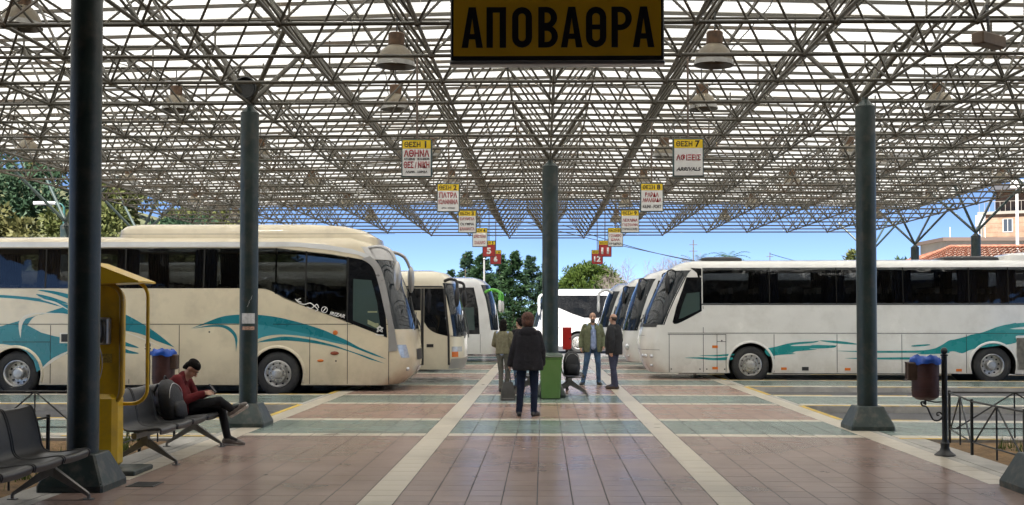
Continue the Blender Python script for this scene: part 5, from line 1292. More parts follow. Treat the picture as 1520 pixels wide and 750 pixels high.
railing('black railing with diagonal braces round the right planting bed', [(9.2, 14.25), (5.32, 14.25), (5.45, 15.85), (9.2, 15.95)] if False else [(5.30, 9.4), (5.30, 13.95), (5.62, 15.6), (9.2, 15.6)])
railing('black railing behind the left benches', [(-5.12, 9.6), (-5.12, 11.7)] if False else [(-5.16, 12.9), (-5.16, 15.6), (-9.1, 15.6)])
railing('black railing short piece beside the first column', [(-5.16, 8.2), (-5.16, 11.6)])

# ------------------------------------------------------------------ green wheeled bin, red cabinet
GBIN = mat('green bin plastic', (0.10, 0.20, 0.05), 0.5, 0, 0.12, 5, dirt=(0.10, 0.11, 0.06), dscale=5, damt=0.4)
GLID = mat('dark green bin lid', (0.05, 0.075, 0.055), 0.45, 0, 0.12, 5)
wb = thing('wheeled_bin', 'green wheeled bin standing against the central column', 'wheelie bin', (0.16, 23.28, 0))
def rr2(hx, y0, y1, z, r=0.03): 
    return [(-hx + r, y0, z), (hx - r, y0, z), (hx, y0 + r, z), (hx, y1 - r, z), (hx - r, y1, z), (-hx + r, y1, z), (-hx, y1 - r, z), (-hx, y0 + r, z)]
MB().loft([rr2(0.195, -0.13, 0.13, 0.02), rr2(0.20, -0.14, 0.15, 0.10), rr2(0.235, -0.21, 0.2, 0.82), rr2(0.245, -0.22, 0.2, 0.83), rr2(0.245, -0.22, 0.2, 0.87)]).build('body', GBIN, wb, 30)
MB().loft([rr2(0.255, -0.24, 0.21, 0.872), rr2(0.255, -0.245, 0.22, 0.90), rr2(0.235, -0.20, 0.22, 0.935), rr2(0.2, -0.15, 0.2, 0.95)]).build('lid', GLID, wb, 30)
MB().cyl((-0.24, -0.235, 0.885), (0.24, -0.235, 0.885), 0.012, n=8).build('rim_edge', mat('pale lid edge', (0.25, 0.28, 0.24), 0.5), wb)
for sx in (-1, 1): MB().lathe([(0.03, -0.02), (0.095, -0.02), (0.10, 0.0), (0.095, 0.02), (0.03, 0.02)], (sx*0.2, 0.17, 0.10), axis='x', n=18).build('wheel', RUBBER, wb, 40)
MB().tube([(-0.2, 0.2, 0.84), (-0.2, 0.27, 0.88), (0.2, 0.27, 0.88), (0.2, 0.2, 0.84)], 0.014, 6).build('handle', GLID, wb)
REDP = mat('red cabinet paint', (0.42, 0.02, 0.015), 0.35, 0, 0.1, 5, coat=0.3)
rc = thing('fire_cabinet', 'upright red metal cabinet beyond the central column', 'cabinet', (0.58, 25.9, 0))
MB().bbox(-0.125, 0.075, -0.10, 0.10, 0.95, 1.46, 0.01).build('box', REDP, rc)
MB().box(-0.105, 0.055, -0.106, -0.099, 0.99, 1.42).build('door', REDP, rc)
MB().cyl((0.035, -0.115, 1.2), (0.035, -0.10, 1.2), 0.015, n=8).build('handle', CHROME, rc)
MB().bbox(-0.06, 0.01, -0.03, 0.03, 0.0, 0.955, 0.006).build('stand', BLACK, rc)

# ------------------------------------------------------------------ bags
NYL = mat('black nylon', (0.009, 0.009, 0.011), 0.6, 0, 0.3, 18, 0.3, 50)
GREYL = mat('grey leather', (0.055, 0.053, 0.05), 0.5, 0, 0.2, 14, 0.15, 60)
def backpack(label, x, y, z, rz, s=1.0, tilt=0.0, navy=False):
    t = thing('backpack', label, 'backpack', (x, y, z), rz); t.scale = (s, s, s)
    m_ = NYL
    rings = []
    for h, hx, hy, cy in ((0.0, 0.125, 0.08, 0), (0.02, 0.15, 0.10, 0), (0.15, 0.165, 0.115, 0.0), (0.30, 0.16, 0.105, 0.01), (0.40, 0.13, 0.085, 0.02), (0.46, 0.07, 0.05, 0.03), (0.475, 0.02, 0.02, 0.03)):
        rings.append([(hx*math.copysign(abs(math.cos(a))**0.7, math.cos(a)), cy + tilt*h + hy*math.copysign(abs(math.sin(a))**0.7, math.sin(a)), h) for a in [2*math.pi*k/20 for k in range(20)]])
    MB().loft(rings).build('body', m_, t, 60)
    rings = []
    for h, hx, hy in ((0.03, 0.10, 0.03), (0.05, 0.12, 0.05), (0.17, 0.12, 0.05), (0.22, 0.09, 0.03)):
        rings.append([(hx*math.cos(a), -0.10 + tilt*h + hy*math.sin(a), h) for a in [2*math.pi*k/16 for k in range(16)]])
    MB().loft(rings).build('pocket', m_, t, 60)
    for sx in (-1, 1): MB().tube(spline([(sx*0.08, 0.10 + tilt*.4, 0.42), (sx*0.10, 0.17 + tilt*.25, 0.30), (sx*0.11, 0.15 + tilt*.1, 0.12), (sx*0.12, 0.09, 0.05)], 5), 0.016, 6).build('strap', m_, t, 60)
    MB().tube(spline([(-0.04, 0.04 + tilt*.46, 0.455), (0, 0.05 + tilt*.46, 0.515), (0.04, 0.04 + tilt*.46, 0.455)], 5), 0.01, 6).build('loop', m_, t, 60)
    MB().tube(spline([(-0.14, -0.06 + tilt*.2, 0.2), (-0.11, -0.075 + tilt*.36, 0.36), (0, -0.06 + tilt*.42, 0.43), (0.11, -0.075 + tilt*.36, 0.36), (0.14, -0.06 + tilt*.2, 0.2)], 5), 0.004, 5).build('zip', RIM, t, 60)
    return t
backpack('black backpack leaning on the bench beside the seated man', -4.58, 13.85, 0.43, R(75), 1.05, 0.18)
backpack('black backpack standing on the grey bench behind the green bin', 0.62, 24.32, 0.43, R(10), 1.12)
hb = thing('handbag', 'grey leather handbag hanging from the hand of the woman in black', 'handbag', (-0.60, 19.12, 0.275), R(8))
MB().loft([[(-hx, -hy, h), (hx, -hy, h), (hx, hy, h), (-hx, hy, h)] for h, hx, hy in ((0.0, 0.115, 0.055), (0.012, 0.125, 0.065), (0.12, 0.118, 0.06), (0.30, 0.085, 0.03), (0.315, 0.08, 0.02))]).build('body', GREYL, hb, 30)
for dy in (-0.022, 0.022): MB().tube(spline([(-0.05, dy, 0.29), (-0.035, dy, 0.44), (0.0, dy*.6, 0.555), (0.035, dy, 0.44), (0.05, dy, 0.29)], 5), 0.008, 6).build('strap', GREYL, hb, 60)
MB().box(-0.10, 0.10, -0.068, -0.055, 0.03, 0.045).build('piping', mat('pale bag trim', (0.25, 0.24, 0.22), 0.5), hb)
# ================================================================== PEOPLE
def cloth(name, col, var=0.22, scale=16, bump=0.5): return mat(name, col, 0.85, 0, var, scale, bump, 14, spec=0.2)
SKIN = mat('skin', (0.50, 0.29, 0.20), 0.55, 0, 0.10, 14)
def seg_dist(P, a, b, ra, rb):
    a = np.array(a); b = np.array(b); d = b - a; L2 = max(1e-9, d @ d)
    t = np.clip(((P - a) @ d) / L2, 0, 1); q = a + t[:, None]*d
    return np.linalg.norm(P - q, axis=1) - (ra + (rb - ra)*t)
def remesh(mb, name, voxel, mats, smooth_it=4, zones=None, decimate=None):
    me = mb.mesh(name, [], None); o = bpy.data.objects.new('tmp', me); COL.objects.link(o)
    m1 = o.modifiers.new('r', 'REMESH'); m1.mode = 'VOXEL'; m1.voxel_size = voxel; m1.use_smooth_shade = True
    m2 = o.modifiers.new('s', 'SMOOTH'); m2.iterations = smooth_it; m2.factor = 0.5
    bpy.context.view_layer.update()
    r = bpy.data.meshes.new_from_object(o.evaluated_get(bpy.context.evaluated_depsgraph_get()))
    bpy.data.objects.remove(o); bpy.data.meshes.remove(me); r.name = name; r.materials.clear()
    for m in (mats if isinstance(mats, (list, tuple)) else [mats]): r.materials.append(m)
    n = len(r.polygons)
    if zones:
        c = np.zeros(n*3, dtype=np.float32); r.polygons.foreach_get('center', c); c = c.reshape(-1, 3)
        best = np.full(n, 1e9); idx = np.zeros(n, dtype=np.int32)
        for a, b, ra, rb, z in zones:
            d = seg_dist(c, a, b, ra, rb); k = d < best; best[k] = d[k]; idx[k] = z
        r.polygons.foreach_set('material_index', idx)
    r.polygons.foreach_set('use_smooth', np.ones(n, dtype=bool)); r.update(); return r

STAND = dict(hipR=(-.095, 0, .92), kneeR=(-.10, -.02, .50), ankR=(-.10, .02, .085), toeR=(-.12, -.15, .035),
             hipL=(.095, 0, .92), kneeL=(.10, -.02, .50), ankL=(.10, .02, .085), toeL=(.12, -.15, .035),
             pelvis=(0, 0, .96), belly=(0, -.005, 1.10), chest=(0, 0, 1.29), neck=(0, .01, 1.465), head=(0, -.015, 1.635),
             shR=(-.18, .01, 1.415), elR=(-.235, .03, 1.13), wrR=(-.245, -.04, .88),
             shL=(.18, .01, 1.415), elL=(.235, .03, 1.13), wrL=(.245, -.04, .88))
def person(label, loc, rz, pose=None, scale=1.0, trousers=None, top=None, jacket=None, coat_rings=None, sleeve=0.062, hair=None, hairm=None, shoe=None, belly=1.0, beard=None, headrot=(0, 0, 0), open_front=False, group=None, hood=None, leg=1.0, spread=None, hand_dir=None, skin=SKIN, shoe_white=False):
    J = dict(STAND); J.update(pose or {}); J = {k: Vector(v) for k, v in J.items()}
    t = thing('person', label, 'person', loc, rz, group); t.scale = (scale,)*3
    mb = MB(); Z = []
    def C(a, b, ra, rb, z): mb.cap(a, b, ra, rb, 14); Z.append((tuple(a), tuple(b), ra, rb, z))
    SK, TR, TP = 0, 1, 2
    for s in 'RL':
        C(J['hip'+s], J['knee'+s], .088*leg, .062*leg, TR); C(J['knee'+s], J['ank'+s], .060*leg, .050*leg, TR)
        C(J['sh'+s], J['el'+s], .052, .043, TP); C(J['el'+s], J['wr'+s], .042, .030, TP)
        C(J['ank'+s] , J['toe'+s], .045, .035, TR)
    C(J['hipR'], J['hipL'], .105*leg, .105*leg, TR); C(J['pelvis'], J['belly'], .125*belly, .125*belly, TP); C(J['belly'], J['chest'], .12*belly, .125, TP)
    C(J['shR'], J['shL'], .065, .065, TP); C(J['chest'] + Vector((-.07, 0, .03)), J['chest'] + Vector((.07, 0, .03)), .115, .115, TP)
    C(J['neck'] - Vector((0, 0, .03)), J['neck'].lerp(J['head'], .6), .056, .052, SK)
    HR = Matrix.Rotation(R(headrot[2]), 4, 'Z') @ Matrix.Rotation(R(headrot[1]), 4, 'Y') @ Matrix.Rotation(R(headrot[0]), 4, 'X')
    h = J['head']; H = lambda p: h + HR @ Vector(p)
    def E(c, r, z):
        mb.ell(H(c), r, 16, 10, HR.to_3x3()); m_ = min(r); Z.append((tuple(H(c)), tuple(H(c)), sum(r)/3, sum(r)/3, z))
    E((0, .012, .035), (.075, .092, .085), SK); E((0, -.018, -.045), (.058, .068, .075), SK)
    mb.cap(H((0, -.082, .015)), H((0, -.105, -.022)), .010, .016, 8); E((0, -.06, -.09), (.028, .028, .022), SK)
    for sx in (-1, 1): E((sx*.077, .015, -.005), (.012, .022, .034), SK)
    # hands: palm, four fingers, thumb
    for s, sx in (('R', -1), ('L', 1)):
        w = J['wr'+s]; d = (w - J['el'+s]).normalized()
        if hand_dir and s in hand_dir: d = Vector(hand_dir[s]).normalized()
        side = Vector((0, -1, 0)) - d*d.dot(Vector((0, -1, 0)))
        side = side.normalized() if side.length > 1e-3 else Vector((1, 0, 0))     # thumb side of the hand
        nrm = d.cross(side).normalized()*sx*(-1)
        if nrm.dot(Vector((-sx, 0, 0))) < 0: nrm = -nrm
        mb.cap(w, w + d*.035, .030, .030, 10); Z.append((tuple(w), tuple(w + d*.05), .036, .036, SK))
        for k in range(4):
            o_ = side*(.027 - .018*k); L = (.072, .082, .076, .060)[k]
            p0 = w + d*.045 + o_; p1 = p0 + d*L*.5 + nrm*.010; p2 = p1 + d*L*.38 + nrm*.028
            mb.cap(w + o_*.7, p0, .016, .012, 8); mb.cap(p0, p1, .0105, .0095, 8); mb.cap(p1, p2, .0095, .008, 8)
            Z.append((tuple(p0), tuple(p2), .014, .012, SK))
        th = w + d*.02 + side*.025; t1 = th + side*.022 + d*.03 + nrm*.01; t2 = t1 + d*.032 + nrm*.008
        mb.cap(th, t1, .014, .011, 8); mb.cap(t1, t2, .011, .009, 8); Z.append((tuple(th), tuple(t2), .015, .013, SK))
    me = remesh(mb, 'body', 0.0085, [skin, trousers, top or jacket], 3, Z)
    bo = bpy.data.objects.new('body', me); link(bo, t)
    # face
    EYE = mat('dark eye', (0.02, 0.015, 0.012), 0.2); LIP = mat('lip', (0.36, 0.15, 0.12), 0.5)
    for sx in (-1, 1): MB().ell(H((sx*.030, -.077, .012)), (.011, .008, .006), 8, 6).build('eye', EYE, t, 60)
    MB().ell(H((0, -.084, -.058)), (.024, .008, .006), 10, 6).build('mouth', LIP, t, 60)
    hm = hairm or mat('brown hair', (0.03, 0.018, 0.012), 0.6, 0, 0.4, 30, 0.6, 60)
    if hair:
        hb_ = MB()
        for c, r in hair: hb_.ell(H(c), r, 16, 10, HR.to_3x3())
        link(bpy.data.objects.new('hair', remesh(hb_, 'hair', 0.009, hm, 2)), t)
    for sx in (-1, 1): MB().tube([H((sx*.016, -.084, .030)), H((sx*.032, -.084, .034)), H((sx*.046, -.074, .030))], .004, 5).build('eyebrow', hm, t)
    if beard:
        bb = MB()
        for c, r in (((0, -.045, -.085), (.058, .05, .045)), ((0, -.03, -.06), (.064, .055, .035)), ((0, -.075, -.042), (.030, .022, .010))): bb.ell(H(c), r, 14, 8, HR.to_3x3())
        link(bpy.data.objects.new('beard', remesh(bb, 'beard', 0.008, beard, 1)), t)
    # jacket: body of elliptical rings plus sleeves, one closed garment
    if coat_rings:
        cb = MB(); rings = []
        for z, hx, hy, cy in coat_rings: rings.append([(hx*math.copysign(abs(math.cos(a))**.8, math.cos(a)), cy + hy*math.copysign(abs(math.sin(a))**.8, math.sin(a)), z) for a in [2*math.pi*k/28 for k in range(28)]])
        cb.loft(rings)
        for s in 'RL':
            e = J['el'+s]; w = J['wr'+s]
            cb.cap(J['sh'+s], e, sleeve*1.12, sleeve, 14); cb.cap(e, e.lerp(w, .97), sleeve*.98, sleeve*.80, 14)
        if hood:
            for c, r in hood: cb.ell(c, r, 16, 10)
        jm = remesh(cb, 'jacket', 0.011, jacket, 3)
        jo = bpy.data.objects.new('jacket', jm); link(jo, t)
    # shoes
    sm_ = shoe or mat('black shoe leather', (0.02, 0.018, 0.017), 0.45, 0, 0.2, 12)
    for s in 'RL':
        a, b = J['ank'+s], J['toe'+s]; f = Vector((b.x - a.x, b.y - a.y, b.z - a.z)); 
        sb = MB(); base = Vector((0, 0, 0)); dn = Vector((0, 0, -1))
        fw = f.normalized()
        heel = a - Vector((fw.x, fw.y, 0))*0.035 + Vector((0, 0, -.045)) if abs(fw.z) < .6 else a
        sb.cap(heel + Vector((0, 0, .0)), b, .043, .040, 12); sb.cap(a + Vector((0, 0, -.02)), b + Vector((0, 0, .005)), .050, .034, 12); sb.cap(a, heel, .048, .043, 10); sb.cap(b, b + fw*.045, .042, .034, 12)
        so_ = link(bpy.data.objects.new('shoe', remesh(sb, 'shoe', 0.009, sm_, 2)), t)
        if shoe_white:
            ms = MB(); up = Vector((0, 0, 1)); sd = fw.cross(up).normalized(); dn = sd.cross(fw).normalized() * (1 if sd.cross(fw).z < 0 else -1)
            ms.cap(heel + dn*.03, b + fw*.05 + dn*.028, .032, .032, 12); link(bpy.data.objects.new('sole', remesh(ms, 'sole', 0.009, mat('white rubber sole', (0.55, 0.52, 0.48), 0.6, 0, 0.1, 20), 1)), so_)
    return t

NAVY = cloth('dark navy denim', (0.012, 0.018, 0.04)); JEANS = cloth('blue jeans', (0.055, 0.10, 0.17), 0.4, 9); BLACKC = cloth('black coat cloth', (0.018, 0.0165, 0.020))
KHAKI = cloth('grey khaki cloth', (0.12, 0.12, 0.10)); OLIVE = cloth('olive field jacket', (0.13, 0.145, 0.085)); BEIGE = cloth('olive beige jacket', (0.19, 0.175, 0.11))
LBLUE = cloth('light blue shirt', (0.28, 0.36, 0.55)); PUFF = cloth('black quilted jacket', (0.028, 0.029, 0.031)); CARGO = cloth('dark blue work trousers', (0.05, 0.055, 0.09)); MARO = cloth('maroon sweatshirt', (0.115, 0.014, 0.016), 0.25, 9)
BLKT = cloth('black trousers', (0.017, 0.017, 0.019)); AUB = mat('auburn hair', (0.085, 0.032, 0.018), 0.75, 0, 0.4, 30, 0.6, 60); DKH = mat('black hair', (0.010, 0.008, 0.007), 0.85, 0, 0.5, 40, 0.8, 70, spec=0.15)
GREYB = mat('greying beard', (0.10, 0.085, 0.075), 0.8, 0, 0.5, 50, 0.6, 80); BRSH = mat('brown shoe suede', (0.07, 0.045, 0.03), 0.8, 0, 0.2, 14)
BOB = [((0, .02, .055), (.112, .122, .105)), ((0, .05, -.025), (.108, .095, .10)), ((.06, .04, .02), (.05, .07, .08)), ((-.06, .04, .02), (.05, .07, .08)), ((0, .085, .03), (.07, .05, .075))]
LONG = [((0, .02, .05), (.088, .105, .09)), ((0, .06, -.05), (.095, .07, .13)), ((0, .07, -.17), (.09, .055, .12)), ((.065, .03, -.07), (.03, .05, .12)), ((-.065, .03, -.07), (.03, .05, .12))]
SHORT = [((0, .020, .064), (.083, .098, .070)), ((0, .065, .0), (.072, .052, .07)), ((.05, .045, .045), (.036, .055, .055)), ((-.05, .045, .045), (.036, .055, .055)), ((0, .082, -.035), (.056, .03, .05))]
RIMH = [((0, .062, .01), (.072, .05, .055)), ((.066, .03, .015), (.018, .05, .04)), ((-.066, .03, .015), (.018, .05, .04))]

person('woman in dark padded coat and navy trousers seen from behind with grey bag', (-0.26, 19.2, 0), math.pi + 0.06,
       dict(shR=(-.165, .01, 1.40), shL=(.165, .01, 1.40), elL=(.25, .03, 1.13), wrL=(.305, -.01, .885), elR=(-.235, .04, 1.13), wrR=(-.25, -.01, .90), toeR=(-.17, -.14, .035), toeL=(.15, -.15, .035), hipR=(-.10, 0, .92), hipL=(.10, 0, .92), kneeL=(.125, 0, .5), ankL=(.15, .02, .085), kneeR=(-.11, 0, .5), ankR=(-.10, .02, .085), toeL_=(0, 0, 0)),
       1.0, NAVY, BLACKC, BLACKC, [(.79, .262, .20, .01), (.81, .268, .205, .01), (.95, .258, .20, .015), (1.10, .235, .185, .01), (1.25, .225, .175, .015), (1.37, .205, .155, .02), (1.44, .14, .12, .025), (1.49, .09, .09, .03)],
       0.070, BOB, AUB, hood=[((0, .10, 1.44), (.16, .085, .10)), ((0, .04, 1.475), (.115, .11, .05))], leg=1.12, belly=1.1)
person('woman in a short olive beige jacket and grey trousers with long dark hair', (-0.90, 25.4, 0), math.pi - 0.35,
       dict(elL=(.26, -.02, 1.15), wrL=(.20, -.22, 1.08), elR=(-.26, .0, 1.14), wrR=(-.17, -.2, 1.10), kneeL=(.07, -.02, .5), ankL=(.06, .03, .085), toeL=(.06, -.13, .035), kneeR=(-.07, -.1, .5), ankR=(-.06, -.10, .085), toeR=(-.07, -.25, .035)),
       0.93, KHAKI, LBLUE, BEIGE, [(.93, .185, .14, .01), (.96, .19, .145, .01), (1.1, .18, .135, .01), (1.27, .19, .135, .01), (1.40, .175, .12, .015), (1.46, .12, .10, .02), (1.49, .08, .08, .02)],
       0.062, LONG, DKH, leg=1.02)
person('person in jeans mostly hidden behind the woman in the padded coat', (-0.56, 26.6, 0), math.pi + 0.7, None, 0.95, JEANS, BLACKC, BLACKC,
       [(.86, .20, .15, .01), (.9, .205, .155, .01), (1.1, .19, .14, .01), (1.27, .20, .14, .01), (1.40, .18, .125, .015), (1.46, .12, .10, .02), (1.49, .08, .08, .02)], 0.062, SHORT, DKH)
bm_ = person('bearded man in open olive jacket, light blue shirt and jeans facing the camera', (1.24, 28.0, 0), 0.12,
       dict(hipR=(-.10, 0, .92), kneeR=(-.17, -.06, .50), ankR=(-.235, .02, .085), toeR=(-.30, -.11, .035), kneeL=(.13, -.04, .50), ankL=(.15, .03, .085), toeL=(.17, -.13, .035), elR=(-.27, .06, 1.15), wrR=(-.30, -.05, .91), elL=(.27, .07, 1.15), wrL=(.25, -.10, .93)),
       1.03, JEANS, LBLUE, None, None, 0.06, RIMH, GREYB, beard=GREYB, headrot=(0, 0, -6), belly=1.12, leg=1.08)
# open jacket of the bearded man: two front panels, back and sleeves as one garment with a gap at the shirt
def open_jacket(t, J_, m_, rings, gap, sleeve):
    cb = MB(); outer = []; 
    for (z, hx, hy, cy), g in zip(rings, gap):
        a0, a1 = R(-90 + g), R(270 - g); o_, i_ = [], []
        for k in range(31):
            a = a0 + (a1 - a0)*k/30; o_.append((hx*math.cos(a), cy + hy*math.sin(a), z)); i_.append(((hx - .03)*math.cos(a), cy + (hy - .03)*math.sin(a), z))
        outer.append(o_ + i_[::-1])
    cb.loft(outer)
    for s in 'RL':
        sh, e, w = Vector(J_['sh'+s]), Vector(J_['el'+s]), Vector(J_['wr'+s]); cb.cap(sh, e, sleeve*1.1, sleeve, 14); cb.cap(e, e.lerp(w, .95), sleeve*.98, sleeve*.8, 14)
    for sx in (-1, 1): cb.cap((sx*.055, -.10, 1.37), (sx*.075, .06, 1.485), .028, .03, 10)
    cb.cap((-.075, .06, 1.485), (.075, .06, 1.485), .03, .03, 10)
    return link(bpy.data.objects.new('jacket', remesh(cb, 'jacket', 0.010, m_, 2)), t)
open_jacket(bm_, {**STAND, 'elR': (-.27, .06, 1.15), 'wrR': (-.30, -.05, .91), 'elL': (.27, .07, 1.15), 'wrL': (.25, -.10, .93)}, OLIVE,
            [(.80, .235, .185, .01), (.84, .24, .19, .01), (1.0, .228, .178, .01), (1.15, .22, .172, .01), (1.30, .218, .165, .01), (1.40, .20, .15, .012), (1.46, .14, .11, .02), (1.49, .09, .09, .02)], [26, 25, 22, 21, 20, 20, 26, 34], .066)
person('balding man in black quilted jacket and dark work trousers turned to the left', (1.67, 26.5, 0), -math.pi/2 - 0.55,
       dict(elR=(-.25, .04, 1.13), wrR=(-.24, -.10, .90), elL=(.27, .10, 1.13), wrL=(.30, .10, .88), kneeR=(-.10, -.06, .50), ankR=(-.11, -.06, .085), toeR=(-.13, -.22, .035), kneeL=(.10, .04, .50), ankL=(.11, .12, .085), toeL=(.15, -.04, .035)),
       1.01, CARGO, PUFF, PUFF, [(.80, .215, .17, .01), (.83, .225, .18, .01), (.95, .222, .18, .01), (1.05, .232, .185, .0), (1.15, .222, .178, .0), (1.25, .23, .175, .01), (1.38, .21, .15, .015), (1.45, .14, .12, .02), (1.51, .10, .10, .02)],
       0.074, RIMH, mat('short brown hair', (0.05, 0.03, 0.02), 0.7, 0, 0.4, 40), headrot=(0, 0, -12), leg=1.2, shoe=BRSH)
sm2 = person('seated young man in a maroon sweatshirt bent over his phone, legs crossed', (-4.66, 14.72, 0), math.pi/2,
       dict(pelvis=(0, .13, .53), belly=(0, .16, .65), chest=(0, .175, .78), neck=(0, .075, .925), head=(0, -.02, 1.015), hipR=(-.09, .06, .505), kneeR=(-.05, -.40, .60), ankR=(.02, -.56, .475), toeR=(.03, -.68, .53),
            hipL=(.09, .06, .505), kneeL=(.11, -.38, .50), ankL=(.10, -.47, .10), toeL=(.10, -.63, .04),
            shR=(-.175, .12, .88), elR=(-.235, .0, .62), wrR=(-.09, -.215, .70), shL=(.175, .12, .88), elL=(.235, .0, .62), wrL=(.06, -.225, .70)),
       1.0, BLKT, MARO, None, None, 0.06, SHORT, DKH, headrot=(50, 0, 0), shoe=mat('worn grey trainer', (0.16, 0.14, 0.125), 0.7, 0, 0.35, 16), hand_dir={'R': (.35, -.9, .25), 'L': (-.35, -.9, .25)}, shoe_white=True)
cb = MB()                         # his sweatshirt, bent with the back
for a, b, r0, r1 in (((0, .12, .54), (0, .15, .68), .150, .155), ((-.06, .155, .65), (-.07, .175, .80), .118, .118), ((.06, .155, .65), (.07, .175, .80), .118, .118), ((-.13, .13, .865), (.13, .13, .865), .085, .085), ((0, .12, .87), (0, .09, .925), .085, .07),
                     ((-.175, .12, .88), (-.235, .0, .62), .078, .066), ((-.235, .0, .62), (-.105, -.19, .695), .064, .048), ((.175, .12, .88), (.235, .0, .62), .078, .066), ((.235, .0, .62), (.075, -.20, .695), .064, .048), ((-.09, .05, .52), (.09, .05, .52), .115, .115)):
    cb.cap(a, b, r0, r1, 14)
link(bpy.data.objects.new('sweatshirt', remesh(cb, 'sweatshirt', 0.011, MARO, 3)), sm2)
ph_ = thing('mobile_phone', 'dark mobile phone in the hands of the seated man', 'phone', (-4.36, 14.70, 0.765), math.pi/2)
MB().bbox(-.036, .036, -.005, .005, -.07, .07, .004).build('body', PLASTIC, ph_); ph_.rotation_euler = (R(-40), 0, math.pi/2)
MB().box(-.032, .032, .0051, .0062, -.062, .062).build('screen', GLASS, ph_)
# ================================================================== BACKGROUND: trees, poles, houses
BARK = mat('grey brown bark', (0.12, 0.095, 0.07), 0.9, 0, 0.3, 5, 0.5, 12)
L_CON = leaf_mat('conifer needles', (0.018, 0.045, 0.020), (0.055, 0.105, 0.040)); L_CON2 = leaf_mat('grey green conifer needles', (0.035, 0.075, 0.045), (0.085, 0.14, 0.075))
L_OLV = leaf_mat('olive leaves', (0.05, 0.07, 0.018), (0.19, 0.20, 0.07)); L_YEL = leaf_mat('yellow green leaves', (0.07, 0.075, 0.025), (0.17, 0.16, 0.06)); L_PIN = leaf_mat('umbrella pine needles', (0.035, 0.07, 0.012), (0.12, 0.17, 0.035)); L_DRY = leaf_mat('dry twig leaves', (0.12, 0.09, 0.06), (0.22, 0.17, 0.12))
def cards(P, D, ln, wd, rg):
    """leaf-sized diamond faces at points P pointing along D"""
    n = len(P); up = rg.normal(size=(n, 3)); S_ = np.cross(D, up); S_ /= np.linalg.norm(S_, axis=1)[:, None] + 1e-9
    l = (ln*(0.6 + 0.8*rg.rand(n)))[:, None]; w_ = (wd*(0.6 + 0.8*rg.rand(n)))[:, None]
    V = np.stack([P, P + D*l*.5 + S_*w_, P + D*l, P + D*l*.5 - S_*w_], 1).reshape(-1, 3)
    return V, np.arange(4*n).reshape(n, 4)
def rdir(rg, n):
    d = rg.normal(size=(n, 3)); return d/np.linalg.norm(d, axis=1)[:, None]
def trunk(t, h, r, limbs, rg):
    m = MB(); lean = rg.uniform(-.03, .03, 2)
    m.tube([(0, 0, -0.3), (lean[0]*h*.3, 0, h*.3), (lean[0]*h*.6, lean[1]*h*.6, h*.62), (lean[0]*h, lean[1]*h, h)], [r, r*.8, r*.5, r*.12], 9)
    for e, z in limbs: m.tube([(lean[0]*z, lean[1]*z, z), tuple(np.array(e)*[.5, .5, .5] + [0, 0, z*.5 + .12]), tuple(e)], [r*.38, r*.22, r*.05], 6)
    m.build('trunk', BARK, t, 60)
def broadleaf(label, x, y, h, rad, m, seed, z0=None, dens=1.0, base=0.25, leaf=0.30, group=None, squash=.75, name='tree'):
    rg = np.random.RandomState(seed); z = hill_h(x, y) - 0.3 if z0 is None else z0
    t = thing(name, label, 'tree', (x, y, z), 0, group)
    nc = int(26*dens); cl = []; cz = h*(base + (1 - base)*.52)
    for k in range(nc):
        d = rdir(rg, 1)[0]; rr = rad*(0.35 + 0.55*rg.rand()); hh = h*(1 - base)*.5
        cl.append((d[0]*rr, d[1]*rr, cz + d[2]*hh*(.45 + .45*rg.rand()), rad*(.20 + .24*rg.rand())))
    P = []; D = []
    for cx, cy, c, r in cl:
        n = int(170*dens**.3); d = rdir(rg, n); q = r*(0.55 + .5*rg.rand(n))[:, None]*d*[1, 1, squash]
        P.append(q + [cx, cy, c]); dd = d + rdir(rg, n)*.9 + [0, 0, -.15]; D.append(dd/np.linalg.norm(dd, axis=1)[:, None])
    V, F = cards(np.concatenate(P), np.concatenate(D), leaf*1.3, leaf*.36, rg)
    np_obj('crown', V, F, m, t)
    trunk(t, h*.75, max(.10, h*.022), [((c[0]*.9, c[1]*.9, c[2]), h*(base*.7 + .25*rg.rand())) for c in cl[:9]], rg)
    return t
def conifer(label, x, y, h, rad, m, seed, z0=-0.2, pw=.85, group='dark conifers at the end of the yard', n=5200, low=0.04):
    rg = np.random.RandomState(seed); t = thing('conifer', label, 'tree', (x, y, z0), 0, group)
    nb = 110; P = []; D = []; limbs = []
    for b in range(nb):
        f = low + (1 - low)*(b/nb)**.9; a = rg.uniform(0, 6.283); L = rad*((1 - f)**pw)*(0.65 + .45*rg.rand()) + .08; z = h*f; k = n//nb
        s = rg.rand(k)**.7; droop = -.18*s*L + .28*L*(s - .55)**2; up = .35*f
        px = np.cos(a)*s*L; py = np.sin(a)*s*L; pz = z + droop + up*s*L
        w_ = .17*L*(1.15 - s*.7) + .04
        P.append(np.stack([px, py, pz], 1) + rg.normal(size=(k, 3))*np.stack([w_, w_, w_*.6], 1))
        d = np.stack([np.full(k, math.cos(a)), np.full(k, math.sin(a)), np.full(k, .15)], 1) + rdir(rg, k)*.7; D.append(d/np.linalg.norm(d, axis=1)[:, None])
        if b % 7 == 0: limbs.append(((math.cos(a)*L*.8, math.sin(a)*L*.8, z), z))
    V, F = cards(np.concatenate(P), np.concatenate(D), .30*h/8, .055*h/8, rg); np_obj('crown', V, F, m, t)
    trunk(t, h*.97, max(.1, h*.018), limbs, rg); return t
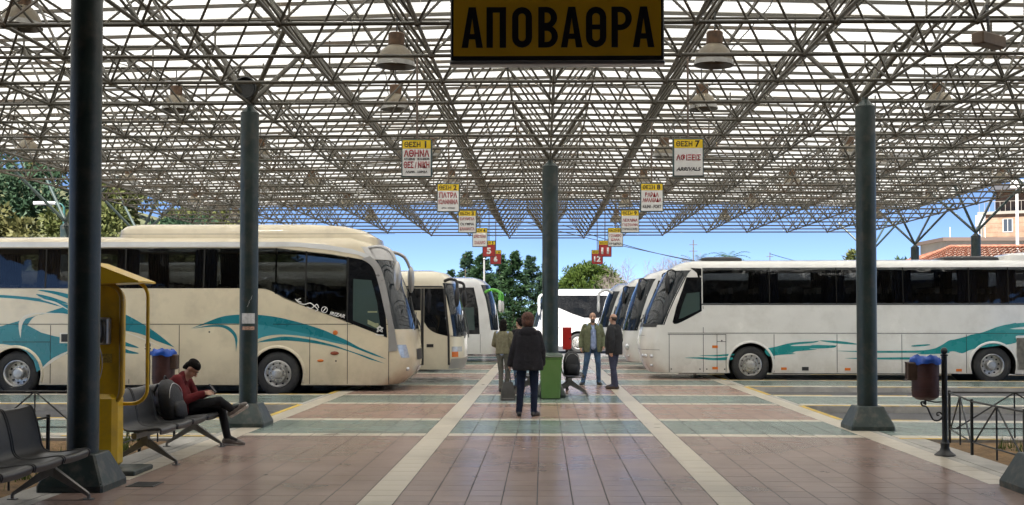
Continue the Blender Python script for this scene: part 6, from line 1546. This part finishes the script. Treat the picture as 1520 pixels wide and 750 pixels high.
def bare(label, x, y, h, seed, z0=-0.2, group='leafless trees behind the right-hand row', spread=.5, m=BARK, thick=.05, name='bare_tree', depth=5):
    rg = np.random.RandomState(seed); t = thing(name, label, 'tree' if name == 'bare_tree' else 'shrub', (x, y, z0), 0, group); m1 = MB(); tw = MB()
    def grow(p, d, L, r, dep):
        q = p + d*L; mid = p + d*L*.5 + Vector(rg.normal(size=3))*L*.05
        (m1 if dep >= depth - 2 else tw).tube([p, mid, q], [r, r*.82, r*.62], 6 if dep > 2 else 4)
        if dep <= 0: return
        for k in range(3 if dep > 1 else 4):
            nd = (d + Vector(rg.normal(size=3))*spread + Vector((0, 0, .18))).normalized(); grow(p + d*L*(.55 + .45*rg.rand()), nd, L*(.58 + .22*rg.rand()), r*.55, dep - 1)
    grow(Vector((0, 0, 0)), Vector((rg.uniform(-.1, .1), 0, 1)).normalized(), h*.32, thick*h/6, depth)
    m1.build('trunk', m, t, 60, False); tw.build('crown', m, t, 60, False); return t

# conifers at the end of the yard (behind the coach with the green mirror)
conifer('slim low conifer above the white coaches, leftmost of the row', -6.2, 75, 5.0, 1.0, L_CON, 11, n=5000)
conifer('pale conifer rising above the white coaches, second from the left', -5.2, 77, 6.3, 1.7, L_CON2, 12, n=7000)
conifer('dark conifer directly behind the red sign with the five', -3.95, 72, 5.9, 1.9, L_CON, 13, n=8000)
conifer('conifer with spiky top behind the white light pole', -2.9, 76, 6.0, 2.0, L_CON, 14, n=8000)
conifer('broad conifer between the red signs and the central column', -1.9, 73, 6.1, 2.0, L_CON, 15, n=8000)
conifer('conifer just left of the central column', -0.8, 75, 5.9, 2.0, L_CON2, 16, n=8000)
conifer('conifer hidden behind the central column', 0.3, 77, 5.6, 1.9, L_CON, 17, n=6000)
conifer('small conifer low behind the green mirror arm', -3.3, 69, 4.4, 1.9, L_CON, 18, n=6000)
# umbrella pine
rg_ = np.random.RandomState(21); up_ = thing('umbrella_pine', 'round umbrella pine behind the coach across the aisle end', 'tree', (4.0, 96, -0.2)); P = []; D = []
for k in range(120):
    d = rdir(rg_, 1)[0]; d[2] = abs(d[2])*1.0 - .18; q = np.array([d[0]*2.55, d[1]*2.55, 4.25 + d[2]*2.35]) * [1, 1, 1]; n = 130; dd = rdir(rg_, n); r = .46*(.6 + .5*rg_.rand())
    P.append(q*[.9 + .16*rg_.rand()]*1 + dd*r*(.5 + .6*rg_.rand(n))[:, None]); e = dd + [0, 0, .3]; D.append(e/np.linalg.norm(e, axis=1)[:, None])
V, F = cards(np.concatenate(P), np.concatenate(D), .30, .05, rg_); np_obj('crown', V, F, L_PIN, up_); trunk(up_, 5.2, .22, [((math.cos(k)*1.7, math.sin(k)*1.7, 4.6), 3.0) for k in range(8)], rg_)
for k, (x, y, h) in enumerate([(7.0, 84, 8.4), (9.0, 80, 9.0), (11.2, 84, 8.0), (5.9, 88, 7.0)]):
    bare('bare twiggy tree, %s behind the right-hand row of coaches' % ['left of the tallest', 'tallest', 'rightmost', 'thinnest'][k], x, y, h, 31 + k, spread=.62, thick=.11, depth=6, m=mat('purple grey twig', (0.20, 0.165, 0.15), 0.9, 0, 0.25, 6))
def palm(label, x, y, h, seed):
    rg = np.random.RandomState(seed); t = thing('palm_tree', label, 'tree', (x, y, -0.2)); MB().tube([(0, 0, 0), (.1, 0, h*.5), (0, 0, h)], [.22, .18, .16], 9).build('trunk', BARK, t, 60)
    V = []; F = []
    for f in range(26):
        a = rg.uniform(0, 6.28); L = rg.uniform(1.3, 1.9); e = rg.uniform(-.2, 1.1); sp_ = [Vector((math.cos(a)*L*s, math.sin(a)*L*s, h + L*(math.sin(e)*s - .9*s*s*math.cos(e)*.8))) for s in np.linspace(0, 1, 9)]
        sd_ = Vector((-math.sin(a), math.cos(a), 0))
        for s in range(1, 9):
            for sg in (-1, 1):
                n = len(V); p = sp_[s]; d = (sp_[s] - sp_[s-1]); l = .42*(1 - .5*s/8); V += [p, p + d*.5, p + d*.9 + sd_*sg*l + Vector((0, 0, -.12))]; F.append((n, n+1, n+2))
    np_obj('crown', [tuple(v) for v in V], F, L_CON2, t); return t
palm('palm with ragged crown above the roof of the long pale coach', 14.6, 88, 6.4, 41)
palm('smaller palm beside the ragged palm', 12.8, 92, 6.2, 42)
broadleaf('dark tree low beside the apartment houses', 29.0, 92, 7.0, 2.0, L_CON, 43, -0.2, .8); broadleaf('dark tree hidden behind the right round column', 26.3, 95, 7.4, 2.2, L_OLV, 44, -0.2, .8)

# wooded hillside on the left
rg_ = np.random.RandomState(77); k = 0
spots = [(-30, 70, 6.5, 3.0, 0), (-36, 72, 7.5, 3.4, 1), (-42, 74, 8.5, 3.8, 0), (-26, 76, 6.0, 2.8, 1), (-33, 80, 7.5, 3.4, 0), (-40, 84, 8.5, 3.8, 2), (-47, 80, 9, 4, 0), (-29, 88, 7, 3.2, 2), (-36, 92, 8, 3.6, 0), (-44, 96, 9, 4, 1), (-52, 92, 9, 4, 0), (-24, 92, 5.5, 2.6, 1), (-31, 100, 7.5, 3.4, 0), (-40, 106, 9, 4.2, 0), (-50, 108, 9, 4.2, 2), (-58, 100, 9, 4.2, 0), (-60, 84, 9, 4.2, 1), (-26, 108, 6.5, 3, 0), (-34, 116, 8, 3.6, 1), (-44, 120, 9, 4.2, 0), (-54, 122, 9, 4.2, 0), (-66, 112, 9, 4.4, 1), (-23, 72, 4.5, 2.3, 2), (-20.5, 82, 4.5, 2.2, 0), (-48, 70, 8, 3.6, 2), (-56, 74, 8.5, 3.8, 0)]
kinds = [('olive green', L_OLV), ('yellowing', L_YEL), ('dark evergreen', L_CON2)]
ORDN = ['first', 'second', 'third', 'fourth', 'fifth', 'sixth', 'seventh', 'eighth', 'ninth', 'tenth', 'eleventh', 'twelfth', 'thirteenth', 'fourteenth', 'fifteenth', 'sixteenth']
where = ['lower slope', 'middle slope', 'upper slope']
for x, y, h, r, kd in spots:
    k += 1; nm, lm = kinds[kd]
    q_ = sum(1 for s_ in spots if s_[4] == kd and s_[0] < x)
    lb = '%s tree on the left hillside, %s of its kind counted from the left' % (nm, ORDN[q_])
    broadleaf(lb, x, y, h, r, lm, 100 + k, None, .85, .16, .34, 'trees on the left hillside')
for k, (x, y, h) in enumerate([(-27.5, 56, 4.6), (-25.2, 57, 4.4), (-22.8, 55, 4.6), (-29.8, 58, 4.8), (-20.6, 57, 4.0), (-24.0, 60, 5.0), (-31.5, 55, 4.2)]):
    bare('bare twiggy shrub below the left hillside, %s of the lamp post' % ['just left', 'right', 'far right', 'well left', 'farthest right', 'behind and right', 'farthest left'][k], x, y, h, 60 + k, -0.3, 'bare shrubs behind the cream coach', .75, mat('pale twig', (0.26, 0.22, 0.16), 0.9, 0, 0.3, 6), .055, 'bare_shrub', 5)
    broadleaf('low yellow green bush under the bare shrubs, number of clumps beside the lamp post' if False else 'low yellow green bush at the foot of the %s bare shrub' % ['left', 'middle', 'right', 'outer left', 'outer right', 'rear', 'outermost left'][k], x + .8, y - 1, 2.9, 1.3, L_YEL if k % 2 else L_OLV, 160 + k, -0.3, .5, .02, .22, 'low bushes behind the cream coach', name='bush')

# ------------------------------------------------------------------ street lamp, poles, overhead wires
LPOST = mat('teal lamp post paint', (0.03, 0.12, 0.11), 0.5, 0, 0.2, 5)
sl2 = thing('street_lamp', 'street lamp with long white head over the cream coach', 'street lamp', (-19.45, 45.0, -0.13))
MB().tube([(0, 0, 0), (0, 0, 6.3)], [.075, .05], 10).build('post', LPOST, sl2, 60); MB().tube(spline([(0, 0, 6.25), (-.15, 0, 6.42), (-.45, 0, 6.44)], 5), .03, 8).build('arm', LPOST, sl2, 60)
MB().loft([[(x, dy*w_, 6.44 + dz) for dy, dz in ((-1, 0), (-.6, .07), (.6, .07), (1, 0), (.7, -.06), (-.7, -.06))] for x, w_ in ((-.35, .06), (-.5, .12), (-1.1, .13), (-1.25, .06))]).build('head', WHITE_P, sl2, 30)
pl = thing('light_pole', 'white pole standing behind the coaches below the red signs', 'pole', (-3.05, 58, -0.15)); MB().tube([(0, 0, 0), (0, 0, 4.8)], [.055, .05], 10).build('post', GREY_P, pl, 60); MB().ell((0, 0, 4.85), (.07, .07, .06), 12, 8).build('cap', GREY_P, pl, 60)
for x, y, h, lb in ((16.6, 82, 6.6, 'thin utility pole above the long pale coach'), (9.4, 70, 6.7, 'thin aerial mast left of the palm')):
    up2 = thing('utility_pole', lb, 'pole', (x, y, -0.2)); MB().tube([(0, 0, 0), (0, 0, h)], [.05, .03], 8).build('post', BARK, up2, 60); ca = MB()
    for z in (h - .3, h - .7): ca.cyl((-.25, 0, z), (.25, 0, z), .02, n=6)
    ca.build('crossarm', BARK, up2)
def wire(label, a, b, sag):
    a, b = Vector(a), Vector(b); o = MB().tube([a.lerp(b, q/24) - Vector((0, 0, sag*4*(q/24)*(1 - q/24))) for q in range(25)], .022, 5).build('overhead_wire', BLACK, None, 60); tag(o, label, 'wire', 'overhead wires')
wire('overhead wire sagging from the central column across the umbrella pine', (-9, 66, 9.6), (11, 66, 4.6), .35); wire('second thin overhead wire over the bare trees', (1.2, 67, 7.2), (15, 72, 4.6), .5); wire('overhead wire running to the palm over the pale coach', (16.6, 82, 6.3), (31, 84, 4.5), .6)

# ------------------------------------------------------------------ houses on the right
BRICK = mat('pale brick facing', (0.30, 0.185, 0.12), 0.85, 0, 0.22, 1.6, 0.25, 12, dirt=(0.38, 0.28, 0.20), dscale=1.1, damt=0.7)
CONC = mat('pale concrete render', (0.30, 0.27, 0.23), 0.85, 0, 0.12, 1.0, 0.2, 10, dirt=(0.30, 0.27, 0.23), dscale=0.8, damt=0.5)
ROOFT = mat('terracotta roof tile', (0.27, 0.105, 0.062), 0.8, 0, 0.28, 3.5, dirt=(0.36, 0.19, 0.12), dscale=2.5, damt=0.6)
WHW = mat('white house wall', (0.45, 0.44, 0.42), 0.8, 0, 0.08, 1)
AWN = mat('dark awning cloth', (0.05, 0.05, 0.055), 0.8)
ap = thing('apartment_block', 'brick apartment block with balconies and dark penthouse awning, far right', 'building', (43.6, 112, -0.2))
FH = 3.0; W_, D_ = 16.0, 14.0; PW, PH = 3.9, 11.0
ap.rotation_euler = (0, 0, R(-27))
def brick_wall(x0, x1, z0, z1, y):        # coursed facing: each course a slightly proud strip, so joints are real
    m = MB(); n = int((z1 - z0)/.40)
    for q in range(n): m.box(x0, x1, y - .02 - .008*(q % 2), y + .3, z0 + q*(z1 - z0)/n + .02, z0 + (q + 1)*(z1 - z0)/n)
    return m
MB().box(0, W_, 0, D_, 0, 4*FH + .3).build('wall', CONC, ap)
for fl in range(4):
    z = fl*FH + .35
    brick_wall(.25, 2.0, z, z + FH - .35, 0).build('brick_panel', BRICK, ap, kind='stuff'); brick_wall(3.0, 4.7, z, z + FH - .35, 0).build('brick_panel', BRICK, ap, kind='stuff')
    brick_wall(2.0, 3.0, z, z + .9, 0).build('brick_panel', BRICK, ap, kind='stuff'); brick_wall(2.0, 3.0, z + 2.2, z + FH - .35, 0).build('brick_panel', BRICK, ap, kind='stuff')
    wf = MB(); wf.box(2.05, 2.95, -.06, -.02, z + .86, z + .94); wf.box(2.05, 2.12, -.05, -.0, z + .94, z + 2.15); wf.box(2.88, 2.95, -.05, 0, z + .94, z + 2.15); wf.box(2.47, 2.53, -.05, 0, z + .94, z + 2.15); wf.box(2.05, 2.95, -.051, 0, z + 2.15, z + 2.2)
    wo = wf.build('window', WHW, ap); MB().box(2.12, 2.88, -.02, -.012, z + .94, z + 2.15).build('pane', BUILDGL, wo)
    MB().box(-.25, W_, -.25, D_, fl*FH + FH + .02, fl*FH + FH + .30).build('floor_slab', CONC, ap)
    MB().box(4.9, 12.5, -1.6, -.26, fl*FH + .05 + FH, fl*FH + .25 + FH).build('balcony', CONC, ap)
    MB().box(4.9, 12.5, -1.62, -1.55, fl*FH + .25 + FH, fl*FH + 1.15 + FH).build('balcony_rail', CONC, ap)
    MB().box(5.3, 6.6, -.06, -.01, z + .02, z + 2.3).build('balcony_door', BUILDGL, ap); MB().box(6.8, 7.4, -.08, -.01, z + .1, z + 2.5).build('shutter', WHW, ap)
    MB().box(5.2, 5.24, -1.5, -1.4, z, z + FH - .3).build('awning', WHW, ap)
    bx = MB()
    for q in range(3): bx.box(-.30, -.02, 1.0 + q*4, 2.2 + q*4, z + .9, z + 2.2)
    bx.build('window', BUILDGL, ap)
MB().box(1.2, W_, 2.2, D_, 4*FH + .3, 4*FH + 3.1).build('penthouse', BRICK, ap)
MB().loft([[(1.0, -.2, 4*FH + 2.4), (W_, -.2, 4*FH + 2.4), (W_, 2.6, 4*FH + 3.2), (1.0, 2.6, 4*FH + 3.2)], [(1.0, -.2, 4*FH + 2.5), (W_, -.2, 4*FH + 2.5), (W_, 2.6, 4*FH + 3.3), (1.0, 2.6, 4*FH + 3.3)]]).build('awning', AWN, ap)
rl_ = MB()
for q in range(34): rl_.box(-.1 + q*.48, -.06 + q*.48, -.2, -.16, 4*FH + .3, 4*FH + 1.25)
rl_.box(-.1, W_, -.2, -.15, 4*FH + 1.25, 4*FH + 1.3); rl_.build('parapet_rail', CONC, ap)
MB().lathe([(.05, 0), (.30, .06), (.36, .14), (.34, .13), (.02, .02)], (3.2, 1.0, 4*FH + 3.1), axis='y', n=18).build('dish', WHITE_P, ap, 40); MB().cyl((3.2, 1.05, 4*FH + .3), (3.2, 1.05, 4*FH + 3.1), .03, n=6).build('mast', BLACK, ap)
# house with hipped tile roof
hh = thing('tiled_house', 'low house with terracotta hipped roof behind the long pale coach', 'house', (31.6, 76, -0.45)); hh.rotation_euler = (0, 0, R(-4))
MB().box(-7.2, 14, -3.6, 7, 0, 5.4).build('wall', CONC, hh)
def roof_face(p00, p10, p01, p11, nrow, ncol):
    """rows of curved tiles laid on a sloping quad, as real corrugated courses"""
    p00, p10, p01, p11 = map(Vector, (p00, p10, p01, p11)); nrm = (p10 - p00).cross(p01 - p00).normalized()
    if nrm.z < 0: nrm = -nrm
    V = []; F = []
    for r in range(nrow):
        for e in (0, 1):
            v = (r + e)/nrow; a = p00.lerp(p01, v); b = p10.lerp(p11, v); 
            for c in range(ncol*4 + 1): V.append(tuple(a.lerp(b, c/(ncol*4)) + nrm*(.09*abs(math.sin(math.pi*c/4)) + (.07 if e == 0 else 0.0))))
    k = ncol*4 + 1
    for r in range(nrow):
        for c in range(ncol*4): a = (2*r)*k + c; F.append((a, a + 1, a + k + 1, a + k))
    return V, F
V = []; F = []
for q in ((( -8, -4.2, 5.35), (15, -4.2, 5.35), (-3.5, 1.6, 6.9), (15, 1.6, 6.9), 22, 70), ((-8, 7.4, 5.35), (-8, -4.2, 5.35), (-3.5, 1.6, 6.9), (-3.5, 1.59, 6.9), 22, 40), ((15, 7.4, 5.35), (-8, 7.4, 5.35), (15, 1.6, 6.9), (-3.5, 1.6, 6.9), 12, 40)):
    v, f = roof_face(*q); b = len(V); V += v; F += [tuple(i + b for i in g_) for g_ in f]
np_obj('roof', V, F, ROOFT, hh)
rc_ = MB()
for a, b in (((-8, -4.2, 5.45), (-3.5, 1.6, 7.0)), ((-3.5, 1.6, 7.0), (15, 1.6, 7.0))):
    a, b = Vector(a), Vector(b); n = int((b - a).length/.4)
    for q in range(n): rc_.cyl(a.lerp(b, q/n), a.lerp(b, (q + 1.1)/n), .13, .11, 8)
rc_.build('ridge_tile', ROOFT, hh, 60, kind='stuff')
wh_ = thing('white_house', 'white house with solar water heater on its flat roof', 'house', (36.2, 98, -0.2))
MB().box(-3.4, 6, -3, 5, 0, 6.6).build('wall', WHW, wh_); MB().box(-3.8, 6.2, -3.4, 5.2, 6.6, 6.95).build('roof_slab', WHW, wh_); MB().box(-1.6, 6, -1.4, 5, 6.95, 8.4).build('upper_storey', CONC, wh_); MB().box(-1.9, 6.2, -1.7, 5.2, 8.4, 8.7).build('roof_slab', mat('dark eave', (0.14, 0.10, 0.08), 0.8), wh_)
wn2 = MB()
for q in range(3): wn2.box(-2.8 + q*2.6, -1.7 + q*2.6, -3.05, -2.99, 4.3, 5.9)
wn2.build('window', BUILDGL, wh_); MB().cyl((-1.2, -1.4, 8.6), (-1.2, -1.4, 9.6), .05, n=6).build('vent_pipe', WHW, wh_)
wt = thing('water_tank', 'white and rust water heater tank on a stand on the white house', 'water tank', (37.6, 96.6, 8.45)); MB().cyl((0, 0, 1.0), (0, 0, 1.95), .42, n=18).build('tank', WHITE_P, wt, 40)
lgm = MB()
for a in range(4): lgm.cyl((.4*math.cos(a*1.57 + .8), .4*math.sin(a*1.57 + .8), 0), (.38*math.cos(a*1.57 + .8), .38*math.sin(a*1.57 + .8), 1.0), .03, n=6)
lgm.build('stand', WHITE_P, wt)
ms_ = thing('signal_mast', 'white mast with lamp cluster between the houses', 'mast', (38.8, 92, -0.2)); MB().tube([(0, 0, 0), (0, 0, 12.6)], [.16, .11], 10).build('post', WHITE_P, ms_, 60); MB().bbox(-.5, .5, -.15, .15, 12.4, 13.1, .03).build('lamp_head', WHITE_P, ms_)
S.render.film_transparent = False
